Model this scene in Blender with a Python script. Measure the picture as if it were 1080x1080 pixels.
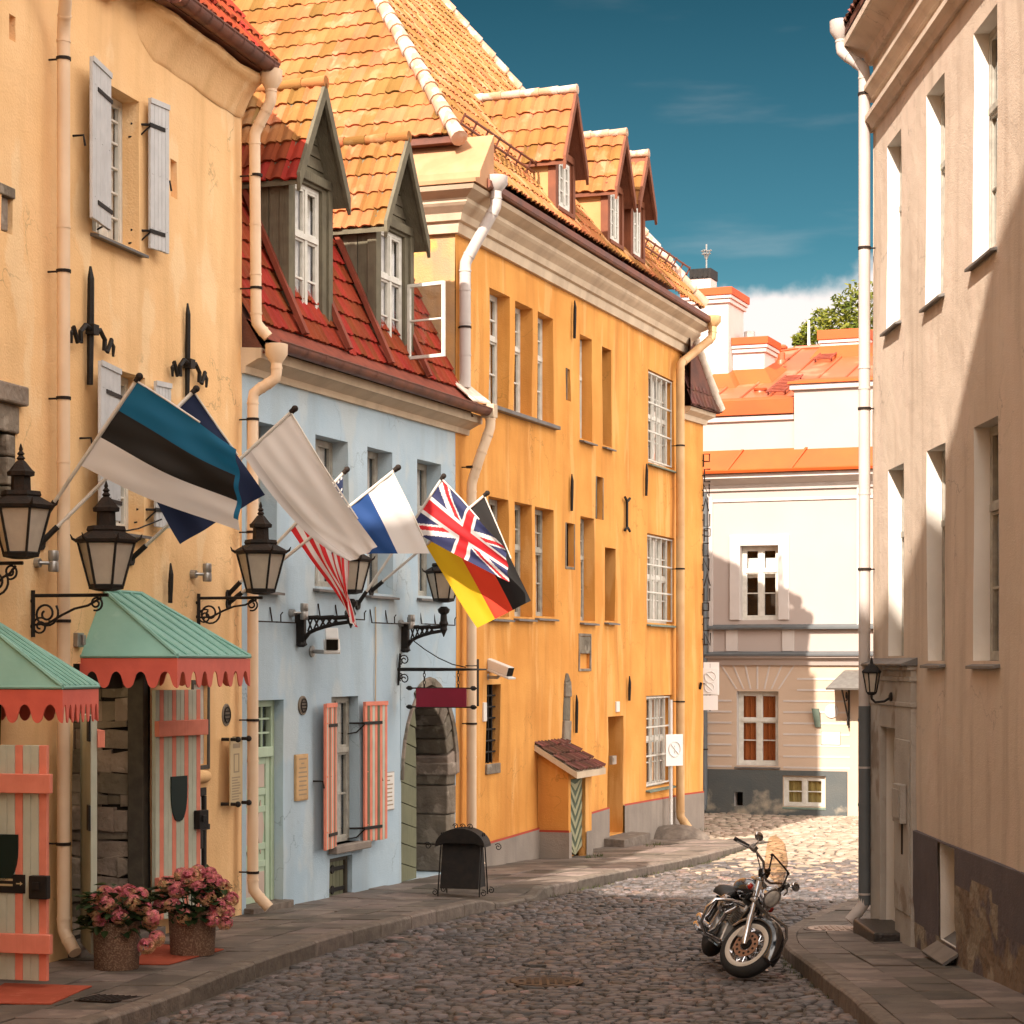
import bpy, bmesh, math, random
from mathutils import Vector, Matrix, noise
R = math.radians
random.seed(7)
for o in list(bpy.data.objects): bpy.data.objects.remove(o)
SC = bpy.context.scene
COL = SC.collection

# ------------------------------------------------------------------ camera, world, sun, exposure
FPX = 2250.0; CU = 540.0; CV = 700.0; CZ = 3.0           # focal length, principal point and eye height
cam = bpy.data.cameras.new('camera'); camo = bpy.data.objects.new('camera', cam); COL.objects.link(camo)
camo.location = (0, 0, CZ); camo.rotation_euler = (R(90), 0, 0)
cam.sensor_width = 36; cam.lens = 75; cam.shift_y = 160/1080.0
cam.clip_start = .1; cam.clip_end = 3000
SC.camera = camo
SUNV = Vector((.425, 1.0, -.90)).normalized()            # the way the sunlight travels
ELEV = math.asin(-SUNV.z)
sl = bpy.data.lights.new('sun', 'SUN'); so = bpy.data.objects.new('sun', sl); COL.objects.link(so)
sl.energy = 3.75; sl.angle = R(.55); sl.color = (1.0, .875, .755)
so.rotation_euler = SUNV.to_track_quat('-Z', 'Y').to_euler(); so.location = (-20, -40, 40)
SC.view_settings.view_transform = 'Standard'; SC.view_settings.look = 'None'
SC.view_settings.gamma = 1; SC.view_settings.exposure = 1.48
SC.cycles.max_bounces = 8; SC.cycles.diffuse_bounces = 5; SC.cycles.glossy_bounces = 4
SC.cycles.transmission_bounces = 4; SC.cycles.transparent_max_bounces = 8
SC.cycles.caustics_reflective = False; SC.cycles.caustics_refractive = False

def make_world():
    w = bpy.data.worlds.new('World'); SC.world = w; w.use_nodes = True
    nt = w.node_tree; nt.nodes.clear(); N = nt.nodes.new; L = nt.links.new
    out = N('ShaderNodeOutputWorld'); bg = N('ShaderNodeBackground'); L(bg.outputs[0], out.inputs[0])
    bg.inputs['Strength'].default_value = .1
    sky = N('ShaderNodeTexSky'); sky.sky_type = 'NISHITA'; sky.sun_disc = False
    sky.sun_elevation = ELEV; sky.sun_rotation = math.atan2(-SUNV.x, -SUNV.y)
    sky.ozone_density = 3.0; sky.dust_density = .3; sky.air_density = 1.0
    tc = N('ShaderNodeTexCoord'); sp = N('ShaderNodeSeparateXYZ'); L(tc.outputs['Generated'], sp.inputs[0])
    def M(op, a, b=None, c=None):
        n = N('ShaderNodeMath'); n.operation = op
        for i, x in enumerate((a, b, c)):
            if x is None: continue
            if isinstance(x, (int, float)): n.inputs[i].default_value = x
            else: L(x, n.inputs[i])
        return n.outputs[0]
    def mr(v, a, b):
        n = N('ShaderNodeMapRange'); n.interpolation_type = 'SMOOTHSTEP'
        L(v, n.inputs[0]); n.inputs[1].default_value = a; n.inputs[2].default_value = b
        return n.outputs[0]
    ramp = N('ShaderNodeValToRGB'); L(sp.outputs[2], ramp.inputs[0])
    e = ramp.color_ramp.elements                        # clear deep teal air, paler towards the horizon
    e[0].position = .10; e[0].color = (.23, .34, .29, 1); e[1].position = .33; e[1].color = (.028, .096, .086, 1)
    x = e.new(.19); x.color = (.10, .215, .19, 1)
    mu = N('ShaderNodeMix'); mu.data_type = 'RGBA'; mu.blend_type = 'MULTIPLY'; mu.inputs[0].default_value = 1
    L(sky.outputs[0], mu.inputs[6]); L(ramp.outputs[0], mu.inputs[7])
    def nz(scale, det, sx=1, sy=1, sz=1, off=(0, 0, 0)):
        mp = N('ShaderNodeMapping'); mp.inputs['Scale'].default_value = (sx, sy, sz); mp.inputs['Location'].default_value = off
        L(tc.outputs['Generated'], mp.inputs[0]); n = N('ShaderNodeTexNoise')
        n.inputs['Scale'].default_value = scale; n.inputs['Detail'].default_value = det; L(mp.outputs[0], n.inputs[0]); return n.outputs[0]
    # low bank of white cloud ahead, thin wisps higher up
    n1 = nz(20, 10)
    tilt = M('MULTIPLY', sp.outputs[0], .16)
    edge = M('ADD', M('MULTIPLY', M('SUBTRACT', n1, .5), .055), tilt)
    bank = mr(M('SUBTRACT', M('ADD', edge, .150), sp.outputs[2]), -.004, .006)
    n2 = nz(9, 5, 1, 1, 6, (3, 1, 0))
    wisp = M('MULTIPLY', mr(n2, .56, .85), .14)
    wisp = M('MULTIPLY', wisp, mr(sp.outputs[2], .40, .20))
    # unseen cloud glow added behind, overhead and at right to fill the shade
    n3 = nz(2.2, 6, 1, 1, 1.4, (5, 2, 1))
    side = M('ADD', M('MULTIPLY', sp.outputs[0], .55), M('MULTIPLY', sp.outputs[1], -.75))
    high = M('MAXIMUM', mr(side, -.05, .35), M('MULTIPLY', mr(sp.outputs[2], .38, .62), .30))
    fill_cloud = M('MULTIPLY', mr(n3, .36, .50), high)
    m = M('MAXIMUM', bank, wisp)
    mx = N('ShaderNodeMix'); mx.data_type = 'RGBA'; L(m, mx.inputs[0]); L(mu.outputs[2], mx.inputs[6])
    mx.inputs[7].default_value = (3.9, 3.55, 3.4, 1)
    m2 = N('ShaderNodeMix'); m2.data_type = 'RGBA'; L(fill_cloud, m2.inputs[0]); L(mx.outputs[2], m2.inputs[6])
    m2.inputs[7].default_value = (16.6, 15.0, 13.7, 1)              # brightness of the added out-of-frame cloud fill
    L(m2.outputs[2], bg.inputs['Color'])
make_world()

# ------------------------------------------------------------------ materials
MAT = {}
def mat(name, c, rough=.8, metal=0.0, c2=None, sc=3.0, det=5, c3=None, streak=None, bump=0.0, bsc=40, tint=0.0,
        spec=.5, sheen=0, transl=0.0, coat=0.0, lohi=(.35, .65), mid=0.0, wood=None, c3z=1, crack=0.0):
    """one procedural principled material: colour noise, vertical streaks, blotches, per-piece tint, bump"""
    if name in MAT: return MAT[name]
    m = bpy.data.materials.new(name); m.use_nodes = True; MAT[name] = m
    nt = m.node_tree; N = nt.nodes.new; L = nt.links.new
    b = nt.nodes['Principled BSDF']; tc = N('ShaderNodeTexCoord')
    def noise_(scale, d=5, scl=(1, 1, 1), off=(0, 0, 0)):
        mp = N('ShaderNodeMapping'); mp.inputs['Scale'].default_value = scl; mp.inputs['Location'].default_value = off
        L(tc.outputs['Object'], mp.inputs[0])
        n = N('ShaderNodeTexNoise'); n.inputs['Scale'].default_value = scale; n.inputs['Detail'].default_value = d
        L(mp.outputs[0], n.inputs[0]); return n.outputs[0]
    def rng(v, a, bb, t0=0, t1=1):
        n = N('ShaderNodeMapRange'); L(v, n.inputs[0])
        for i, q in enumerate((a, bb, t0, t1)): n.inputs[i+1].default_value = q
        return n.outputs[0]
    def mix(f, A, B, mode='MIX'):
        n = N('ShaderNodeMix'); n.data_type = 'RGBA'; n.blend_type = mode
        for k, q in ((0, f), (6, A), (7, B)):
            if isinstance(q, (int, float)): n.inputs[k].default_value = q
            elif isinstance(q, tuple): n.inputs[k].default_value = (*q[:3], 1)
            else: L(q, n.inputs[k])
        return n.outputs[2]
    col = tuple(c)
    if c2: col = mix(rng(noise_(sc, det), *lohi), col, tuple(c2))
    if streak: col = mix(rng(noise_(streak[1], 4, (1, 1, .12), (3, 7, 1)), .48, .75, 0, streak[2]), col, tuple(streak[0]))
    if c3: col = mix(rng(noise_(c3[1], 6, (1, 1, c3z), (9, 4, 2)), c3[2], c3[2]+.06, 0, c3[3]), col, tuple(c3[0]))
    if crack:
        vo = N('ShaderNodeTexVoronoi'); vo.feature = 'DISTANCE_TO_EDGE'; vo.inputs['Scale'].default_value = .55
        wp = N('ShaderNodeTexNoise'); wp.inputs['Scale'].default_value = 2.5; wp.inputs['Detail'].default_value = 8; L(tc.outputs['Object'], wp.inputs[0])
        va = N('ShaderNodeVectorMath'); va.operation = 'MULTIPLY_ADD'; L(wp.outputs['Color'], va.inputs[0]); va.inputs[1].default_value = (.9, .9, .9); L(tc.outputs['Object'], va.inputs[2]); L(va.outputs[0], vo.inputs['Vector'])
        ln = rng(vo.outputs['Distance'], 0, .007, 1, 0); mk = rng(noise_(.8, 3, (1, 1, 1), (2, 9, 5)), .50, .58)
        mm = N('ShaderNodeMath'); mm.operation = 'MULTIPLY'; L(ln, mm.inputs[0]); L(mk, mm.inputs[1]); m3 = N('ShaderNodeMath'); m3.operation = 'MULTIPLY'; L(mm.outputs[0], m3.inputs[0]); m3.inputs[1].default_value = crack
        col = mix(m3.outputs[0], col, tuple(x*.35 for x in c))
    if tint:
        a = N('ShaderNodeAttribute'); a.attribute_name = 'tint'
        hv = N('ShaderNodeHueSaturation'); L(rng(a.outputs['Fac'], 0, 1, 1-tint, 1+tint), hv.inputs['Value'])
        L(rng(a.outputs['Fac'], 0, 1, .5+tint*.05, .5-tint*.05), hv.inputs['Hue'])
        if isinstance(col, tuple): hv.inputs['Color'].default_value = (*col, 1)
        else: L(col, hv.inputs['Color'])
        col = hv.outputs[0]
    if isinstance(col, tuple): b.inputs['Base Color'].default_value = (*col, 1)
    else: L(col, b.inputs['Base Color'])
    b.inputs['Roughness'].default_value = rough; b.inputs['Metallic'].default_value = metal
    b.inputs['Specular IOR Level'].default_value = spec
    if coat: b.inputs['Coat Weight'].default_value = coat; b.inputs['Coat Roughness'].default_value = .05
    if bump:
        bp = N('ShaderNodeBump'); bp.inputs['Strength'].default_value = bump; bp.inputs['Distance'].default_value = .02
        h = noise_(bsc, 6)
        if wood: h = noise_(wood, 3, (1, 1, .05))
        if mid:
            ad = N('ShaderNodeMath'); ad.operation = 'MULTIPLY_ADD'; L(noise_(mid, 4), ad.inputs[0]); ad.inputs[1].default_value = 3; L(h, ad.inputs[2]); h = ad.outputs[0]
        L(h, bp.inputs['Height']); L(bp.outputs[0], b.inputs['Normal'])
    if transl:
        out = nt.nodes['Material Output']; tr = N('ShaderNodeBsdfTranslucent'); ms = N('ShaderNodeMixShader')
        if isinstance(col, tuple): tr.inputs[0].default_value = (*col, 1)
        else: L(col, tr.inputs[0])
        ms.inputs[0].default_value = transl; L(b.outputs[0], ms.inputs[1]); L(tr.outputs[0], ms.inputs[2]); L(ms.outputs[0], out.inputs[0])
    return m

def glass(name, refl=.06, tintc=(1, 1, 1), bumpy=.02):
    m = bpy.data.materials.new(name); m.use_nodes = True; nt = m.node_tree; nt.nodes.clear(); N = nt.nodes.new; L = nt.links.new
    out = N('ShaderNodeOutputMaterial'); t = N('ShaderNodeBsdfTransparent'); g = N('ShaderNodeBsdfGlossy'); ms = N('ShaderNodeMixShader')
    t.inputs[0].default_value = (*tintc, 1); g.inputs['Roughness'].default_value = .03
    lw = N('ShaderNodeLayerWeight'); pw = N('ShaderNodeMath'); pw.operation = 'POWER'; L(lw.outputs['Facing'], pw.inputs[0]); pw.inputs[1].default_value = 3.2
    ad = N('ShaderNodeMath'); ad.operation = 'ADD'; ad.use_clamp = True; L(pw.outputs[0], ad.inputs[0]); ad.inputs[1].default_value = refl
    nz = N('ShaderNodeTexNoise'); tc = N('ShaderNodeTexCoord'); L(tc.outputs['Object'], nz.inputs[0]); nz.inputs['Scale'].default_value = 2.2
    bp = N('ShaderNodeBump'); bp.inputs['Strength'].default_value = bumpy; L(nz.outputs[0], bp.inputs['Height']); L(bp.outputs[0], g.inputs['Normal'])
    L(ad.outputs[0], ms.inputs[0]); L(t.outputs[0], ms.inputs[1]); L(g.outputs[0], ms.inputs[2]); L(ms.outputs[0], out.inputs[0])
    return m

YEL  = mat('yellow_plaster', (.85, .57, .30), .9, c2=(.82, .52, .25), sc=.9, streak=((.60, .36, .16), 2.9, .5), c3=((.87, .66, .40), 1.9, .56, .5), c3z=.45, crack=.6, bump=.38, bsc=45, mid=2.5, spec=.2)
BLU  = mat('blue_plaster', (.44, .55, .62), .9, c2=(.38, .50, .585), sc=1.1, streak=((.30, .34, .35), 2.4, .45), c3=((.50, .56, .57), 1.6, .57, .6), c3z=.5, crack=.55, bump=.32, bsc=60, mid=2.5, spec=.2)
ORA  = mat('orange_plaster', (.72, .345, .088), .9, c2=(.62, .27, .06), sc=.8, streak=((.46, .19, .045), 3.2, .7), c3=((.76, .42, .15), 2.6, .56, .55), c3z=.16, crack=.5, bump=.42, bsc=50, mid=2.2, spec=.2)
ORS  = mat('weathered_orange_plaster', (.56, .33, .12), .95, c2=(.36, .25, .15), sc=1.2, streak=((.23, .18, .13), 2.2, .8), c3=((.70, .36, .09), 1.1, .56, .8), bump=.4, bsc=40, mid=3, spec=.2)
BEI  = mat('beige_plaster', (.62, .515, .415), .92, c2=(.56, .46, .365), sc=.6, streak=((.39, .30, .23), 3.4, .65), c3=((.63, .51, .415), 1.6, .55, .6), c3z=.35, crack=.55, bump=.36, bsc=70, mid=3, spec=.2)
BWH  = mat('white_reveal_plaster', (.74, .70, .64), .92, c2=(.66, .62, .56), sc=2, bump=.15, bsc=60, spec=.2)
STU  = mat('old_white_stucco', (.42, .385, .34), .93, c2=(.34, .31, .27), sc=1.6, c3=((.22, .17, .13), 1.6, .60, .8), bump=.35, bsc=40, mid=4, spec=.2)
PLI  = mat('purple_grey_plinth', (.125, .105, .108), .95, c2=(.105, .09, .094), sc=2, bump=.3, bsc=50, mid=4, spec=.2)
PEEL = mat('peeled_plinth', (.125, .105, .108), .95, c2=(.19, .14, .10), sc=1.5, lohi=(.46, .52), c3=((.27, .225, .17), 2.2, .52, 1), bump=.9, bsc=18, mid=5, spec=.2)
GRE  = mat('grey_plinth', (.30, .255, .215), .95, c2=(.24, .205, .175), sc=1.3, streak=((.19, .16, .14), 3, .6), bump=.35, bsc=50, mid=3, spec=.2)
CRE  = mat('cream_plaster', (.43, .365, .33), .9, c2=(.41, .345, .31), sc=.7, bump=.1, bsc=60, spec=.2)
RUS  = mat('tan_rustication', (.56, .43, .325), .9, c2=(.52, .395, .295), sc=.9, bump=.15, bsc=50, spec=.2)
CRW  = mat('white_trim', (.56, .51, .475), .85, c2=(.52, .47, .435), sc=3, bump=.08, bsc=60, spec=.3)
FPL  = mat('peeling_dark_plinth', (.085, .095, .095), .9, c2=(.10, .105, .10), sc=2, c3=((.42, .36, .27), .75, .53, .85), bump=.4, bsc=30, spec=.2)
STON = mat('limestone', (.27, .225, .175), .95, c2=(.17, .14, .11), sc=2.6, c3=((.36, .31, .25), 3.5, .58, .8), bump=.9, bsc=14, mid=4, tint=.35, spec=.2)
CORN = mat('cream_cornice', (.62, .50, .36), .88, c2=(.52, .41, .29), sc=1.6, streak=((.38, .29, .21), 3, .6), bump=.15, bsc=50, spec=.25)
TILE = mat('orange_clay_tile', (.335, .150, .052), .92, c2=(.265, .106, .036), sc=.9, c3=((.37, .20, .095), 2.2, .58, .7), tint=.42, bump=.35, bsc=45, spec=.1)  # the clay's own orange, varied by noise and per-tile tint
RTIL = mat('red_glazed_tile', (.26, .042, .014), .75, c2=(.20, .030, .011), sc=2, tint=.28, bump=.2, bsc=60, spec=.15)
BTIL = mat('brown_tile', (.15, .055, .035), .75, c2=(.09, .04, .03), sc=3, tint=.35, bump=.4, bsc=40, spec=.3)
RIDG = mat('limed_ridge_tile', (.50, .34, .25), .85, c2=(.44, .25, .15), sc=3, c3=((.55, .46, .39), 4, .5, .8), tint=.2, bump=.3, bsc=40, spec=.2)
MORT = mat('white_mortar', (.72, .62, .52), .95, c2=(.6, .5, .4), sc=8, bump=.3, bsc=30, spec=.1)
COPR = mat('red_brown_gutter', (.19, .060, .032), .5, c2=(.12, .045, .03), sc=4, metal=.25, bump=.1, spec=.5)
REDM = mat('red_painted_flashing', (.25, .060, .034), .7, c2=(.18, .045, .028), sc=5, bump=.1, spec=.2)
ORM  = mat('orange_metal_roof', (.42, .092, .032), .40, c2=(.37, .078, .025), sc=1.0, c3=((.50, .19, .10), 1.2, .58, .6), bump=.12, bsc=3, spec=.5)
ORT  = mat('orange_flashing', (.46, .080, .010), .6, c2=(.41, .068, .009), sc=1.5, bump=.1, bsc=5, spec=.4)
GREY = mat('grey_painted_wood', (.54, .545, .55), .75, c2=(.48, .485, .49), sc=6, bump=.25, wood=40, spec=.3)
GRNW = mat('olive_boarding', (.15, .132, .088), .8, c2=(.115, .10, .068), sc=5, bump=.5, wood=50, tint=.18, spec=.25)
BRNW = mat('brown_boarding', (.20, .065, .03), .7, c2=(.15, .05, .025), sc=4, bump=.3, wood=50, spec=.3)
DRMW = mat('yellow_dormer_cheek', (.52, .29, .13), .85, c2=(.46, .24, .10), sc=2, bump=.15, spec=.2)
WFR  = mat('white_window_frame', (.66, .64, .58), .6, c2=(.55, .53, .47), sc=8, bump=.1, wood=40, spec=.4)
WFG  = mat('greyed_window_frame', (.42, .40, .34), .7, c2=(.30, .285, .245), sc=9, bump=.2, wood=40, spec=.3)
DFR  = mat('dark_window_frame', (.085, .075, .055), .7, c2=(.06, .05, .04), sc=8, bump=.2, spec=.3)
DARK = mat('dark_interior', (.020, .017, .014), .95, spec=.1)
CURT = mat('pale_curtain', (.78, .76, .70), .95, c2=(.58, .56, .51), sc=7, bump=.2, wood=14, spec=.1)
BLIN = mat('brown_blind', (.30, .085, .022), .8, c2=(.24, .065, .018), sc=2, bump=.2, wood=8, spec=.2)
OLIV = mat('olive_blind', (.30, .24, .085), .9, c2=(.25, .20, .07), sc=2, spec=.2)
SILL = mat('zinc_sill', (.165, .155, .145), .55, metal=.3, c2=(.12, .115, .11), sc=6, bump=.1)
GRSL = mat('green_sill', (.14, .19, .15), .6, c2=(.11, .15, .12), sc=6, bump=.1)
IRON = mat('black_iron', (.010, .009, .0085), .6, c2=(.018, .014, .011), sc=12, bump=.2, bsc=50, spec=.25)
RUST = mat('rusty_iron', (.026, .016, .011), .75, c2=(.014, .011, .009), sc=10, bump=.3, bsc=50, spec=.25)
PIPY = mat('cream_painted_pipe', (.76, .57, .39), .5, c2=(.70, .51, .34), sc=3, streak=((.55, .40, .27), 4, .4), spec=.45)
PIPW = mat('pale_painted_pipe', (.50, .45, .415), .5, c2=(.45, .40, .37), sc=3, spec=.45)
FARC = mat('sun_paled_stone', (.34, .27, .205), .7, c2=(.27, .21, .16), sc=4, tint=.4, bump=.5, bsc=32, spec=.3)  # far setts: slightly paler stone, with sunlit brightness added into the colour
PIPG = mat('grey_painted_pipe', (.105, .115, .12), .5, c2=(.09, .10, .105), sc=4, spec=.45)
PIPO = mat('ochre_painted_pipe', (.62, .40, .20), .55, c2=(.54, .32, .14), sc=3, streak=((.3, .15, .05), 4, .6), spec=.4)
TEAL = mat('teal_painted_metal', (.245, .47, .405), .5, c2=(.21, .42, .36), sc=2.5, c3=((.31, .52, .46), 3, .62, .6), bump=.08, bsc=20, spec=.45)
CORL = mat('coral_painted_metal', (.74, .15, .105), .55, c2=(.65, .125, .09), sc=4, bump=.1, spec=.35)
CORP = mat('coral_painted_wood', (.78, .265, .18), .7, c2=(.70, .225, .15), sc=6, bump=.2, wood=40, spec=.3)
SAGE = mat('sage_painted_wood', (.52, .545, .44), .7, c2=(.46, .485, .39), sc=6, bump=.3, wood=40, spec=.3)
MINT = mat('mint_painted_door', (.45, .56, .41), .6, c2=(.40, .51, .37), sc=4, bump=.15, wood=40, spec=.4)
PINK = mat('pink_panel', (.56, .44, .36), .6, c2=(.5, .39, .32), sc=4, spec=.4)
DGRN = mat('dark_green_paint', (.006, .018, .014), .5, spec=.25)
OLVD = mat('olive_door', (.17, .175, .105), .75, c2=(.14, .145, .09), sc=4, bump=.3, wood=40, spec=.3)
CHVA = mat('chevron_light', (.30, .29, .17), .75, c2=(.25, .245, .145), sc=5, bump=.2, wood=40)
CHVB = mat('chevron_dark', (.065, .085, .045), .75, c2=(.05, .07, .04), sc=5, bump=.2, wood=40)
BRAS = mat('bronze_plaque', (.62, .40, .19), .5, metal=.35, c2=(.5, .32, .15), sc=6, bump=.1)
NOTI = mat('notice_panel', (.52, .40, .22), .5, c2=(.46, .35, .19), sc=3, spec=.5)
INK  = mat('faded_ink', (.30, .23, .15), .8)
CRIM = mat('crimson_sign', (.22, .008, .028), .5, c2=(.19, .007, .024), sc=2, spec=.4)
LENS = mat('frosted_lamp_glass', (.74, .67, .56), .35, c2=(.66, .59, .49), sc=9, bump=.12, bsc=60, transl=.45, spec=.5)
STEEL= mat('dull_steel', (.36, .35, .33), .4, metal=.7, c2=(.28, .27, .25), sc=9)
WHIT = mat('white_plastic', (.72, .70, .66), .4, c2=(.66, .64, .6), sc=3)
SIGW = mat('white_sign_face', (.80, .78, .75), .4, spec=.4)
SIGF = mat('faded_sign_mark', (.70, .68, .65), .5)
POLE = mat('white_flag_pole', (.64, .60, .54), .45, c2=(.55, .51, .45), sc=5, spec=.45)
POT  = mat('pebbledash_pot', (.155, .085, .055), .75, c2=(.30, .19, .12), sc=70, det=2, lohi=(.5, .6), bump=.9, bsc=70, spec=.35)
MATR = mat('red_doormat', (.42, .095, .055), .95, c2=(.35, .08, .045), sc=3, c3=((.5, .16, .1), 6, .62, .5), bump=.5, bsc=120, spec=.1)
SOIL = mat('soil', (.03, .02, .013), .95, bump=.6, bsc=40)
LEAF = mat('hydrangea_leaf', (.020, .042, .010), .55, c2=(.035, .06, .016), sc=6, tint=.4, transl=.2, spec=.4)
PETA = mat('hydrangea_pink', (.70, .20, .25), .8, c2=(.64, .38, .20), sc=5.5, lohi=(.42, .6), tint=.35, transl=.2, spec=.2)
TLEF = mat('tree_leaf', (.20, .20, .022), .6, c2=(.11, .14, .016), sc=1.2, tint=.5, transl=.35, spec=.3)
BARK = mat('tree_bark', (.09, .065, .045), .9, c2=(.05, .04, .03), sc=4, bump=.8, bsc=12)
COB  = mat('cobblestone', (.115, .096, .087), .5, c2=(.080, .074, .076), sc=1.3, tint=.70, bump=.5, bsc=32, spec=.45, c3=((.17, .115, .085), 2.5, .56, .7))
JOINT= mat('cobble_joint_earth', (.072, .058, .046), .95, c2=(.10, .082, .064), sc=5, bump=.6, bsc=30)
SLAB = mat('paving_slab', (.150, .122, .10), .66, c2=(.105, .086, .073), sc=3.5, tint=.42, bump=.4, bsc=45, c3=((.20, .165, .135), 2.2, .55, .7), spec=.35)
KERB = mat('granite_kerb', (.185, .150, .120), .75, c2=(.125, .10, .082), sc=9, tint=.2, bump=.6, bsc=30, c3=((.24, .2, .165), 4, .58, .6), spec=.3)
EART = mat('earth', (.16, .13, .10), .95, c2=(.12, .10, .075), sc=.5, bump=.4, bsc=8)
WEED = mat('weed_green', (.045, .07, .012), .8, c2=(.09, .09, .02), sc=5, transl=.2)
CIRN = mat('cast_iron_cover', (.050, .040, .034), .42, metal=.55, c2=(.035, .03, .026), sc=20, bump=.5, bsc=30)
CIRP = mat('pale_sheen_cover', (.40, .30, .24), .35, metal=.5, c2=(.3, .22, .17), sc=8, bump=.3, bsc=40)  # bright reflection put into the lid's base colour
BPNT = mat('gloss_black_paint', (.008, .008, .010), .12, spec=.6, coat=1)
CHRO = mat('chrome', (.70, .70, .72), .10, metal=1)
ALUM = mat('cast_alloy', (.42, .41, .40), .35, metal=.9, c2=(.3, .3, .29), sc=10)
RUBB = mat('tyre_rubber', (.012, .012, .012), .75, bump=.3, bsc=40)
WWAL = mat('whitewall', (.55, .50, .43), .7)
LEAT = mat('black_leather', (.012, .011, .010), .5, bump=.15, bsc=60)
REDL = mat('red_lens', (.42, .02, .012), .15, spec=.7)
HLGL = mat('headlamp_lens', (.80, .78, .72), .08, bump=.3, bsc=30, coat=1, c2=(.45, .43, .40), sc=14)
GLS  = glass('window_glass', .05); GLD = glass('bright_window_glass', .14)
GLT  = glass('smoked_windscreen', .03, (.90, .70, .50), 0)

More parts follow.
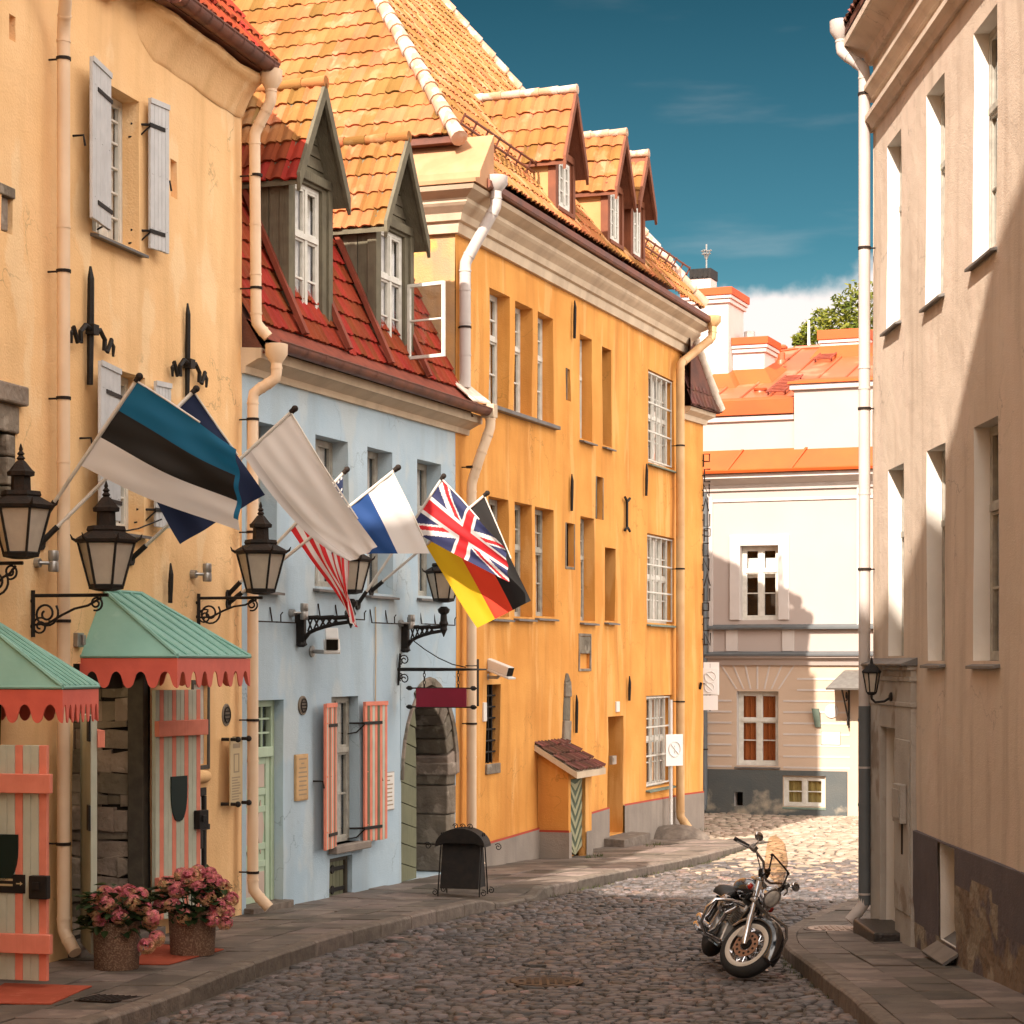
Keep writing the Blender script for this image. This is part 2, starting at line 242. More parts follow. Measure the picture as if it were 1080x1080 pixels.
# ------------------------------------------------------------------ mesh builder
ROOT = {}
class MB:
    def __init__(s): s.v = []; s.f = []; s.m = []; s.t = []
    def add(s, vs, fs, m=0, t=.5):
        b = len(s.v); s.v.extend(Vector(p) for p in vs)
        for f in fs: s.f.append(tuple(b+i for i in f)); s.m.append(m); s.t.append(t)
    def quad(s, a, b, c, d, m=0, t=.5): s.add((a, b, c, d), ((0, 1, 2, 3),), m, t)
    def hexa(s, p, m=0, t=.5):   # p: bottom 4 then top 4
        s.add(p, ((0, 3, 2, 1), (4, 5, 6, 7), (0, 1, 5, 4), (1, 2, 6, 5), (2, 3, 7, 6), (3, 0, 4, 7)), m, t)
    def box(s, F, s0, s1, o0, o1, z0, z1, m=0, t=.5):
        w = F.w
        s.hexa([w(s0, o0, z0), w(s1, o0, z0), w(s1, o1, z0), w(s0, o1, z0), w(s0, o0, z1), w(s1, o0, z1), w(s1, o1, z1), w(s0, o1, z1)], m, t)
    def prism(s, poly, d, m=0, t=.5):   # poly of 3-D points pushed along d
        n = len(poly); d = Vector(d)
        s.add([Vector(p) for p in poly]+[Vector(p)+d for p in poly],
              [tuple(range(n-1, -1, -1)), tuple(range(n, 2*n))]+[(i, (i+1) % n, n+(i+1) % n, n+i) for i in range(n)], m, t)
    def tube(s, pts, r, n=8, m=0, cap=True, closed=False, t=.5):
        P = [Vector(p) for p in pts]; k = len(P); rs = r if isinstance(r, (list, tuple)) else [r]*k
        b = len(s.v); up = None
        for i, p in enumerate(P):
            if closed: d = P[(i+1) % k]-P[i-1]
            else: d = P[min(i+1, k-1)]-P[max(i-1, 0)]
            if d.length < 1e-9: d = Vector((0, 0, 1))
            d.normalize()
            if up is None: up = Vector((0, 0, 1)) if abs(d.z) < .9 else Vector((1, 0, 0))
            x = d.cross(up)
            if x.length < 1e-4: x = d.cross(Vector((1, .3, 0)))
            x.normalize(); y = x.cross(d).normalized(); up = y
            for j in range(n):
                a = 2*math.pi*j/n; s.v.append(p+(x*math.cos(a)+y*math.sin(a))*rs[i])
        for i in range(k if closed else k-1):
            i2 = (i+1) % k
            for j in range(n):
                s.f.append((b+i*n+j, b+i*n+(j+1) % n, b+i2*n+(j+1) % n, b+i2*n+j)); s.m.append(m); s.t.append(t)
        if cap and not closed:
            s.f.append(tuple(b+j for j in range(n-1, -1, -1))); s.m.append(m); s.t.append(t)
            s.f.append(tuple(b+(k-1)*n+j for j in range(n))); s.m.append(m); s.t.append(t)
    def lathe(s, c, prof, n=16, axis=(0, 0, 1), m=0, t=.5, rot=0, cap=True):
        c = Vector(c); a = Vector(axis).normalized()
        x = a.orthogonal().normalized() if abs(a.z) < .99 else Vector((1, 0, 0)); x = (x-a*x.dot(a)).normalized(); y = a.cross(x)
        b = len(s.v)
        for h, r in prof:
            for j in range(n):
                q = 2*math.pi*j/n+rot; s.v.append(c+a*h+(x*math.cos(q)+y*math.sin(q))*max(r, 1e-4))
        for i in range(len(prof)-1):
            for j in range(n):
                s.f.append((b+i*n+j, b+i*n+(j+1) % n, b+(i+1)*n+(j+1) % n, b+(i+1)*n+j)); s.m.append(m); s.t.append(t)
        if cap:
            s.f.append(tuple(b+j for j in range(n-1, -1, -1))); s.m.append(m); s.t.append(t)
            k = len(prof)-1; s.f.append(tuple(b+k*n+j for j in range(n))); s.m.append(m); s.t.append(t)
    def grid(s, fn, nu, nv, m=0, t=.5, mf=None):
        b = len(s.v)
        for i in range(nu+1):
            for j in range(nv+1): s.v.append(Vector(fn(i/nu, j/nv)))
        for i in range(nu):
            for j in range(nv):
                q = b+i*(nv+1)+j; s.f.append((q, q+nv+1, q+nv+2, q+1))
                s.m.append(mf((i+.5)/nu, (j+.5)/nv) if mf else m); s.t.append(t)
    def ball(s, c, r, n=12, k=8, m=0, sc=(1, 1, 1), t=.5):
        c = Vector(c)
        s.grid(lambda a, b: c+Vector((math.cos(2*math.pi*a)*math.sin(math.pi*b)*r*sc[0], math.sin(2*math.pi*a)*math.sin(math.pi*b)*r*sc[1], math.cos(math.pi*b)*r*sc[2])), n, k, m, t)
    def build(s, name, mats, parent=None, smooth=False, bevel=0.0, loc=None, recalc=True):
        if not s.v: return None
        inv = ROOT[parent.name].inverted() if parent else Matrix.Translation(-Vector(loc or (0, 0, 0)))
        me = bpy.data.meshes.new(name); me.from_pydata([inv @ p for p in s.v], [], s.f)
        for m_ in (mats if isinstance(mats, (list, tuple)) else [mats]): me.materials.append(m_)
        me.polygons.foreach_set('material_index', s.m)
        at = me.attributes.new('tint', 'FLOAT', 'FACE'); at.data.foreach_set('value', s.t)
        if recalc:
            bm = bmesh.new(); bm.from_mesh(me); bmesh.ops.remove_doubles(bm, verts=bm.verts, dist=1e-5)
            bmesh.ops.recalc_face_normals(bm, faces=bm.faces); bm.to_mesh(me); bm.free()
        if smooth:
            me.polygons.foreach_set('use_smooth', [True]*len(me.polygons))
            if smooth != 'all': me.set_sharp_from_angle(angle=R(38))
        o = bpy.data.objects.new(name, me); COL.objects.link(o)
        if parent: o.parent = parent; ROOT[o.name] = ROOT[parent.name]
        else:
            o.location = loc or (0, 0, 0); ROOT[o.name] = Matrix.Translation(Vector(loc or (0, 0, 0)))
        if bevel:
            bv = o.modifiers.new('bevel', 'BEVEL'); bv.width = bevel; bv.segments = 2; bv.limit_method = 'ANGLE'; bv.angle_limit = R(40)
        return o

def build_each(mb, name, mats, parent, **k):
    """one object per separate piece of the mesh data"""
    par = list(range(len(mb.v)))
    def find(i):
        while par[i] != i: par[i] = par[par[i]]; i = par[i]
        return i
    for f in mb.f:
        for i in f[1:]: par[find(i)] = find(f[0])
    parts = {}
    for q, f in enumerate(mb.f): parts.setdefault(find(f[0]), []).append(q)
    out = []
    for fs in parts.values():
        n = MB(); mp = {}
        for q in fs:
            for i in mb.f[q]:
                if i not in mp: mp[i] = len(n.v); n.v.append(mb.v[i])
            n.f.append(tuple(mp[i] for i in mb.f[q])); n.m.append(mb.m[q]); n.t.append(mb.t[q])
        out.append(n.build(name, mats, parent, **k))
    return out
def tag(o, label, cat, group=None):
    o['label'] = label; o['category'] = cat
    if group: o['group'] = group
    return o
def thing(name, label, cat, loc=(0, 0, 0), rotz=0.0, group=None, mw=None):
    o = bpy.data.objects.new(name, None); COL.objects.link(o); o.empty_display_size = .2
    M = mw if mw is not None else Matrix.Translation(Vector(loc)) @ Matrix.Rotation(rotz, 4, 'Z')
    o.matrix_world = M; ROOT[o.name] = M.copy()
    return tag(o, label, cat, group)
def struct(mb, name, mats, **k):
    o = mb.build(name, mats, None, **k); o['kind'] = 'structure'; return o
def dup(root, M, label):
    r = root.copy(); COL.objects.link(r); r.matrix_world = M; r['label'] = label; ROOT[r.name] = M.copy()
    def rec(a, b):
        for ch in list(a.children):
            if ch.name in SEEN: continue
            c = ch.copy(); COL.objects.link(c); c.parent = b; ROOT[c.name] = M.copy(); SEEN.add(c.name); rec(ch, c)
    SEEN = set(); rec(root, r)
    return r

# ------------------------------------------------------------------ facades: a plan line seen by the camera
class Facade:
    def __init__(s, P0, t, side):          # side +1: outward normal is to the right of t
        s.P = Vector(P0); s.t = Vector(t).normalized(); s.n = Vector((s.t.y, -s.t.x))*side
    def w(s, a, o, z): q = s.P+s.t*a+s.n*o; return Vector((q.x, q.y, z))
    def s(s, u, o=0.0):
        k = (u-CU)/FPX; q = s.P+s.n*o; return (k*q.y-q.x)/(s.t.x-k*s.t.y)
    def sz(s, u, v, o=0.0):
        a = s.s(u, o); y = (s.P+s.t*a+s.n*o).y; return a, CZ+(CV-v)*y/FPX
    def pt(s, u, v, o=0.0): a, z = s.sz(u, v, o); return s.w(a, o, z)
    def out(s, a, u):                       # how far out from the wall at station a the picture column u lies
        k = (u-CU)/FPX; q = s.P+s.t*a; return (k*q.y-q.x)/(s.n.x-k*s.n.y)
    def ang(s): return math.atan2(s.t.y, s.t.x)
def at(u, v, Y): return Vector(((u-CU)/FPX*Y, Y, CZ+(CV-v)/FPX*Y))
def lerp(pts, x):
    if x <= pts[0][0]: return pts[0][1]
    for (a, p), (b, q) in zip(pts, pts[1:]):
        if x <= b: return p+(q-p)*(x-a)/(b-a)
    return pts[-1][1]
def smooth(pts, x, e=.8): return (lerp(pts, x-e)+2*lerp(pts, x)+lerp(pts, x+e))/4

tO = Vector((800, 2250)).normalized()
OEND = Vector((4.0, 45.0))
FO = Facade(OEND, tO, 1); aO = FO.s(480); FO = Facade(OEND+tO*aO, tO, 1); LO = -aO     # orange: s 0..LO
tB = Vector((812, 2250)).normalized(); FB = Facade(FO.P, tB, 1); aB = FB.s(255); FB = Facade(FO.P+tB*aB, tB, 1); LB = -aB
tY = Vector((590, 2250)).normalized(); FY = Facade(FB.P, tY, 1); aY = FY.s(-330); FY = Facade(FB.P+tY*aY, tY, 1); LY = -aY
tR = Vector((-20, 2250)).normalized(); FR = Facade((4.46, 0.0), tR, -1)                # right: s = Y roughly
FF = Facade((4.6*51.3/53.35, 51.3), Vector((.933, -.359)), 1)                                   # far house, s to the right
def facY(F, s): return (F.P+F.t*s).y
def gS(Y): return CZ-lerp([(-20, 1.9), (0, 2.42), (17, 2.76), (20, 2.83), (25, 2.94), (31.6, 3.06), (36, 3.22), (45, 3.50), (51.7, 3.575), (90, 4.3)], Y)
KL = [(-20, -8), (10, -4.9), (17.6, -2.9), (19.6, -2.60), (23, -1.84), (26.8, -.48), (28.8, .45), (33.1, 2.2), (40.1, 4.63), (44, 6.0)]
KR = [(-20, 2.7), (17.5, 2.83), (23.1, 2.9), (25.2, 3.2), (27, 3.75), (30.2, 4.95), (33, 6.6), (36, 9.0)]
def kl(Y): return smooth(KL, Y)
def kr(Y): return smooth(KR, Y)
def gRoad(X, Y):
    cr = lerp([(17, 0), (26, .20), (34, .12), (44, 0)], Y)
    step = lerp([(0, .15), (36, .15), (41, .02)], Y)
    return gS(Y)-step-cr*min(1, max(0, (X-kl(Y))/5.5))
def gR(Y): return CZ-lerp([(-20, 1.95), (0, 2.4), (18, 2.79), (25.7, 3.14), (31, 3.30), (40, 3.5)], Y)
exec_rest = True

# ------------------------------------------------------------------ building helpers
def wob(p, amp=.016, sc=.55): return amp*noise.noise(p*sc)+amp*.4*noise.noise(p*sc*3.1)
def opening(F, u0, u1, vt, vb, d=.2, rm=1, o=0.0, niche=.5):
    s0, zt = F.sz(u0, vt, o); s1 = F.s(u1, o); zb = F.sz(u0, vb, o)[1]
    return dict(s0=min(s0, s1), s1=max(s0, s1), z0=zb, z1=zt, d=d, rm=rm, niche=niche)
def wall(H, F, s0, s1, z0, z1, ops, mats, name='wall', depth=9.0, step=.55, amp=.016, back=True, top=True, ends=(True, True)):
    """plastered wall with real openings; mats = [wall, reveal, dark]"""
    mb = MB()
    S = sorted({s0, s1, *[q for o in ops for q in (o['s0'], o['s1'])]}); Z = sorted({z0, z1, *[q for o in ops for q in (o['z0'], o['z1'])]})
    def fill(A):
        r = []
        for a, b in zip(A, A[1:]):
            if b-a < 1e-4: continue
            k = max(1, int(round((b-a)/step))); r += [a+(b-a)*i/k for i in range(k)]
        return r+[A[-1]]
    S = fill(S); Z = fill(Z)
    P = {}
    for i, a in enumerate(S):
        for j, z in enumerate(Z):
            p = F.w(a, 0, z); P[i, j] = len(mb.v); mb.v.append(F.w(a, wob(p, amp), z))
    def hole(i, j):
        if not (0 <= i < len(S)-1 and 0 <= j < len(Z)-1): return None
        a = (S[i]+S[i+1])/2; z = (Z[j]+Z[j+1])/2
        for o in ops:
            if o['s0'] < a < o['s1'] and o['z0'] < z < o['z1']: return o
        return None
    def face(*idx, m=0): mb.f.append(idx); mb.m.append(m); mb.t.append(.5)
    for i in range(len(S)-1):
        for j in range(len(Z)-1):
            h = hole(i, j)
            if h is None: face(P[i, j], P[i+1, j], P[i+1, j+1], P[i, j+1]); continue
            for (a, b, di, dj) in (((i, j), (i, j+1), -1, 0), ((i+1, j), (i+1, j+1), 1, 0), ((i, j), (i+1, j), 0, -1), ((i, j+1), (i+1, j+1), 0, 1)):
                if hole(i+di, j+dj) is h: continue
                A = F.w(S[a[0]], -h['d'], Z[a[1]]); B = F.w(S[b[0]], -h['d'], Z[b[1]])
                k = len(mb.v); mb.v += [A, B]; face(P[a], P[b], k+1, k, m=h['rm'])
                A2 = F.w(S[a[0]], -h['d']-h['niche'], Z[a[1]]); B2 = F.w(S[b[0]], -h['d']-h['niche'], Z[b[1]])
                k = len(mb.v); mb.v += [A, B, A2, B2]; face(k, k+1, k+3, k+2, m=h.get('nm', 2))
    for o in ops:
        if o.get('open'): continue
        d = -o['d']-o['niche']
        mb.quad(F.w(o['s0'], d, o['z0']), F.w(o['s1'], d, o['z0']), F.w(o['s1'], d, o['z1']), F.w(o['s0'], d, o['z1']), o.get('nm', 2))
    if back:
        e = [(s0, s1)]
        if ends[0]: mb.quad(F.w(s0, .0, z0), F.w(s0, -depth, z0), F.w(s0, -depth, z1), F.w(s0, .0, z1))
        if ends[1]: mb.quad(F.w(s1, .0, z0), F.w(s1, -depth, z0), F.w(s1, -depth, z1), F.w(s1, .0, z1))
        mb.quad(F.w(s0, -depth, z0), F.w(s1, -depth, z0), F.w(s1, -depth, z1), F.w(s0, -depth, z1))
    if top: mb.quad(F.w(s0, -.5, z1-.02), F.w(s1, -.5, z1-.02), F.w(s1, -depth, z1-.02), F.w(s0, -depth, z1-.02))
    o = mb.build(name, mats, H, recalc=False)
    return o
def window(H, F, o, cols=2, bars=(), leafbars=(0,), rail=.055, fm=None, gm=None, curtain=True, sill=SILL, sillout=.09, mull=.07, cm=None, ext=.05, d=None, inner=True, name='window'):
    """casement window set at the back of opening o. bars: heights (0..1) of transoms, leafbars: heights of thin glazing bars"""
    fm = fm or WFR; gm = gm or GLS; d = o['d']-.03 if d is None else d
    s0, s1, z0, z1 = o['s0']+.003, o['s1']-.003, o['z0']+.003, o['z1']-.003
    f = MB(); dp = .06
    def bar(a, b, c, e, dd=dp, off=0): f.box(F, a, b, -d-dd+off, -d+off, c, e)
    bar(s0, s1, z1-rail, z1); bar(s0, s1, z0, z0+rail); bar(s0, s0+rail, z0+rail, z1-rail); bar(s1-rail, s1, z0+rail, z1-rail)
    a0, a1, b0, b1 = s0+rail, s1-rail, z0+rail, z1-rail
    for k in range(1, cols):
        c = a0+(a1-a0)*k/cols; bar(c-mull/2, c+mull/2, b0, b1, dp, .012)
    for h in bars:
        c = b0+(b1-b0)*h; bar(a0, a1, c-.035, c+.035, dp, .02)
    for h in leafbars:
        if h <= 0: continue
        c = b0+(b1-b0)*h; bar(a0, a1, c-.013, c+.013, .035, -.008)
    # sash rims
    zz = [b0]+[b0+(b1-b0)*h for h in bars]+[b1]
    for k in range(cols):
        for lo, hi in zip(zz, zz[1:]):
            c0 = a0+(a1-a0)*k/cols+(mull/2 if k else 0); c1 = a0+(a1-a0)*(k+1)/cols-(mull/2 if k < cols-1 else 0)
            lo2 = lo+(.035 if lo > b0 else 0); hi2 = hi-(.035 if hi < b1 else 0); w = min(.032, (c1-c0)*.16)
            for q in ((c0, c0+w, lo2, hi2), (c1-w, c1, lo2, hi2), (c0+w, c1-w, lo2, lo2+w), (c0+w, c1-w, hi2-w, hi2)): bar(*q, .04, -.006)
    W = f.build(name, fm, H, bevel=.006)
    g = MB(); g.quad(F.w(a0, -d-.03, b0), F.w(a1, -d-.03, b0), F.w(a1, -d-.03, b1), F.w(a0, -d-.03, b1)); g.build('pane', gm, W)
    if curtain:
        c = MB(); n = 26; ph = random.uniform(0, 6)
        gap = random.uniform(.0, .025)
        for (x0, x1) in ((a0, a0+(a1-a0)*(.5-gap)), (a0+(a1-a0)*(.5+gap), a1)):
            c.grid(lambda u, v: F.w(x0+(x1-x0)*u, -d-.085+.016*math.sin(u*19+ph)+.01*math.sin(u*43), b0+(b1-b0)*v), n, 1)
        c.build('curtain', cm or CURT, W, smooth='all')
    if sill:
        s = MB(); w = F.w; e = ext; zs = o['z0']
        s.hexa([w(s0-e, -d, zs-.035), w(s1+e, -d, zs-.035), w(s1+e, sillout, zs-.075), w(s0-e, sillout, zs-.075),
                w(s0-e, -d, zs+.004), w(s1+e, -d, zs+.004), w(s1+e, sillout, zs-.045), w(s0-e, sillout, zs-.045)])
        s.build('sill', sill, W, bevel=.005)
    return W
def sweep(mb, path, prof, closed=False, m=0, t=.5):
    """moulding swept along plan path [(x,y)], profile [(out,z)]; outward is to the right of travel, mitred"""
    P = [Vector(p) for p in path]; n = len(P); k = len(prof); b = len(mb.v)
    for i, p in enumerate(P):
        d0 = (P[i]-P[i-1]).normalized() if i else (P[1]-P[0]).normalized()
        d1 = (P[i+1]-P[i]).normalized() if i < n-1 else (P[i]-P[i-1]).normalized()
        n0 = Vector((d0.y, -d0.x)); n1 = Vector((d1.y, -d1.x)); mm = (n0+n1).normalized(); mm = mm/max(.3, mm.dot(n0))
        for (o, z) in prof: q = p+mm*o; mb.v.append(Vector((q.x, q.y, z)))
    for i in range(n-1):
        for j in range(k-1): mb.f.append((b+i*k+j, b+(i+1)*k+j, b+(i+1)*k+j+1, b+i*k+j+1)); mb.m.append(m); mb.t.append(t)
    for i in (0, n-1): mb.f.append(tuple(b+i*k+j for j in range(k))); mb.m.append(m); mb.t.append(t)
def inpoly(x, y, poly):
    c = False; j = len(poly)-1
    for i in range(len(poly)):
        xi, yi = poly[i]; xj, yj = poly[j]
        if (yi > y) != (yj > y) and x < (xj-xi)*(y-yi)/(yj-yi)+xi: c = not c
        j = i
    return c
def tiles(mb, O, ex, ey, poly, w=.22, h=.34, amp=.032, seg=6, lift=.03, m=0):
    """pantile courses on the plane O + a*ex + b*ey, clipped to poly (a,b)"""
    O = Vector(O); ex = Vector(ex).normalized(); ey = Vector(ey).normalized(); ez = ex.cross(ey).normalized()
    if ez.z < 0: ez = -ez
    amin = min(p[0] for p in poly); amax = max(p[0] for p in poly); bmin = min(p[1] for p in poly); bmax = max(p[1] for p in poly)
    prof = [(x/seg, amp*(math.sin(2*math.pi*(x/seg-.06))*.6+.4*math.cos(4*math.pi*x/seg)*.35+.35)) for x in range(seg)]
    nc = int((amax-amin)/w)+1; nr = int((bmax-bmin)/h)+1
    for r in range(nr):
        b0 = bmin+r*h; b1 = b0+h
        for c in range(nc):
            a = amin+c*w
            if not inpoly(a+w/2, b0+h/2, poly): continue
            j = random.uniform(-.008, .008); jb = random.uniform(-.016, .016)-(.05 if random.random() < .012 else 0); t = random.random()*.8+.2 if random.random() > .07 else random.random()*.12
            lo = [O+ex*(a+q*w)+ey*(b0+jb)+ez*(pz+lift+j) for q, pz in prof]+[O+ex*(a+w*1.0)+ey*(b0+jb)+ez*(prof[0][1]+lift+j+amp*.75)]
            hi = [O+ex*(a+q*w)+ey*b1+ez*pz*.9 for q, pz in prof]+[O+ex*(a+w)+ey*b1+ez*(prof[0][1]*.9+amp*.75)]
            lip = [p-ez*(.03) for p in lo]
            k = seg+1; mb.add(lo+hi+lip, [(i, i+1, k+i+1, k+i) for i in range(seg)]+[(2*k+i, 2*k+i+1, i+1, i) for i in range(seg)], m, t)
def ridge(mb, a, b, r=.11, m=0, step=.36):
    """overlapping half-round caps from a up to b"""
    a = Vector(a); b = Vector(b); L = (b-a).length; n = max(1, int(L/step)); d = (b-a)/n
    for i in range(n):
        p = a+d*i; q = p+d*1.12
        mb.tube([p, p+d*.15, q], [r*1.12, r*1.08, r*.88], 10, m, True, t=random.random())
def downpipe(H, pts, r, m, funnel=True, clips=(), name='downpipe', cm=None):
    mb = MB(); P = [Vector(p) for p in pts]; Q = [P[0]]
    for i in range(1, len(P)-1):
        a = (P[i-1]-P[i]); b = (P[i+1]-P[i]); e = min(.09, a.length*.4, b.length*.4)
        Q += [P[i]+a.normalized()*e, P[i]+(a.normalized()+b.normalized())*e*.15, P[i]+b.normalized()*e]
    Q.append(P[-1]); mb.tube(Q, r, 14)
    for i in range(1, len(P)-1):     # joint rims
        for k in (-1, 1):
            d = (P[i+k]-P[i]).normalized(); c = P[i]+d*.12; mb.tube([c-d*.012, c+d*.012], r*1.09, 14)
    L = max(range(len(P)-1), key=lambda i: (P[i+1]-P[i]).length); A, B = P[L], P[L+1]
    for f in (.22, .48, .74):
        c = A.lerp(B, f); d = (B-A).normalized(); mb.tube([c-d*.012, c+d*.012], r*1.07, 14)
    if funnel:
        t = P[0]; mb.lathe(t-Vector((0, 0, .02)), [(0, r), (.10, r*2.0), (.22, r*2.05), (.225, r*1.9)], 14)
    o = mb.build(name, m, H, smooth=True)
    for (p, n) in clips:
        c = MB(); c.tube([Vector(p)-Vector((0, 0, .015)), Vector(p)+Vector((0, 0, .015))], r*1.14, 14); c.tube([p, Vector(p)+n], .01, 6)
        c.build('pipe_clip', cm or RUST, o)
    return o
def spiral(c, r0, r1, a0, turns, U, V, n=26):
    c = Vector(c); return [c+(U*math.cos(a0+2*math.pi*turns*i/n)+V*math.sin(a0+2*math.pi*turns*i/n))*(r0+(r1-r0)*i/n) for i in range(n+1)]
UPZ = Vector((0, 0, 1))

# ------------------------------------------------------------------ ground: terrain, cobbles, pavements, kerbs
mb = MB(); mb.grid(lambda a, b: Vector((-250+500*a, -120+700*b, -1.9-.004*max(0, -120+700*b))), 10, 14); struct(mb, 'ground', EART)
mb = MB()
def roadp(a, b):
    Y = 4+56*a; x0 = kl(Y)-.1 if Y < 41 else kl(41)-.1-(Y-41)*3; x1 = (kr(Y)+.1) if Y < 31 else kr(31)+(Y-31)*3
    X = x0+(x1-x0)*b; return Vector((X, Y, gRoad(X, Y)-.011+.018*noise.noise(Vector((X*.7, Y*.7, 0)))))
mb.grid(roadp, 160, 40); struct(mb, 'road_bed', JOINT, smooth='all')
def cobbles():
    import numpy as np
    mb = MB(); far = MB(); rnd = random.Random(3)
    def stone(X, Y, rx, ry, n, hgt):
        z = gRoad(X, Y)+.018*noise.noise(Vector((X*.7, Y*.7, 0))); ang = rnd.uniform(-.25, .25); ph = rnd.uniform(0, 6.28)
        tx, ty = rnd.uniform(-.10, .10), rnd.uniform(-.10, .10); dz = rnd.uniform(-.010, .010)
        rr = [1+rnd.uniform(-.16, .13) for _ in range(n)]; vs = []
        for (k, h) in ((1.0, -.05), (.97, -.008), (.80, hgt*.75), (.42, hgt)):
            for i in range(n):
                a = ph+2*math.pi*i/n; c, s_ = math.cos(a), math.sin(a)
                # squarish outline
                q = 1/max(abs(c), abs(s_))**.45*rr[i]*k
                x = rx*c*q; y = ry*s_*q; x, y = x*math.cos(ang)-y*math.sin(ang), x*math.sin(ang)+y*math.cos(ang)
                vs.append((X+x, Y+y, z+h+dz+tx*x+ty*y))
        fs = [(r*n+i, r*n+(i+1) % n, (r+1)*n+(i+1) % n, (r+1)*n+i) for r in range(3) for i in range(n)]+[tuple(3*n+i for i in range(n))]
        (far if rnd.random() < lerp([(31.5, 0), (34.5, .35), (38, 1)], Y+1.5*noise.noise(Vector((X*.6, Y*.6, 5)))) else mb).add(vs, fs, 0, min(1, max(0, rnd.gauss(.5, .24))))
    Y = 10.5
    while Y < 57:
        near = Y < 34; ry = .060 if near else .09; row = ry*2*rnd.uniform(.85, 1.15)
        x0 = kl(Y)+.06 if Y < 41 else kl(41)-(Y-41)*2.2; x1 = kr(Y)-.05 if Y < 31 else min(kr(31)+(Y-31)*1.2, 12)
        x0 = max(x0, -.42*Y); x1 = min(x1, .20*Y if Y > 27 else 9)
        if Y > 46: x0 = max(x0, 1.5)
        X = x0
        while X < x1:
            rx = (rnd.choice((.04, .05, .06, .06, .07, .08, .09, .12))*rnd.uniform(.85, 1.15) if near else rnd.uniform(.08, .15))
            stone(X+rx, Y+rnd.uniform(-.025, .025), rx*.97, row/2*rnd.uniform(.75, 1.12), 8 if near else 6, rnd.uniform(.004, .017))
            X += 2*rx
        Y += row
    o = mb.build('cobbles', COB, None, smooth='all', recalc=False); o['kind'] = 'structure'
    o = far.build('sun_paled_setts', FARC, None, smooth='all', recalc=False); o['kind'] = 'structure'
cobbles()

def pavement(name, inner, kerbx, y0, y1, zf, wf, kh, side, rows):
    """slabs between a wall line and a kerb line; inner(Y), kerbx(Y) -> X"""
    rnd = random.Random(11); mb = MB(); k = MB(); bed = MB()
    Y = y0
    KW = .17*side
    while Y < y1:
        L = rnd.uniform(.42, .62); Y2 = Y+L
        for r in range(rows):
            f0, f1 = r/rows, (r+1)/rows
            off = (r % 2)*.5*L; ya, yb = Y+off, Y2+off
            def pp(f, y, dz=0):
                a, b = inner(y), kerbx(y)-KW; X = a+(b-a)*f; return Vector((X, y, zf(X, y, f)+dz))
            g = .006; dz = rnd.uniform(-.006, .006); e = g/max(.3, abs(kerbx(ya)-inner(ya)))
            tl = rnd.uniform(-.004, .004)
            pts = [pp(f0+e, ya+g), pp(f1-e, ya+g), pp(f1-e, yb-g), pp(f0+e, yb-g)]
            top = [p+Vector((0, 0, dz+(tl if i in (0, 3) else -tl))) for i, p in enumerate(pts)]
            mb.hexa([p-Vector((0, 0, .06)) for p in pts]+top, 0, rnd.random())
        Y = Y2
    Y = y0; prev = None
    while Y < y1:
        L = rnd.uniform(.75, 1.15); Y2 = min(Y+L, y1); g = .007; t = rnd.random(); dz = rnd.uniform(-.008, .008)
        nseg = 3; ring = []
        for i in range(nseg+1):
            y = Y+g+(Y2-Y-2*g)*i/nseg; x = kerbx(y); d = Vector((kerbx(y+.05)-kerbx(y-.05), .1)).normalized(); n = Vector((d.y, -d.x))*side
            zt = kh(x, y)+dz
            o = Vector((x, y))
            q = [(0, -.5), (0, -.02), (-.025, 0), (-.17, 0.004), (-.17, -.5)]
            ring.append([Vector((o.x+n.x*a, o.y+n.y*a, zt+b)) for a, b in q])
        b = len(k.v); m_ = len(ring[0])
        for rr in ring: k.v += rr
        for i in range(nseg):
            for j in range(m_-1): k.f.append((b+i*m_+j, b+(i+1)*m_+j, b+(i+1)*m_+j+1, b+i*m_+j+1)); k.m.append(0); k.t.append(t)
        for i in (0, nseg): k.f.append(tuple(b+i*m_+j for j in range(m_))); k.m.append(0); k.t.append(t)
        Y = Y2
    bed.grid(lambda a, b: (lambda y: Vector((inner(y)+(kerbx(y)-KW-inner(y))*b, y, zf(inner(y)+(kerbx(y)-KW-inner(y))*b, y, b)-.02)))(y0+(y1-y0)*a), 50, 3)
    o = struct(mb, name, SLAB, bevel=.004); struct(k, name.replace('pavement', 'kerb'), KERB, bevel=.008); struct(bed, name+'_bed', JOINT)
def leftwall(Y):
    for F, L in ((FY, LY), (FB, LB), (FO, LO)):
        s = (Y-F.P.y)/F.t.y
        if s <= L or F is FO: q = F.P+F.t*min(s, L+6); return q.x-.05
def ramp(Y): return lerp([(27.0, 0), (27.5, 1), (28.6, 1), (28.75, 0)], Y)
def kerbL(X, Y): return gRoad(kl(Y), Y)+lerp([(0, .155), (36, .14), (40.5, .05)], Y)-.10*ramp(Y)
def sideL(X, Y, f): return gS(Y)*(1-f)+f*(kerbL(X, Y)+.003)
pavement('paved_sidewalk_pavement', leftwall, kl, 8.0, 40.6, sideL, 1.7, kerbL, 1, 4)
def kerbRt(X, Y): return gR(Y)
def rightwall(Y): return FR.P.x+FR.t.x*Y+.04 if Y < 25.05 else FR.P.x+FR.t.x*Y+.04+(Y-25.03)*1.0
pavement('corner_pavement', rightwall, kr, 8.0, 30.5, lambda X, Y, f: gR(Y)+.012*(1-f), 1.4, kerbRt, -1, 3)
mb = MB(); mb.grid(lambda a, b: Vector((4.2+14*b, 25.08+5.5*a, gR(26+5*a)-.02-.02*b)), 4, 4); struct(mb, 'side_street_paving', SLAB)
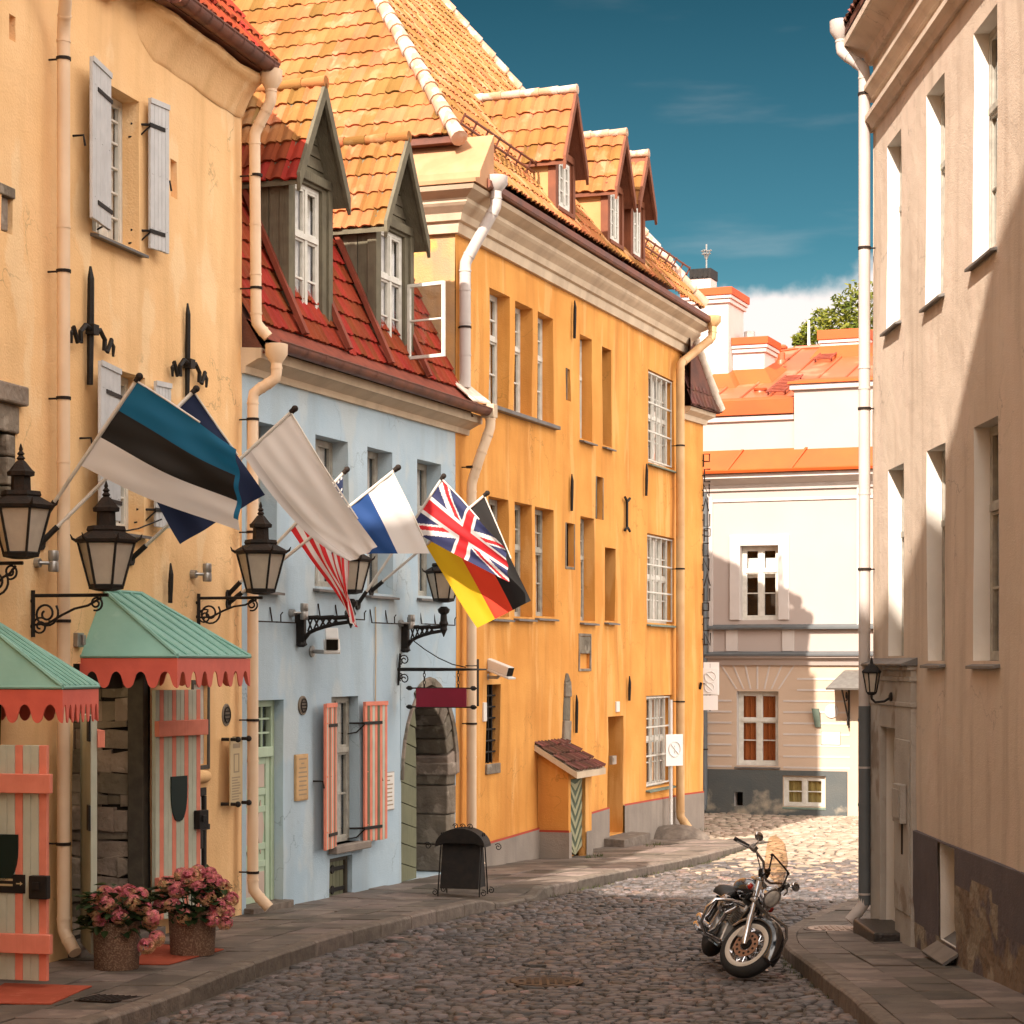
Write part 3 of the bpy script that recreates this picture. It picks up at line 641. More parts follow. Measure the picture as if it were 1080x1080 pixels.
mb = MB(); mb.grid(lambda a, b: (lambda y: Vector((kl(40.6)-2.6+(2.7+.06)*b-(y-40.6)*.5, y, gS(y)-.012-.02*b)))(40.55+6*a), 6, 3); struct(mb, 'corner_apron_paving', SLAB)

# ================================================================== YELLOW HOUSE
HY = thing('yellow_house', 'warm yellow plastered house with grey shutters and two striped doors under teal awnings', 'house', (FY.P.x, FY.P.y, gS(facY(FY, 0))), FY.ang())
F = FY; ZY = CZ+(CV-95)*facY(FY, FY.s(272))/FPX           # eave height
oW1 = opening(F, 98, 147, 78, 243, d=.24)
oW2 = opening(F, 112, 153, 386, 556, d=.24)
oDoor = opening(F, 76, 158, 700, 1010, d=.55, rm=2, niche=.75); oDoor['nm'] = 3; oDoor['z0'] = gS(21.0)+.05; oDoor['s1'] = F.s(158)
oDA = opening(F, -85, 0, 745, 1030, d=.6, rm=2, niche=1.5); oDA['z0'] = gS(18)+.05
oW3 = opening(F, 203, 218, 722, 808, d=.06)
oLow = opening(F, 204, 217, 832, 925, d=.22); oLow['z0'] = gS(23)+.12
oS1 = opening(F, 180, 187, 167, 207, d=.14, niche=.02); oS1['nm'] = 1
oS2 = opening(F, 9, 16, 14, 41, d=.14, niche=.02); oS2['nm'] = 1
oS3 = opening(F, 2, 14, 196, 243, d=.10, niche=.02); oS3['nm'] = 4
oS4 = opening(F, -30, 16, 440, 540, d=.35, niche=.2); oS4['rm'] = 4
ops = [oW1, oW2, oDoor, oDA, oW3, oLow, oS1, oS2, oS3, oS4]
wall(HY, F, 0, LY, gS(facY(F, 0))-.4, ZY+.2, ops, [YEL, YEL, DARK, STON, STON], depth=10, amp=.028)
def strip_frame(mb, F, o, wd, out, inn=.02, m=0, t=.5, sides='lrtb'):
    s0, s1, z0, z1 = o['s0'], o['s1'], o['z0'], o['z1']
    if 'l' in sides: mb.box(F, s0-wd, s0-.002, -inn, out, z0-(wd if 'b' in sides else 0), z1+(wd if 't' in sides else 0), m, t)
    if 'r' in sides: mb.box(F, s1+.002, s1+wd, -inn, out, z0-(wd if 'b' in sides else 0), z1+(wd if 't' in sides else 0), m, t)
    if 't' in sides: mb.box(F, s0, s1, -inn, out-.003, z1+.002, z1+wd, m, t)
    if 'b' in sides: mb.box(F, s0, s1, -inn, out-.003, z0-wd, z0-.002, m, t)
window(HY, F, oW1, cols=2, bars=(), leafbars=(.18, .36, .54, .72, .88), fm=WFR, d=.19)
window(HY, F, oW2, cols=2, bars=(), leafbars=(.2, .4, .6, .8), fm=WFR, d=.19)
window(HY, F, oW3, cols=2, bars=(), leafbars=(.2, .4, .6, .8), fm=WFR, sill=None, d=.035)
fr = MB(); strip_frame(fr, F, oW3, .05, .02); fr.build('window_casing', DFR, HY)
def shutter(H, F, a, z0, z1, w, ang, boards, m, nm='shutter', hinges=True, thick=.035, stripes=None, batt=True):
    """plank shutter hinged at wall station a, swung out by ang from the wall plane (w may be negative)"""
    sg = 1 if w > 0 else -1; ca, sa = math.cos(ang), math.sin(ang)
    G = Facade((0, 0), (1, 0), 1); base = F.P+F.t*a+F.n*.05
    G = Facade(base, F.t*ca*sg+F.n*sa, 1)
    if G.n.dot(F.n) < 0: G.n = -G.n
    W = abs(w); mb = MB(); bw = W/boards
    for i in range(boards):
        mi = stripes[i % len(stripes)] if stripes else 0
        mb.box(G, i*bw+.003, (i+1)*bw-.003, 0, thick, z0+random.uniform(-.004, .004), z1+random.uniform(-.004, .004), mi)
    mb.box(G, .002, W-.002, .004, thick-.006, z0+.01, z1-.01, stripes[0] if stripes else 0)
    for z in (z0+.22, z0+(z1-z0)*.5, z1-.25):
        for s_ in (.12, .5, .88): mb.lathe(G.w(W*s_, thick-.002, z), [(0, .012), (.010, .008)], 6, axis=(G.n.x, G.n.y, 0))
    o = mb.build(nm, m, H, bevel=.004)
    if batt:
        b = MB()
        b.box(G, .0, W, thick, thick+.012, z1-.05, z1+.004)
        b.build('shutter_cap', m if not isinstance(m, list) else m[0], o)
    if hinges:
        h = MB()
        for z in (z0+.18, z1-.28):
            h.box(G, -.02, W*.75, thick+.001, thick+.010, z-.02, z+.02)
            hp = F.w(a-.02*sg, .0, z); q = G.w(0, thick, z)
            h.tube([F.w(a-.10*sg, -.10, z), F.w(a-.02*sg, .03, z), q], .014, 6)
            h.tube([F.w(a-.11*sg, -.12, z-.14), F.w(a-.05*sg, -.02, z-.12), q-Vector((0, 0, .01))], .010, 6)
        build_each(h, 'hinge', IRON, o)
    return o, G
for (o_, l0, l1, r0, r1, vt, vb, vt2, vb2) in ((oW1, 84, 114, 156, 171, 63, 232, 103, 262), (oW2, 92, 124, 163, 174, 382, 546, 400, 553)):
    zt = F.sz(l1, vt+17)[1]; zb = F.sz(l0, vb)[1]; zt = F.sz(l0, vt)[1]
    a0 = F.s(l1, .05); a1 = F.s(l0, .05)
    shutter(HY, F, a0, zb, zt, -(a0-a1)*1.0, R(9), 5, GREY)
    b0 = o_['s1']+.10; b1 = F.s(r1, .05)
    shutter(HY, F, b0, zb, zt, (b1-b0)*.96, R(10), 5, GREY)
    mb = MB(); z = (zt+zb)/2
    for a in (a1-.06, b1+.04): mb.tube([F.w(a, 0, z), F.w(a, .12, z), F.w(a+.02, .13, z-.10)], .012, 6)
    build_each(mb, 'shutter_stay', IRON, HY)
mb = MB(); z = F.sz(150, 570)[1]                         # curled hook under the lower window
mb.tube([F.w(oW2['s0']+.25, -.1, z+.03), F.w(oW2['s0']+.5, .12, z+.10), F.w(oW2['s0']+.9, .20, z+.22)], .009, 6); mb.build('window_hook', IRON, HY)
# rough plaster cove under the eave, corbel, roof edge
mb = MB()
s0c = F.s(143); prof = [(0, -1.05), (.03, -1.0), (.10, -.80), (.20, -.55), (.32, -.33), (.42, -.22), (.47, -.12), (.46, -.02), (0, .02)]
def cove(a, b):
    s = s0c+(LY-.02-s0c)*a; k = min(1, a*7)**.5; i = b*(len(prof)-1); j = min(int(i), len(prof)-2); f = i-j
    o = .62*(prof[j][0]*(1-f)+prof[j+1][0]*f); z = prof[j][1]*(1-f)+prof[j+1][1]*f
    w = .05*noise.noise(Vector((s*1.1, 0, 0)))+.02*noise.noise(Vector((s*3, b*3, 0)))
    return F.w(s, o*k*.95+w*o+.004, ZY+z*.46*(.72+.28*k)+.10*(1-k)+w)
mb.grid(cove, 40, 24); mb.add([cove(1, j/24) for j in range(25)], [tuple(range(25))]); mb.build('eave_cove', YEL, HY, smooth='all')
mb = MB(); mb.box(F, F.s(88), F.s(119), 0, .22, ZY-.02, ZY+.25); mb.box(F, F.s(88)+.05, F.s(119)-.06, 0, .14, ZY-.18, ZY-.021); mb.build('corbel', YEL, HY, bevel=.06)
mb = MB(); s1r = LY+.12; ys = (-F.n.x*.62, -F.n.y*.62, .785)
tiles(mb, F.w(F.s(120), .36, ZY+.20), (F.t.x, F.t.y, 0), ys, [(0, 0), (s1r-F.s(120), 0), (s1r-F.s(120), 8.2), (0, 8.2)], .23, .36)
RYs = MB(); a0 = -3.5
up = Vector(ys)
for (x0, x1) in ((0.0, s1r),):
    A, B = F.w(x0, .28, ZY+.13), F.w(x1, .28, ZY+.13); C, D = B+up*8.4, A+up*8.4
    RYs.quad(A, B, C, D); E, G_ = F.w(x1, -10, ZY+.13), F.w(x0, -10, ZY+.13); RYs.quad(D, C, E, G_); RYs.add([B, C, E], [(0, 1, 2)]); RYs.add([A, D, G_], [(0, 1, 2)])
    RYs.quad(A, B, E, G_)
ro = RYs.build('roof', BTIL, HY); mb.build('roof_tiles', RTIL, ro, smooth=True, recalc=False)
mb = MB(); mb.hexa([F.w(s1r-.03, .28, ZY+.12), F.w(s1r+.03, .28, ZY+.12), F.w(s1r+.03, .28, ZY+.26), F.w(s1r-.03, .28, ZY+.26)]+[p+up*8.3 for p in (F.w(s1r-.03, .28, ZY+.12), F.w(s1r+.03, .28, ZY+.12), F.w(s1r+.03, .28, ZY+.26), F.w(s1r-.03, .28, ZY+.26))])
mb.box(F, F.s(120), s1r, .20, .32, ZY+.03, ZY+.13); mb.build('verge_board', COPR, ro)
mb = MB(); a0, a1 = F.s(184, .37), LY-.02
mb.grid(lambda a, b: F.w(a0+(a1-a0)*a, .38+.10*math.cos(math.pi*b), ZY+.12-.10*math.sin(math.pi*b)), 12, 10)
mb.tube([F.w(a0, .48, ZY+.125), F.w(a1, .48, ZY+.125)], .014, 6); mb.tube([F.w(a0, .28, ZY+.125), F.w(a1, .28, ZY+.125)], .010, 6)
for i in range(9): a = a0+(a1-a0)*(i+.5)/9; mb.grid(lambda u, v: F.w(a-.012+.024*u, .38+.108*math.cos(math.pi*v), ZY+.118-.108*math.sin(math.pi*v)), 1, 10)
mb.add([F.w(a0, .38+.10*math.cos(math.pi*j/10), ZY+.12-.10*math.sin(math.pi*j/10)) for j in range(11)], [tuple(range(11))])
mb.build('gutter', COPR, HY, smooth=True, recalc=False)
mb = MB(); z1 = ZY+.72; A = F.w(F.s(186), .1, z1)                       # snow rail on the roof edge
mb.tube([F.w(F.s(165), .12, z1), F.w(F.s(222), .12, z1)], .018, 6); mb.tube([F.w(F.s(165), .12, z1+.12), F.w(F.s(222), .12, z1+.12)], .018, 6)
for u in (168, 190, 214): mb.tube([F.w(F.s(u), .1, z1-.15), F.w(F.s(u), .12, z1+.16)], .018, 6)
mb.build('snow_rail', COPR, ro)
# pipes: the near one down to the pavement, the short one into the neighbour's gutter, the border one to the ground
p = F.pt
a = F.s(67, .16); ab = F.s(83, .5)
downpipe(HY, [F.w(ab+.1, .45, ZY-.0), F.w(ab, .40, ZY-.2), F.w(a, .16, F.sz(67, 30, .16)[1]), F.w(a, .16, gS(facY(F, a))+.30), F.w(a-.12, .34, gS(facY(F, a))+.12)], .062, PIPY, False,
         [(F.w(a, .16, F.sz(67, v, .16)[1]), Vector((*(-F.n*.17), 0))) for v in (62, 286, 420, 655, 890)])
a = LY-.05
downpipe(HY, [F.w(LY-.04, .38, ZY-.14), F.w(LY-.04, .38, ZY-.30), F.w(a, .18, ZY-.66), F.w(a, .20, F.sz(262, 338, .2)[1]), F.w(a+.05, .33, F.sz(262, 352, .2)[1])], .065, PIPY, True, [(F.w(a, .20, F.sz(262, v, .2)[1]), Vector((*(-F.n*.2), 0))) for v in (180, 300)])
a2 = LY-.08; zg = gS(facY(F, LY))
downpipe(HY, [F.w(a2+.06, .44, F.sz(268, 374, .4)[1]), F.w(a2+.06, .44, F.sz(268, 392, .4)[1]), F.w(a2, .17, F.sz(262, 412, .2)[1]), F.w(a2, .17, zg+.30), F.w(a2+.03, .36, zg+.10)], .065, PIPY, True,
         [(F.w(a2, .17, F.sz(262, v, .2)[1]), Vector((*(-F.n*.17), 0))) for v in (440, 560, 760, 922)])
# black iron wall anchors
def anchor(H, F, u, v0, v1, curls=None, r=.03, name='wall_anchor'):
    a, zt = F.sz(u, v0); zb = F.sz(u, v1)[1]; mb = MB()
    mb.tube([F.w(a, .05, zb), F.w(a, .055, zb+(zt-zb)*.5), F.w(a, .06, zt-.12), F.w(a+.01, .05, zt)], [r*.9, r*1.1, r*1.0, r*.35], 6)
    if curls:
        zc = F.sz(u, curls)[1]; T = Vector((F.t.x, F.t.y, 0)); c = F.w(a, .08, zc)
        mb.box(F, a-.06, a+.06, .03, .12, zc-.05, zc+.05)
        for sg in (-1, 1):
            # the cross-bolt's curled ends stand out across the wall
            q = [c+T*sg*.05, c+T*sg*.16+UPZ*.02, c+T*sg*.27-UPZ*.06, c+T*sg*.26-UPZ*.16, c+T*sg*.33-UPZ*.17, c+T*sg*.42-UPZ*.04, c+T*sg*.47-UPZ*.10, c+T*sg*.46-UPZ*.2]
            mb.tube(q, [.026, .026, .026, .026, .026, .026, .022, .014], 6)
    return mb.build(name, IRON, H)
anchor(HY, F, 90, 281, 406, 348, .035); anchor(HY, F, 193, 320, 420, 384, .03); anchor(HY, F, 175, 594, 636, None, .028)
# stone niche frames, small fittings on the wall
mb = MB()
for i in range(4): mb.box(F, F.s(-30), F.s(17)+(.03 if i % 2 else 0), -.02, .02+.012*(i % 2), F.sz(0, 450+i*24)[1]-.20, F.sz(0, 450+i*24)[1], 0, random.random()) if i < 0 else None
z1, z0 = F.sz(10, 408)[1], F.sz(10, 545)[1]; sA, sB = F.s(-30), F.s(14)
mb.box(F, sA, F.s(22), -.02, .09, z1-.16, z1+.02, 0, .8); mb.box(F, sA, F.s(18), -.02, .03, z1-.42, z1-.165, 0, .55)
zz = z1-.43
while zz > z0: h = random.uniform(.18, .30); mb.box(F, F.s(5), F.s(15)+random.uniform(-.04, .10), -.30, .02+random.uniform(-.01, .02), zz-h, zz-.012, 0, random.random()); zz -= h
mb.build('stone_niche_surround', STON, HY, bevel=.02)
mb = MB(); z1, z0 = F.sz(8, 196)[1], F.sz(8, 243)[1]; strip = [(0, .1), (.35, .3), (.62, .45), (.85, .2)]
mb.box(F, oS3['s0']-.05, oS3['s1']+.02, -.1, .015, z1-.10, z1, 0, .4); mb.box(F, oS3['s0']+.05, oS3['s1']-.04, -.1, -.03, z0, z1-.105, 0, .7); mb.build('stone_slit', STON, HY, bevel=.012)
# open left doorway: timber frames, lintel
mb = MB(); o_ = oDoor
mb.box(F, o_['s1']-.12, o_['s1']+.01, -.20, -.02, o_['z0'], o_['z1'])
mb.box(F, o_['s0'], o_['s1']-.13, -.5, -.25, o_['z1']-.26, o_['z1']); mb.build('door_frame', DFR, HY, bevel=.01)
mb = MB(); mb.box(F, o_['s0']+.2, o_['s1']-.75, -.86, -.76, o_['z0']+1.45, o_['z0']+2.15); mb.box(F, o_['s0']+.9, o_['s1']-.8, -.86, -.77, o_['z0']+1.1, o_['z0']+1.27); mb.build('menu_board', DARK, HY)
mb = MB(); mb.box(F, o_['s0']-.1, o_['s1']+.1, -.3, .14, o_['z0']-.25, o_['z0']+.03); mb.box(F, oDA['s0']-.1, oDA['s1']+.1, -.3, .14, oDA['z0']-.25, oDA['z0']+.03); build_each(mb, 'door_step', SLAB, HY, bevel=.01)
# rough stones inside the doorway
mb = MB(); wz = o_['z0']; st = o_['s0']
rr = random.Random(4)
while wz < o_['z1']-.3:
    h = rr.uniform(.07, .26); x = -.215
    while x > -1.28:                      # rough masonry of the passage's side
        w_ = rr.uniform(.10, .42); q = rr.uniform(.03, .11); x2 = max(x-w_, -1.29); dz = [rr.uniform(-.03, .03) for _ in range(4)]; y0, y1 = F.w(o_['s1']-q, x2, 0), F.w(o_['s1']-q*rr.uniform(.7, 1.1), x, 0); b0, b1 = F.w(o_['s1'], x2, 0), F.w(o_['s1'], x, 0); mb.hexa([p+UPZ*(wz+d) for p, d in ((y0, dz[0]), (y1, dz[1]), (b1, dz[1]), (b0, dz[0]))]+[p+UPZ*(wz+h-.004+d) for p, d in ((y0, dz[2]), (y1, dz[3]), (b1, dz[3]), (b0, dz[2]))], 0, rr.random()); x -= w_
    wz += h
mb.build('inner_stone_wall', STON, HY, bevel=.025)
# low side entrance: moulded hood, white leaf, padlocked bar
mb = MB(); c0, c1 = oLow['s0']-.06, oLow['s1']+.30; zt = oLow['z1']
mb.tube([F.w(c0-.1, .0, zt+.10), F.w(c0+.2, .015, zt+.13), F.w(c1-.30, .0, zt+.12), F.w(c1-.16, -.03, zt+.08)], [.05, .08, .07, .02], 10)
mb.build('plaster_hood', YEL, HY, smooth='all')
mb = MB(); mb.box(F, oLow['s0'], oLow['s1']-.07, -.08, -.02, oLow['z0'], zt-.1); d_ = mb.build('low_door', WFR, HY, bevel=.008)
mb = MB(); mb.box(F, oLow['s0'], oLow['s1'], -.22, .01, zt-.09, zt-.002); mb.box(F, oLow['s1']-.06, oLow['s1']-.002, -.2, .012, oLow['z0'], zt-.095)
zl = F.sz(205, 874)[1]; mb.box(F, oLow['s0']-.3, oLow['s1']+.03, .015, .04, zl-.03, zl+.03); mb.box(F, oLow['s0']-.42, oLow['s0']-.12, .10, .17, zl-.20, zl-.01)
mb.build('lock_bar', IRON, d_)
# iron-cornered notice frame, round plaque
mb = MB(); s0, s1 = F.s(233), F.s(246); zt, zb = F.sz(233, 778)[1], F.sz(233, 850)[1]
NF = thing('notice_board', 'narrow tan notice panel on black iron pegs beside the cream border pipe', 'notice', (*F.w(s0, 0, zb).xy, zb), FY.ang())
mb.box(F, s0, s1, .10, .115, zb, zt); mb.build('panel', NOTI, NF)
mb = MB()
for z in (zb+.02, zt-.02):
    for s_ in (s0+.02, s1-.02): mb.tube([F.w(s_, -.01, z), F.w(s_, .20, z)], .02, 8); mb.ball(F.w(s_, .20, z), .035, 8, 6)
build_each(mb, 'peg', IRON, NF)
mb = MB()
hN = zt-zb
for i in range(9): z = zt-hN*(.60+.04*i); mb.box(F, s0+.05, s1-.05-random.uniform(0, .12), .1155, .1165, z, z+.013)
mb.box(F, s0+.08, s1-.08, .1155, .1165, zt-hN*.16, zt-hN*.09)
for q in ((s0+.10, s0+.13, zt-hN*.52, zt-hN*.24), (s1-.13, s1-.10, zt-hN*.52, zt-hN*.24), (s0+.131, s1-.131, zt-hN*.26, zt-hN*.24), (s0+.131, s1-.131, zt-hN*.52, zt-hN*.50)): mb.box(F, q[0], q[1], .1155, .1165, q[2], q[3])
mb.build('print', INK, NF)
def medallion(F, u, v, r, lab):
    a, z = F.sz(u, v); T = thing('wall_plaque', lab, 'plaque', F.w(a, 0, z), F.ang(), 'oval cast plaques on the walls')
    mb = MB(); A = (F.n.x, F.n.y, 0); mb.lathe(F.w(a, -.01, z), [(0, r), (.022, r), (.026, r*.85), (.020, r*.8), (.020, .001)], 20, A); mb.build('plate', mat('dull_bronze', (.20, .16, .11), .6, c2=(.14, .11, .08), sc=10), T, smooth=True)
    mb = MB()
    for q in range(3): mb.box(F, a-r*.5, a+r*.5, .018, .026, z-r*.4+q*r*.33, z-r*.28+q*r*.33)
    mb.tube([F.w(a+math.cos(k*math.pi/12)*r*.68, .024, z+math.sin(k*math.pi/12)*r*.68) for k in range(24)], .008, 5, closed=True)
    mb.build('relief', RUST, T)
medallion(F, 238, 754, .13, 'dark oval cast plaque on yellow plaster above the iron-pegged notice panel')
mb = MB(); a, z = F.sz(80, 675); mb.box(F, a-.07, a+.07, 0, .06, z-.07, z+.07); mb.box(F, a+.0, a+.05, .06, .09, z-.05, z+.05); mb.build('junction_box', STEEL, HY, bevel=.01)
# plank doors with coral stripes
def plank_door(H, F, a, z0, z1, dirn, w, lock, shield=(.34, .62, .25), plate=False):
    G = Facade(F.P+F.t*a+F.n*.06, dirn, 1)
    if G.n.y > 0: G.n = -G.n
    mb = MB(); n = 11; bw = w/n
    for i in range(n): mb.box(G, i*bw+.002, (i+1)*bw-.002, 0, .05, z0, z1, 1 if i % 3 == 1 or i in (0, n-1) and False else 0)
    mb.box(G, .004, w-.004, .008, .042, z0+.004, z1-.004)
    d = mb.build('door', [SAGE, CORP], H, bevel=.003)
    b = MB()
    for f in (.12, .80): b.box(G, -.02, w+.06, .05, .11, z0+(z1-z0)*f-.005, z0+(z1-z0)*f+.16)
    build_each(b, 'batten', CORP, d, bevel=.006)
    h0 = z0+(z1-z0)*shield[1]; r = w*.18; c = w*.5; s = MB()
    hh = shield[2]*(z1-z0)*.8
    pts = [G.w(c-r, .052, h0), G.w(c+r, .052, h0)]+[G.w(c+r*math.cos(q*math.pi/2/6)**.75, .052, h0-hh*.30-hh*.70*math.sin(q*math.pi/2/6)) for q in range(7)]+[G.w(c-r*math.cos(q*math.pi/2/6)**.75, .052, h0-hh*.30-hh*.70*math.sin(q*math.pi/2/6)) for q in range(5, -1, -1)]
    s.prism(pts, (G.n.x*.012, G.n.y*.012, 0)); s.build('shield', DGRN, d)
    L = MB(); zl = z0+(z1-z0)*lock; L.box(G, w-.13, w+.04, .052, .13, zl-.10, zl+.10); L.box(G, w-.09, w-.02, .132, .15, zl-.02, zl+.05); build_each(L, 'lock', IRON, d, bevel=.008)
    if plate:
        q = MB(); q.box(G, w*.18, w*.76, .052, .062, zl-.06, zl+.10); pl = q.build('door_sign', IRON, d)
        t = MB()
        for k in range(2): t.box(G, w*.22, w*.62, .0625, .064, zl+.0+.045*k, zl+.018+.045*k)
        t.box(G, w*.66, w*.72, .0625, .064, zl+.018, zl+.028); t.add([G.w(w*.705, .064, zl+.005), G.w(w*.735, .064, zl+.023), G.w(w*.705, .064, zl+.041)], [(0, 1, 2)])
        t.build('sign_text', NOTI, pl)
    return d
zd = oDoor['z0']+.03
aA = F.s(-46); G0 = F.P+F.t*aA
plank_door(HY, F, aA, gS(18)+.06, F.sz(0, 782, .7)[1]-.05, (F.n.x, F.n.y), F.out(aA, 52)-.06, .40, plate=True)
plank_door(HY, F, F.s(160, .06), zd+.08, F.sz(160, 728, .05)[1], tuple(F.t*.975+F.n*.22), .80, .42)
# third leaf stands open edge-on to the street
cdir = (F.w(F.s(80), 0, 0)-Vector((0, 0, 0))).xy.normalized()*-1
mb = MB(); e0 = F.P+F.t*F.s(86)+F.n*.02; e1 = Vector(((99-CU)/FPX*20.05, 20.05)); G = Facade(e0, e1-e0, 1); wl = (e1-e0).length
mb.box(G, 0, wl, -.03, .03, zd+.04, F.sz(99, 752)[1]); dC = mb.build('door', SAGE, HY, bevel=.004)
mb = MB()
for f in (.12, .86): z = zd+2.4*f; mb.box(G, -.01, wl+.03, -.10, -.031, z-.08, z+.08)
build_each(mb, 'batten', CORP, dC, bevel=.005)
mb = MB()
for f in (.20, .55, .9): mb.box(G, wl-.16, wl+.012, .031, .05, zd+2.4*f-.12, zd+2.4*f+.12)
build_each(mb, 'lock', IRON, dC)

# ------------------------------------------------------------------ teal awnings
def awning(F, uw, uc, ur, vtop, vbot, lab, drop=.31, apex=.22):
    """hipped sheet-metal canopy with a scalloped coral valance"""
    s0 = F.s(uw); y = facY(F, s0); proj = F.out(s0, uc); s1 = F.s(ur, proj); zb = F.sz(uc, vbot, proj)[1]; zt = F.sz(uw, vtop)[1]
    T = thing('awning', lab, 'awning', F.w(s0, 0, zb-drop), F.ang(), 'teal metal awnings over the striped doors')
    hx = min(proj*apex*2.2, (s1-s0)*.35)
    A, B, C, D = F.w(s0, 0, zb), F.w(s0, proj, zb), F.w(s1, proj, zb), F.w(s1, 0, zb); E, G = F.w(s0+hx, .02, zt), F.w(s1-hx, .02, zt)
    mb = MB()
    mb.add([A, B, E], [(0, 1, 2)]); mb.quad(B, C, G, E); mb.add([C, D, G], [(0, 1, 2)])
    # standing seams on the street face and hip rolls
    n = 7
    for i in range(1, n):
        f = i/n; b = B.lerp(C, f); sx = s0+(s1-s0)*f
        if sx < s0+hx: q = (sx-s0)/hx; t_ = B.lerp(E, q)
        elif sx > s1-hx: q = (s1-sx)/hx; t_ = C.lerp(G, q)
        else: t_ = E.lerp(G, (sx-s0-hx)/max(1e-3, s1-s0-2*hx))
        mb.tube([b+UPZ*.012, t_+UPZ*.012], .016, 6)
    for a, b in ((B, E), (C, G), (E, G)): mb.tube([a+UPZ*.01, b+UPZ*.01], .02, 6)
    for a, b in ((A, B), (B, C), (C, D)): mb.tube([a, b], .018, 6)
    mb.build('canopy', TEAL, T)
    v = MB()
    def val(P, Q, k, thick):
        L = (Q-P).length; d = (Q-P)/L; nn = Vector((d.y, -d.x, 0)); n_ = k*16; top = []; bot = []
        for i in range(n_+1):
            f = i/n_; w = math.cos(2*math.pi*f*k+.0); dz = drop*(.74+.26*math.copysign(abs(w)**.55, w))
            top.append(P+d*L*f-UPZ*.02); bot.append(P+d*L*f-UPZ*dz)
        b = len(v.v); v.v += top+bot; m_ = n_+1
        for i in range(n_): v.f.append((b+i, b+i+1, b+m_+i+1, b+m_+i)); v.m.append(0); v.t.append(.5)
    val(A, B, 4 if proj > .8 else 3, .01); val(B, C, 7, .01); val(C, D, 4, .01)
    o = v.build('valance', CORL, T); sd = o.modifiers.new('thick', 'SOLIDIFY'); sd.thickness = .012
    fr = MB()
    for s_ in (s0+.05, s1-.05): fr.tube([F.w(s_, 0, zb-.03), F.w(s_, proj-.03, zb-.03)], .018, 6)
    fr.build('support', IRON, T)
    return T, s0, s1, proj, zb
awning(FY, 84, 187, 264, 622, 692, 'teal metal awning with red scalloped valance over the open stone doorway')
awning(FY, -40, 66, 104, 652, 725, 'teal awning cut off at the picture edge over the closed striped door')
# bare bulb glowing in the passage behind the door
def bulb():
    a = F.s(112); p = F.w(a, -.60, F.sz(117, 733, -.6)[1])
    T = thing('hanging_bulb', 'small glowing bulb hanging inside the dark doorway', 'lamp', p)
    m = bpy.data.materials.new('glowing_filament_glass'); m.use_nodes = True; b = m.node_tree.nodes['Principled BSDF']
    b.inputs['Emission Color'].default_value = (1, .55, .22, 1); b.inputs['Emission Strength'].default_value = 9
    mb = MB(); mb.ball(p, .028, 12, 8); mb.build('glass', m, T, smooth='all')
    l = bpy.data.lights.new('bulb_glow', 'POINT'); l.energy = 4; l.color = (1, .72, .42); l.shadow_soft_size = .03; lo = bpy.data.objects.new('bulb_glow', l); COL.objects.link(lo); lo.location = p-UPZ*.07+Vector((.02, -.05, 0))
    mb = MB(); mb.lathe(p+UPZ*.026, [(0, .014), (.05, .012)], 8); mb.tube([p+UPZ*.07, p+UPZ*.5], .005, 5); mb.build('flex', IRON, T)
bulb()

# ================================================================== BLUE HOUSE
F = FB; HB = thing('blue_house', 'pale blue plastered house with red mansard roof and two olive boarded dormers', 'house', (FB.P.x, FB.P.y, gS(facY(FB, 0))), FB.ang())
ZB = CZ+3.62
oB = [opening(F, 258, 292, 441, 619, d=.26), opening(F, 332, 367, 458, 618, d=.26), opening(F, 387, 414, 471, 625, d=.26), opening(F, 440, 465, 484, 628, d=.26)]
for o_ in oB: o_['s0'] = max(.12, o_['s0'])
oBD = opening(F, 264, 299, 739, 966, d=.17); oBD['s0'] = .12
oBW = opening(F, 350, 378, 735, 892, d=.20)
oBC = opening(F, 347, 371, 906, 953, d=.20)
oBA = opening(F, 423, 477, 722, 932, d=.75, niche=1.6); oBA['s1'] = LB-.02; oBA['nm'] = 3
oBD['z0'] = gS(facY(F, .5))+.06; oBA['z0'] = gS(facY(F, LB))+.02
wall(HB, F, 0, LB, gS(25)-.5, ZB, oB+[oBD, oBW, oBC, oBA], [BLU, BLU, DARK, BLU], depth=8, amp=.022)
for o_ in oB: window(HB, F, o_, cols=2, bars=(.66,), leafbars=(), fm=WFG, d=.22, cm=CURT, sill=SILL)
window(HB, F, oBW, cols=2, bars=(.64,), leafbars=(.32,), fm=WFG, d=.13, sill=None, cm=CURT)
mb = MB(); mb.box(F, oBW['s0']-.12, oBW['s1']+.15, -.20, .13, oBW['z0']-.10, oBW['z0']); mb.build('stone_sill', GRE, HB, bevel=.015)
for (u0, u1, ang, sg) in ((336, 353, 8, -1), (376, 395, 8, 1)):
    zt = F.sz(336, 742)[1]; zb = F.sz(336, 896)[1]
    s0, s1 = F.s(u0, .05), F.s(u1, .05)
    o_, G = shutter(HB, F, (oBW['s0']-.04) if sg < 0 else (oBW['s1']+.03), zb, zt, sg*(s1-s0)*.97, R(ang), 9, [CORP, OLVD, SAGE], stripes=[0, 1, 0, 2], hinges=True)
    mb = MB(); a = s0-.05 if sg < 0 else s1+.04; z = (zt+zb)/2-.05; mb.tube([F.w(a, 0, z), F.w(a, .13, z), F.w(a+.02, .14, z-.09)], .013, 6); build_each(mb, 'shutter_stay', IRON, HB)
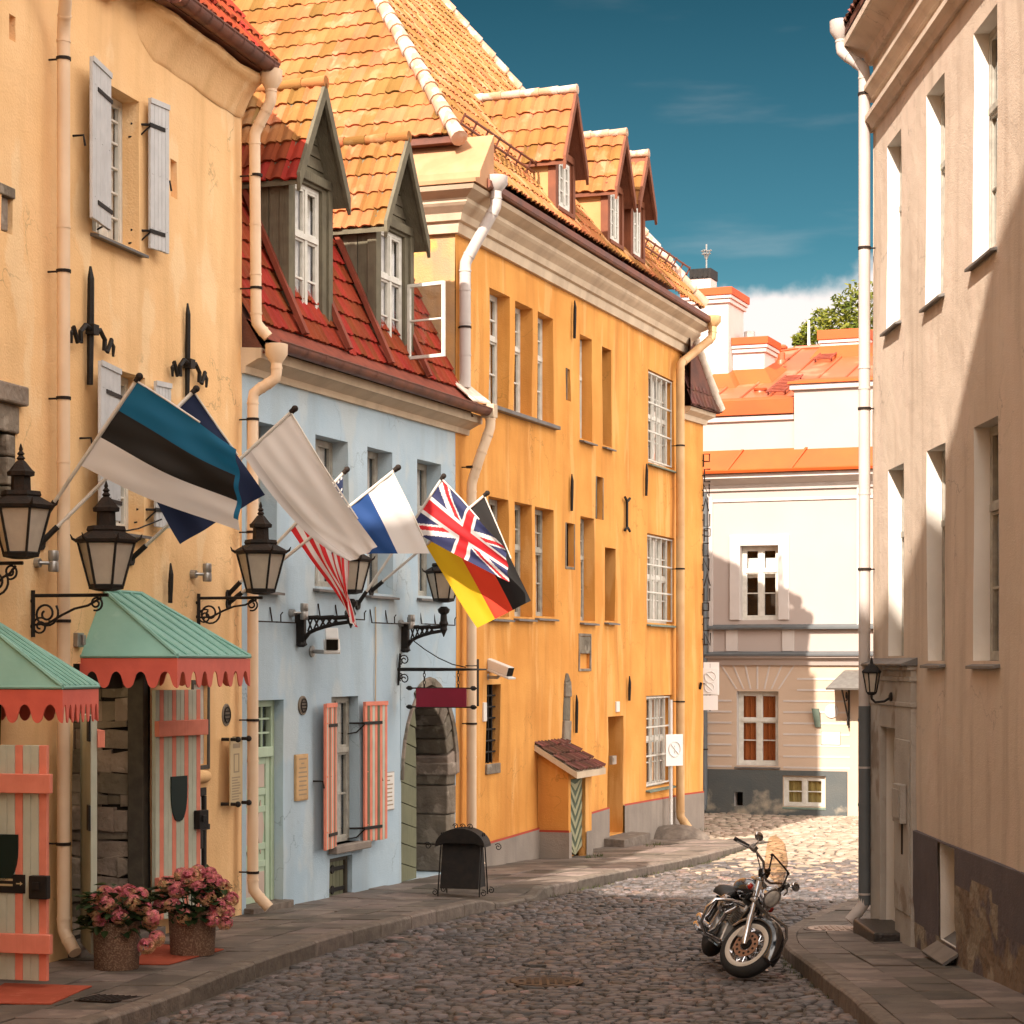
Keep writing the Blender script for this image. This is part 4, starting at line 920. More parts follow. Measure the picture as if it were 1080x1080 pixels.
# mint panelled door with fanlight and pink diamonds
o_ = oBD; d0 = o_['d']-.03
mb = MB(); s0, s1, z0, z1 = o_['s0'], o_['s1'], o_['z0'], o_['z1']
mb.box(F, s0, s0+.09, -d0-.06, -d0+.02, z0, z1-.085); mb.box(F, s1-.09, s1-.003, -d0-.06, -d0+.02, z0, z1-.085); mb.box(F, s0, s1-.003, -d0-.06, -d0+.022, z1-.085, z1-.003)
zt = z1-.62; mb.box(F, s0+.09, s1-.09, -d0-.06, -d0+.05, zt-.07, zt+.05); dfr = mb.build('door_casing', MINT, HB, bevel=.008)
mb = MB(); mb.box(F, s0+.09, s1-.09, -d0-.06, -d0-.02, z0+.02, zt-.075)
for a in (s0+.10, (s0+s1)/2-.05, s1-.20): mb.box(F, a, a+.10, -d0-.02, -d0+.0, z0+.02, zt-.075)
for q in (0.0, .24, .36, .62, .74, .955): z = z0+.02+(zt-.1-z0)*q; mb.box(F, s0+.2, s1-.2, -d0-.019, -d0-.003, z, z+.08)
dr = mb.build('door', MINT, HB, bevel=.006)
mb = MB()
for c in ((s0+.20+(s1-s0-.5)*.25), (s1-.20-(s1-s0-.5)*.25)):
    w_ = (s1-s0-.5)*.2
    for q in (.12, .85): z = z0+(zt-z0)*q; mb.box(F, c-w_, c+w_, -d0-.018, -d0-.006, z-.16, z+.16)
    z = z0+(zt-z0)*.5; mb.prism([F.w(c, -d0-.018, z-.33), F.w(c+w_, -d0-.018, z), F.w(c, -d0-.018, z+.33), F.w(c-w_, -d0-.018, z)], (F.n.x*.012, F.n.y*.012, 0))
build_each(mb, 'pink_panel', PINK, dr, bevel=.004)
mb = MB(); mb.quad(*[F.w(a, -d0-.03, z) for a, z in ((s0+.09, zt+.05), (s1-.09, zt+.05), (s1-.09, z1-.085), (s0+.09, z1-.085))]); fl = mb.build('fanlight_pane', GLS, HB)
mb = MB()
for i in range(1, 4): a = s0+.09+(s1-s0-.18)*i/4; mb.box(F, a-.012, a+.012, -d0-.03, -d0-.005, zt+.05, z1-.085)
for q in (.35, .7): z = zt+.05+(z1-.135-zt)*q; mb.box(F, s0+.09, s1-.09, -d0-.031, -d0-.006, z-.012, z+.012)
mb.build('glazing_bar', MINT, fl)
mb = MB(); mb.box(F, s0-.05, s1+.05, -.3, .12, z0-.25, z0+.015); build_each(mb, 'door_step', KERB, HB, bevel=.012)
# cellar hatch
o_ = oBC; mb = MB(); n = 5
for i in range(n): a = o_['s0']+.07+(o_['s1']-o_['s0']-.14)*i/n; b = o_['s0']+.07+(o_['s1']-o_['s0']-.14)*(i+1)/n; mb.box(F, a+.003, b-.003, -.14, -.09, o_['z0']+.03, o_['z1']-.06)
ht = mb.build('cellar_hatch', OLVD, HB, bevel=.004)
mb = MB()
for f in (.25, .72):
    z = o_['z0']+(o_['z1']-o_['z0'])*f; mb.box(F, o_['s0']+.1, o_['s1']-.04, -.09, -.075, z-.025, z+.025)
    mb.lathe(F.w(o_['s0']+.28, -.095, z), [(0, .06), (.022, .055)], 10, (F.n.x, F.n.y, 0))
build_each(mb, 'hatch_hinge', IRON, ht)
mb = MB(); strip_frame(mb, F, o_, .0, 0) if False else mb.box(F, o_['s0'], o_['s0']+.06, -.17, -.06, o_['z0'], o_['z1']-.061); mb.box(F, o_['s1']-.06, o_['s1']-.002, -.17, -.06, o_['z0'], o_['z1']-.061); mb.box(F, o_['s0'], o_['s1']-.002, -.17, -.061, o_['z1']-.06, o_['z1']-.002); mb.build('hatch_frame', DFR, HB)
# pointed stone archway
o_ = oBA; s0, s1, z0, z1 = o_['s0'], o_['s1'], o_['z0'], o_['z1']; W = s1-s0; H_ = z1-z0; sp = z0+H_*.52
def arch(f, grow=0.0):       # 0..1 left spring -> apex -> right spring
    r = 1.12; c = W/2
    if f <= .5: q = f*2; x = c-(c+grow)*math.cos(q*math.pi/2)**1.15; z = sp+(z1-sp+grow)*math.sin(q*math.pi/2)**.92
    else: q = (1-f)*2; x = c+(c+grow)*math.cos(q*math.pi/2)**1.15; z = sp+(z1-sp+grow)*math.sin(q*math.pi/2)**.92
    return s0+x, z
mb = MB(); n = 22
for side in (0, 1):          # blue spandrels closing the square opening round the arch
    pts = [arch(i/n*.5 if side == 0 else 1-i/n*.5) for i in range(n+1)]; cx = s0-.01 if side == 0 else s1+.01
    poly = [(cx, sp)]+pts+[((s0+s1)/2, z1+.02), (cx, z1+.02)]
    mb.prism([F.w(a, .004, z) for a, z in poly], Vector((*(-F.n*.5), 0)))
mb.build('arch_spandrel', BLU, HB)
mb = MB(); k = 13; rr = random.Random(9)
for i in range(k):           # voussoirs of the inner stone ring, set back in the thickness of the wall
    f0, f1 = i/k+.004, (i+1)/k-.004
    if i < 3: continue
    A, B = arch(f0, -.005), arch(f1, -.005); C, D = arch(f1, -.30), arch(f0, -.30); q = (.02 if i < 7 else .135)+rr.uniform(-.01, .02)
    mb.hexa([F.w(*(A[0], -.62, A[1])), F.w(B[0], -.62, B[1]), F.w(C[0], -.62, C[1]), F.w(D[0], -.62, D[1]), F.w(A[0], q-.12, A[1]), F.w(B[0], q-.12, B[1]), F.w(C[0], q-.12, C[1]), F.w(D[0], q-.12, D[1])], 0, rr.random())
z = z0
while z < sp-.02:
    h = min(rr.uniform(.26, .5), sp-z); mb.box(F, s1-.36, s1-.006, -.62, .02+rr.uniform(-.012, .015), z+.006, z+h-.006, 0, rr.random()); z += h
mb.box(F, s1-.40, s1-.006, -.6, .055, sp-.02, sp+.16, 0, .7); mb.build('arch_stone', STON, HB, bevel=.022)
mb = MB(); k = 16
for i in range(k):           # thin outer hood of stones, proud of the plaster
    f0, f1 = i/k, (i+1)/k; A, B, C, D = arch(f0, .10), arch(f1, .10), arch(f1, -.02), arch(f0, -.02)
    if i < 5: A, B = arch(f0, .02), arch(f1, .02)
    mb.hexa([F.w(A[0], -.05, A[1]), F.w(B[0], -.05, B[1]), F.w(C[0], -.05, C[1]), F.w(D[0], -.05, D[1]), F.w(A[0], .045, A[1]), F.w(B[0], .045, B[1]), F.w(C[0], .045, C[1]), F.w(D[0], .045, D[1])], 0, rr.random())
mb.build('arch_hood', STON, HB, bevel=.012)
mb = MB(); n = 9; G = Facade(F.w(s0+.03, -.10, 0).xy, F.t*.99-F.n*.05, 1); wl = .74
for i in range(n):           # open leaf of slanting boards
    f0, f1 = i/n, (i+1)/n
    za, zb_ = z0+(z1-z0)*.93*f0, z0+(z1-z0)*.93*f1
    mb.hexa([G.w(0, 0, za+.005), G.w(wl, 0, za-.14 if i else za), G.w(wl, .05, za-.14 if i else za), G.w(0, .05, za+.005), G.w(0, 0, zb_-.005), G.w(wl*(1-.25*max(0, f1-.6)), 0, zb_-.15), G.w(wl*(1-.25*max(0, f1-.6)), .05, zb_-.15), G.w(0, .05, zb_-.005)])
mb.build('arch_door', OLVD, HB, bevel=.006)
# base strip, wall fittings
def plaque(F, u0, u1, v0, v1, name, lab, m, text=True, group=None, skew=0):
    s0, s1 = F.s(u0), F.s(u1); zt, zb = F.sz(u0, v0)[1], F.sz(u0, v1)[1]
    T = thing(name, lab, 'plaque', F.w(s0, 0, zb), F.ang(), group); mb = MB(); mb.box(F, s0, s1, .004, .03, zb, zt); mb.build('plate', m, T, bevel=.006)
    mb = MB(); mb.box(F, s0-.012, s1+.012, -.01, .022, zb-.012, zb); mb.box(F, s0-.012, s1+.012, -.01, .022, zt, zt+.012); mb.box(F, s0-.012, s0, -.01, .022, zb, zt); mb.box(F, s1, s1+.012, -.01, .022, zb, zt); mb.build('plate_rim', STEEL if m is not BRAS else BRAS, T)
    if text:
        mb = MB(); n = max(4, int((zt-zb)/.06))
        for i in range(n):
            z = zt-(zt-zb)*(i+1)/(n+1); w_ = (s1-s0)*random.uniform(.55, .76); c = (s0+s1)/2
            if i == 1: w_ = (s1-s0)*.25
            mb.box(F, c-w_/2, c+w_/2, .0302, .0315, z, z+.017)
        mb.build('inscription', INK, T)
    return T
plaque(F, 311, 323, 797, 844, 'bronze_wall_plaque', 'bronze plaque on blue plaster between mint door and striped shutters', BRAS)
plaque(F, 401, 414, 816, 855, 'metal_wall_plaque', 'pale grey plaque on blue plaster between striped shutter and stone archway', WHIT)
medallion(F, 319, 744, .12, 'small round grey plaque on blue plaster above the bronze plaque')
# little iron window-box hooks under the sills
for o_ in oB:
    mb = MB(); z = o_['z0']-.40
    for a, b in ((o_['s0']+.1, o_['s0']+.75), (o_['s0']+.62, o_['s1']+.35)):
        mb.tube([F.w(a, .0, z+.18), F.w(a, .03, z), F.w(a, .10, z-.0)], .010, 5); mb.tube([F.w(a, .08, z), F.w(b, .08, z), F.w(b, .08, z+.09), F.w(b+.05, .08, z+.12)], .009, 5)
    build_each(mb, 'box_hook', RUST, HB)
mb = MB(); a, z = F.sz(395, 640); mb.tube([F.w(a, .015, z)]+[F.w(a+.01*math.sin(i), .015, z-.33*i) for i in range(1, 7)], .010, 5); mb.build('wall_cable', CORN, HB)
mb = MB(); mb.box(F, .02, oBD['s0']-.0, -.02, .03, gS(25)-.4, gS(25)+.0) if False else None
# eave, gutter, mansard
mb = MB(); path = [F.w(-.02, 0, 0).xy, F.w(LB+.45, 0, 0).xy]
sweep(mb, path, [(-.02, ZB-.22), (.05, ZB-.22), (.06, ZB-.14), (.22, ZB-.06), (.26, ZB-.06), (.26, ZB+.06), (-.02, ZB+.08)]); mb.build('eave_cornice', CORN, HB)
mb = MB(); a0, a1 = 0.05, LB+.42
mb.grid(lambda a, b: F.w(a0+(a1-a0)*a, .38+.10*math.cos(math.pi*b), ZB+.14-.10*math.sin(math.pi*b)), 24, 10)
mb.tube([F.w(a0, .48, ZB+.145), F.w(a1, .48, ZB+.145)], .013, 6)
for i in range(14): a = a0+(a1-a0)*(i+.5)/14; mb.grid(lambda u, v: F.w(a-.012+.024*u, .38+.107*math.cos(math.pi*v), ZB+.138-.107*math.sin(math.pi*v)), 1, 10)
mb.add([F.w(a1, .38+.10*math.cos(math.pi*j/10), ZB+.14-.10*math.sin(math.pi*j/10)) for j in range(11)], [tuple(range(11))])
mb.build('gutter', COPR, HB, smooth=True, recalc=False)
FL0, FLz = .34, ZB+.16                  # flashing skirt then steep red tiles
M0, MZ0, M1, MZ1 = .04, ZB+.42, -.84, ZB+2.35
mb = MB(); mb.quad(F.w(0.02, FL0, FLz), F.w(LB+.40, FL0, FLz), F.w(LB+.05, M0+.02, MZ0), F.w(.02, M0+.02, MZ0)); mb.build('flashing_skirt', REDM, HB)
mb = MB(); w = F.w; L1 = LB-.01
mb.quad(w(0.02, M0, MZ0), w(L1, M0, MZ0), w(L1, M1, MZ1), w(.02, M1, MZ1)); mb.quad(w(0.02, M1, MZ1), w(L1, M1, MZ1), w(L1, -6, MZ1+.9), w(.02, -6, MZ1+.9)); mb.quad(w(.02, -6, MZ1+.9), w(L1, -6, MZ1+.9), w(L1, -8, ZB), w(.02, -8, ZB))
mb.add([w(.02, .3, ZB), w(.02, M0, MZ0), w(.02, M1, MZ1), w(.02, -6, MZ1+.9), w(.02, -8, ZB)], [(0, 1, 2, 3, 4)]); mb.add([w(L1, .3, ZB), w(L1, M0, MZ0), w(L1, M1, MZ1), w(L1, -6, MZ1+.9), w(L1, -8, ZB)], [(0, 1, 2, 3, 4)])
rB = mb.build('roof', BTIL, HB)
mb = MB(); up = (w(0, M1, MZ1)-w(0, M0, MZ0)); ul = up.length
tiles(mb, w(.02, M0+.03, MZ0), (F.t.x, F.t.y, 0), up, [(0, 0), (L1-.04, 0), (L1-.04, ul), (0, ul)], .20, .30, amp=.016)
up2 = (w(0, -6, MZ1+.9)-w(0, M1, MZ1)); tiles(mb, w(.02, M1, MZ1+.02), (F.t.x, F.t.y, 0), up2, [(0, 0), (L1-.04, 0), (L1-.04, up2.length), (0, up2.length)], .24, .36)
mb.build('roof_tiles', RTIL, rB, smooth=True, recalc=False)
mb = MB()                                   # short limed slope by the orange wall
mb.hexa([w(LB-.2, .36, ZB+.2), w(LB+.45, .40, ZB+.22), w(LB+.45, -.1, ZB+.62), w(LB-.2, -.1, ZB+.60)]+[w(LB-.2, .36, ZB+.24), w(LB+.45, .40, ZB+.26), w(LB+.45, -.1, ZB+.66), w(LB-.2, -.1, ZB+.64)]); mb.build('mortar_fillet', MORT, HB, bevel=.02)
downpipe(HB, [F.w(LB+.36, .42, ZB+.05), F.w(LB+.36, .42, ZB-.12), FO.w(.26, .28, ZB-.60), FO.w(.26, .16, ZB-.95), FO.w(.26, .16, gS(31.4)+.25), FO.w(.30, .30, gS(31.4)+.06)], .075, PIPY, False,
         [(FO.w(.26, .16, FO.sz(490, v, .2)[1]), Vector((*(-FO.n*.18), 0))) for v in (490, 600, 764)])
mb = MB(); mb.box(F, LB+.28, LB+.46, .30, .50, ZB+.02, ZB+.22); mb.build('gutter_end', CORN, HB, bevel=.01)
# boarded dormers
def dormer(H, F, c, hw, zb, ze, zp, of, ob, m_front, m_side, m_tile, tile_w, over=.18, board='v', verge=None, label=None, gable=None, ztile=None, ridge_m=None, red_foot=False, cheek_m=None):
    """gabled dormer: front at out=of, running back to out=ob; zb sill, ze eave, zp ridge"""
    w = F.w
    oo = dict(s0=c-hw+.20, s1=c+hw-.20, z0=zb+.22, z1=ze-.10, d=.10, niche=.4)
    mb = MB()
    # front boarding around the window
    for (a, b, z0, z1) in ((c-hw, oo['s0'], zb, ze), (oo['s1'], c+hw, zb, ze), (oo['s0'], oo['s1'], zb, oo['z0']), (oo['s0'], oo['s1'], oo['z1'], ze)): mb.box(F, a+.001, b-.001, of-.08, of, z0, z1)
    n = 7                                   # horizontal boards in the gable
    for i in range(n):
        z0 = ze+(zp-ze)*i/n; z1 = ze+(zp-ze)*(i+1)/n; a = hw*(1-i/n); b = hw*(1-(i+1)/n)
        mb.hexa([w(c-a, of-.08, z0+.004), w(c+a, of-.08, z0+.004), w(c+a, of-.03, z0+.004), w(c-a, of-.03, z0+.004), w(c-b, of-.08, z1), w(c+b, of-.08, z1), w(c+b, of-.045, z1), w(c-b, of-.045, z1)], 0, random.random())
    D = mb.build('dormer', m_front, H, bevel=.006)
    mb = MB()                               # cheeks
    for sg in (-1, 1):
        x = c+sg*hw; nb = 9
        if board == 'v':
            for i in range(nb):
                o1 = of-.02-(of-.02-ob)*i/nb; o2 = of-.02-(of-.02-ob)*(i+1)/nb-.006*0
                mb.hexa([w(x-.03, o2+.007, zb-.35), w(x+.03, o2+.007, zb-.35), w(x+.03, o1-.007, zb-.35), w(x-.03, o1-.007, zb-.35), w(x-.03, o2+.007, ze), w(x+.03, o2+.007, ze), w(x+.03, o1-.007, ze), w(x-.03, o1-.007, ze)], 0, random.random())
        else: mb.box(F, x-.03, x+.03, ob, of-.01, zb-.35, ze)
    build_each(mb, 'cheek', cheek_m or m_side, D)
    mb = MB()                               # corner posts and window casing
    for sg in (-1, 1): mb.box(F, c+sg*(hw-.01)-.06, c+sg*(hw-.01)+.06, of-.10, of+.035, zb-.12, ze)
    mb.box(F, c-hw, c+hw, of-.06, of+.045, ze-.06, ze+.06); mb.box(F, c-hw+.05, c+hw-.05, of-.05, of+.06, zb+.13, zb+.20)
    build_each(mb, 'corner_post', m_front, D, bevel=.008)
    W = None
    # roof slopes with tiles, verge boards
    rm = MB(); hwo = hw+over; slope = (zp-ze)/hw; zeo = ze-over*slope; sl = math.hypot(hwo, zp-zeo)
    th = .05
    for sg in (-1, 1):
        A, B, C_, D_ = w(c+sg*hwo, of+.22, zeo), w(c, of+.22, zp), w(c, ob-1.2, zp), w(c+sg*hwo, ob-.4, zeo)
        rm.hexa([A, B, C_, D_]+[p+UPZ*th for p in (A, B, C_, D_)])
    rm.build('dormer_roof', m_front, D)
    return D, oo, (hwo, zeo, slope, sl)
def finish_dormer(D, F, c, of, ob, zp, info, m_tile, tw, th, vm, capm, red=0):
    hwo, zeo, slope, sl = info; w = F.w; mb = MB(); mr = MB()
    for sg in (-1, 1):
        O = w(c+sg*hwo, of+.20, zeo+.06); ex = Vector((*(-F.n), 0)); ey = w(c, of, zp)-w(c+sg*hwo, of, zeo)
        L = of+.2-(ob-.9)
        if red and sg < 0:
            tiles(mr, O, ex, ey, [(0, 0), (L, 0), (L, red), (0, red)], tw, th, amp=.035)
            tiles(mb, O+ey.normalized()*red, ex, ey, [(0, 0), (L, 0), (L, sl-red-.03), (0, sl-red-.03)], tw, th, amp=.035)
        else: tiles(mb, O, ex, ey, [(0, 0), (L, 0), (L, sl-.03), (0, sl-.03)], tw, th, amp=.035)
    mb.build('roof_tiles', m_tile, D, smooth=True, recalc=False)
    if red: mr.build('roof_tiles', RTIL, D, smooth=True, recalc=False)
    mb = MB()
    for sg in (-1, 1):
        A, B = w(c+sg*(hwo+.02), of+.24, zeo+.06), w(c, of+.24, zp+.02); dn = Vector((0, 0, -.15)); bk = Vector((*(-F.n*.05), 0))
        mb.hexa([A+dn, B+dn, B+dn+bk, A+dn+bk, A+UPZ*.08, B+UPZ*.08, B+UPZ*.08+bk, A+UPZ*.08+bk])
    mb.build('verge_board', vm, D, bevel=.006)
    mb = MB(); ridge(mb, w(c, of+.24, zp+.09), w(c, ob-.9, zp+.09), .075, 0, .32); mb.build('ridge_cap', capm, D, smooth=True)
OF = -.10
for k, (ul, ur, vp, vf, vb) in enumerate(((304, 347, 95, 188, 358), (396, 433, 152, 238, 392))):
    s0, s1 = F.s(ul, OF), F.s(ur, OF); c = (s0+s1)/2; hw = (s1-s0)/2; y = facY(F, c)
    zp = CZ+(CV-vp)/FPX*y; ze = CZ+(CV-vf+4)/FPX*y-.03; zb = CZ+(CV-vb)/FPX*y-.05
    D, oo, info = dormer(HB, F, c, hw, zb, ze, zp, OF, -2.2, GRNW, GRNW, TILE, .2, over=.14)
    finish_dormer(D, F, c, OF, -2.2, zp, info, TILE, .21, .31, GRNW, TILE, .62 if k == 0 else .001)
    mbk = MB(); mbk.quad(*[F.w(a, OF-.35, z) for a, z in ((oo['s0'], oo['z0']), (oo['s1'], oo['z0']), (oo['s1'], oo['z1']), (oo['s0'], oo['z1']))]); mbk.build('dark_backing', DARK, D)
    oo['d'] = .09-OF
    W = window(D, F, oo, cols=2, bars=(.64,), leafbars=(.32,), fm=WFR, d=-OF+.05, sill=None, cm=CURT)
    if k == 1:                                # one casement of the far dormer stands open
        mb = MB(); hz0, hz1 = oo['z0']+.05, oo['z0']+(oo['z1']-oo['z0'])*.62; G = Facade(F.w(oo['s1']-.02, OF+.05, 0).xy, F.n*.97-F.t*.2, 1); wd = .62
        for q in ((0, .045, hz0, hz1), (wd-.045, wd, hz0, hz1), (.045, wd-.045, hz0, hz0+.045), (.045, wd-.045, hz1-.045, hz1), (.045, wd-.045, hz0+.52, hz0+.545)): mb.box(G, q[0], q[1], -.02, .02, q[2], q[3])
        op = mb.build('open_casement', WFR, D, bevel=.004); mb = MB(); mb.quad(G.w(.045, 0, hz0), G.w(wd-.045, 0, hz0), G.w(wd-.045, 0, hz1), G.w(.045, 0, hz1)); mb.build('pane', GLS, op)
    # red flashing following the tiles up each cheek
    mb = MB()
    for sg in (-1, 1):
        x = c+sg*(hw+.06); A, B = F.w(x, M0+.10, MZ0), F.w(x, M1+.10, MZ1); e = Vector((*(F.t*.05), 0)); h = Vector((*(F.n*.06), .02))
        mb.hexa([A-e, A+e, B+e, B-e, A-e+h, A+e+h, B+e+h, B-e+h])
    build_each(mb, 'cheek_flashing', REDM, D)

# ================================================================== ORANGE HOUSE
F = FO; HO = thing('orange_house', 'long deep orange house with a steep hipped clay tile roof and three dormers', 'house', (FO.P.x, FO.P.y, gS(facY(FO, 0))), FO.ang())
ZC, ZE = CZ+6.36, CZ+7.0
LA = F.s(719.5)                                     # where the lower annex begins
OPS = {}
for nm, a in dict(a1=(516, 537, 303, 427), a2=(542.5, 561, 317, 435), a3=(566.5, 584, 328, 443), a4=(612, 625, 352, 462), a5=(635.5, 645, 365, 469), a6=(684, 711, 389, 487),
                  b1=(516, 537, 523, 650), b2=(543, 561, 529, 650), b3=(564.5, 584, 534, 649.5), b4=(612, 627, 544, 654.5), b5=(638, 649, 577, 654.5), b6=(682.5, 711.5, 562, 656.5),
                  c6=(682, 709, 734, 832), side=(512.5, 527, 722, 806), door=(641, 657, 756, 889), n1=(598, 602.5, 388, 422), n2=(629, 635.5, 502, 547), n3=(597, 605, 551, 597), n4=(611, 622, 671, 705)).items():
    OPS[nm] = opening(F, *a, d=.26)
for k in ('n1', 'n2', 'n3', 'n4'): OPS[k].update(d=.10, niche=.05)
OPS['n4'].update(d=.05, niche=.005, nm=1); OPS['side'].update(d=.14, niche=.3); OPS['door'].update(d=.55)
OPS['a5'].update(d=.22); OPS['b5'].update(d=.30)
def gO(s): return gS(facY(F, s))
OPS['door']['z0'] = gO(OPS['door']['s0'])+.18
wall(HO, F, 0, LA, gO(0)-.8, ZC+.1, list(OPS.values()), [ORA, ORA, DARK], depth=14, amp=.03, ends=(False, True))
mb = MB(); mb.grid(lambda a, b: (lambda p: p+Vector((*(-F.t*wob(p, .03)), 0)))(F.w(0, -14*a, CZ+2.5+(ZC+.1-CZ-2.5)*b)), 24, 8); mb.quad(F.w(0, 0, gO(0)-.5), F.w(0, -14, gO(0)-.5), F.w(0, -14, CZ+2.5), F.w(0, 0, CZ+2.5)); mb.build('side_wall', ORS, HO)
fine = dict(bars=(.62,), leafbars=(.30, .80), rail=.05)
for k in ('a1', 'a2', 'a3', 'a4', 'b1', 'b2', 'b3', 'b4'):
    window(HO, F, OPS[k], cols=2, fm=WFG if k[0] == 'b' else WFR, sill=SILL if k[1] == '4' or k[0] == 'b' else None, ext=.04, d=.20, cm=CURT, **fine)
mb = MB(); mb.box(F, OPS['a1']['s0']-.08, OPS['a3']['s1']+.08, -.2, .10, OPS['a1']['z0']-.06, OPS['a1']['z0']+.003); mb.build('sill', SILL, HO, bevel=.008)
for k in ('a5', 'b5'): window(HO, F, OPS[k], cols=1, bars=(), leafbars=(.5,), fm=DFR, d=.2, curtain=False, ext=.03)
for k in ('a6', 'b6', 'c6'):
    o_ = OPS[k]; window(HO, F, o_, cols=4, bars=(.52,), leafbars=(.25, .76), rail=.05, mull=.05, fm=WFR, sill=GRSL, d=.17, cm=BLIN if k == 'c6' else CURT, gm=GLD)
    g = MB(); s0, s1, z0, z1 = o_['s0']+.03, o_['s1']-.03, o_['z0']+.06, o_['z1']-.04
    for i in range(6): a = s0+(s1-s0)*i/5; g.box(F, a-.011, a+.011, -.07, -.045, z0, z1)
    for q in (0, .33, .66, 1): z = z0+(z1-z0)*q; g.box(F, s0, s1, -.075, -.04, z-.014, z+.014)
    g.build('window_grille', WFR, HO)
# dark barred side window with stone sill; door; niches
o_ = OPS['side']; mb = MB(); strip_frame(mb, F, o_, .05, -.02, .12, sides='lr'); mb.box(F, o_['s0'], o_['s1'], -.1, .02, o_['z0']-.16, o_['z0']-.004); mb.build('stone_sill', STON, HO, bevel=.01)
g = MB()
for q in range(1, 7): z = o_['z0']+(o_['z1']-o_['z0'])*q/7; g.tube([F.w(o_['s0'], -.08, z), F.w(o_['s1'], -.08, z)], .016, 6)
for q in (.25, .5, .75): a = o_['s0']+(o_['s1']-o_['s0'])*q; g.tube([F.w(a, -.08, o_['z0']), F.w(a, -.08, o_['z1'])], .016, 6)
g.build('window_grille', IRON, HO)
o_ = OPS['door']; mb = MB(); mb.box(F, o_['s0']+.03, o_['s1']-.03, -.54, -.48, o_['z0'], o_['z1']); d_ = mb.build('door', OLVD, HO, bevel=.01)
mb = MB(); mb.box(F, o_['s0']+.15, o_['s1']-.15, -.479, -.46, o_['z0']+.2, o_['z0']+1.0); mb.box(F, o_['s0']+.15, o_['s1']-.15, -.479, -.46, o_['z0']+1.2, o_['z1']-.2); mb.build('door_panel', OLVD, d_, bevel=.01)
mb = MB(); a, z = F.s(643), F.sz(643, 800)[1]; mb.box(F, o_['s1']-.004, o_['s1']+.0, -.2, -.1, z, z+.2) if False else mb.box(F, o_['s0']+.10, o_['s0']+.35, .0, .06, F.sz(645, 806)[1], F.sz(645, 797)[1]); mb.box(F, o_['s0']+.13, o_['s0']+.25, .061, .07, F.sz(645, 803)[1], F.sz(645, 799)[1]); mb.build('door_buzzer', STEEL, HO)
mb = MB(); mb.hexa([F.w(o_['s0']-.35, -.1, gO(10)-.3), F.w(o_['s1']+.4, -.1, gO(10)-.3), F.w(o_['s1']+.4, .42, gO(10)-.3), F.w(o_['s0']-.35, .42, gO(10)-.3)]+[F.w(o_['s0']-.35, -.1, o_['z0']-.01), F.w(o_['s1']+.4, -.1, o_['z0']-.01), F.w(o_['s1']+.4, .42, o_['z0']-.03), F.w(o_['s0']-.35, .42, o_['z0']-.03)]); build_each(mb, 'door_step', KERB, HO, bevel=.015)
mb = MB(); strip_frame(mb, F, OPS['n4'], .05, .02, .05); mb.box(F, OPS['n4']['s0'], OPS['n4']['s1'], -.03, .012, OPS['n4']['z1']-.30, OPS['n4']['z1']-.004, 0, .2)
strip_frame(mb, F, OPS['n3'], .05, .015, .05, sides='lrb', t=.4); strip_frame(mb, F, OPS['n2'], .04, .012, .05, sides='lr', t=.3); strip_frame(mb, F, OPS['n1'], .03, .012, .05, sides='l', t=.3); build_each(mb, 'stone_niche_frame', STON, HO, bevel=.01)
# carved remnant of a pointed arch
mb = MB(); rr = random.Random(2); pts = [(592, 790), (593, 760), (594, 735), (594.5, 720), (596.5, 710)]; rt = [(599.5, 790), (600.5, 760), (601, 735), (600.3, 718), (597.5, 710)]
for i in range(4):
    A, B, C_, D_ = F.sz(*pts[i]), F.sz(*rt[i]), F.sz(*rt[i+1]), F.sz(*pts[i+1]); q = .02+rr.uniform(0, .03)
    mb.hexa([F.w(A[0], -.05, A[1]), F.w(B[0], -.05, B[1]), F.w(C_[0], -.05, C_[1]), F.w(D_[0], -.05, D_[1]), F.w(A[0], q, A[1]), F.w(B[0], q, B[1]), F.w(C_[0], q, C_[1]), F.w(D_[0], q, D_[1])], 0, rr.random()*.5)
mb.build('stone_arch_remnant', STON, HO, bevel=.02)
for a in ((603, 317, 357), (600, 500, 539), (679, 489, 523), (661, 713, 739), (605, 733, 773)): anchor(HO, F, *a, None, .03)
mb = MB(); a, zt = F.sz(659, 528); zb = F.sz(659, 557)[1]
mb.tube([F.w(a, .04, zb), F.w(a, .04, zt)], .03, 6)
for z, s_ in ((zt, 1), (zb, -1)): mb.tube([F.w(a-.16, .05, z+.05*s_), F.w(a-.05, .05, z), F.w(a+.05, .05, z), F.w(a+.16, .05, z+.05*s_)], .026, 6)
mb.build('wall_anchor', IRON, HO)
def small_plate(F, u0, u1, v0, v1, m, H, nm):
    mb = MB(); s0, zt = F.sz(u0, v0); zb = F.sz(u0, v1)[1]; mb.box(F, s0, F.s(u1), 0.005, .035, zb, zt); return mb.build(nm, m, H, bevel=.006)
small_plate(F, 508, 511.5, 741, 761, WHIT, HO, 'intercom'); small_plate(F, 648.5, 652, 740, 751, WHIT, HO, 'house_number_plate'); small_plate(F, 731, 737, 733, 740.5, CORN, HO, 'vent_plate')
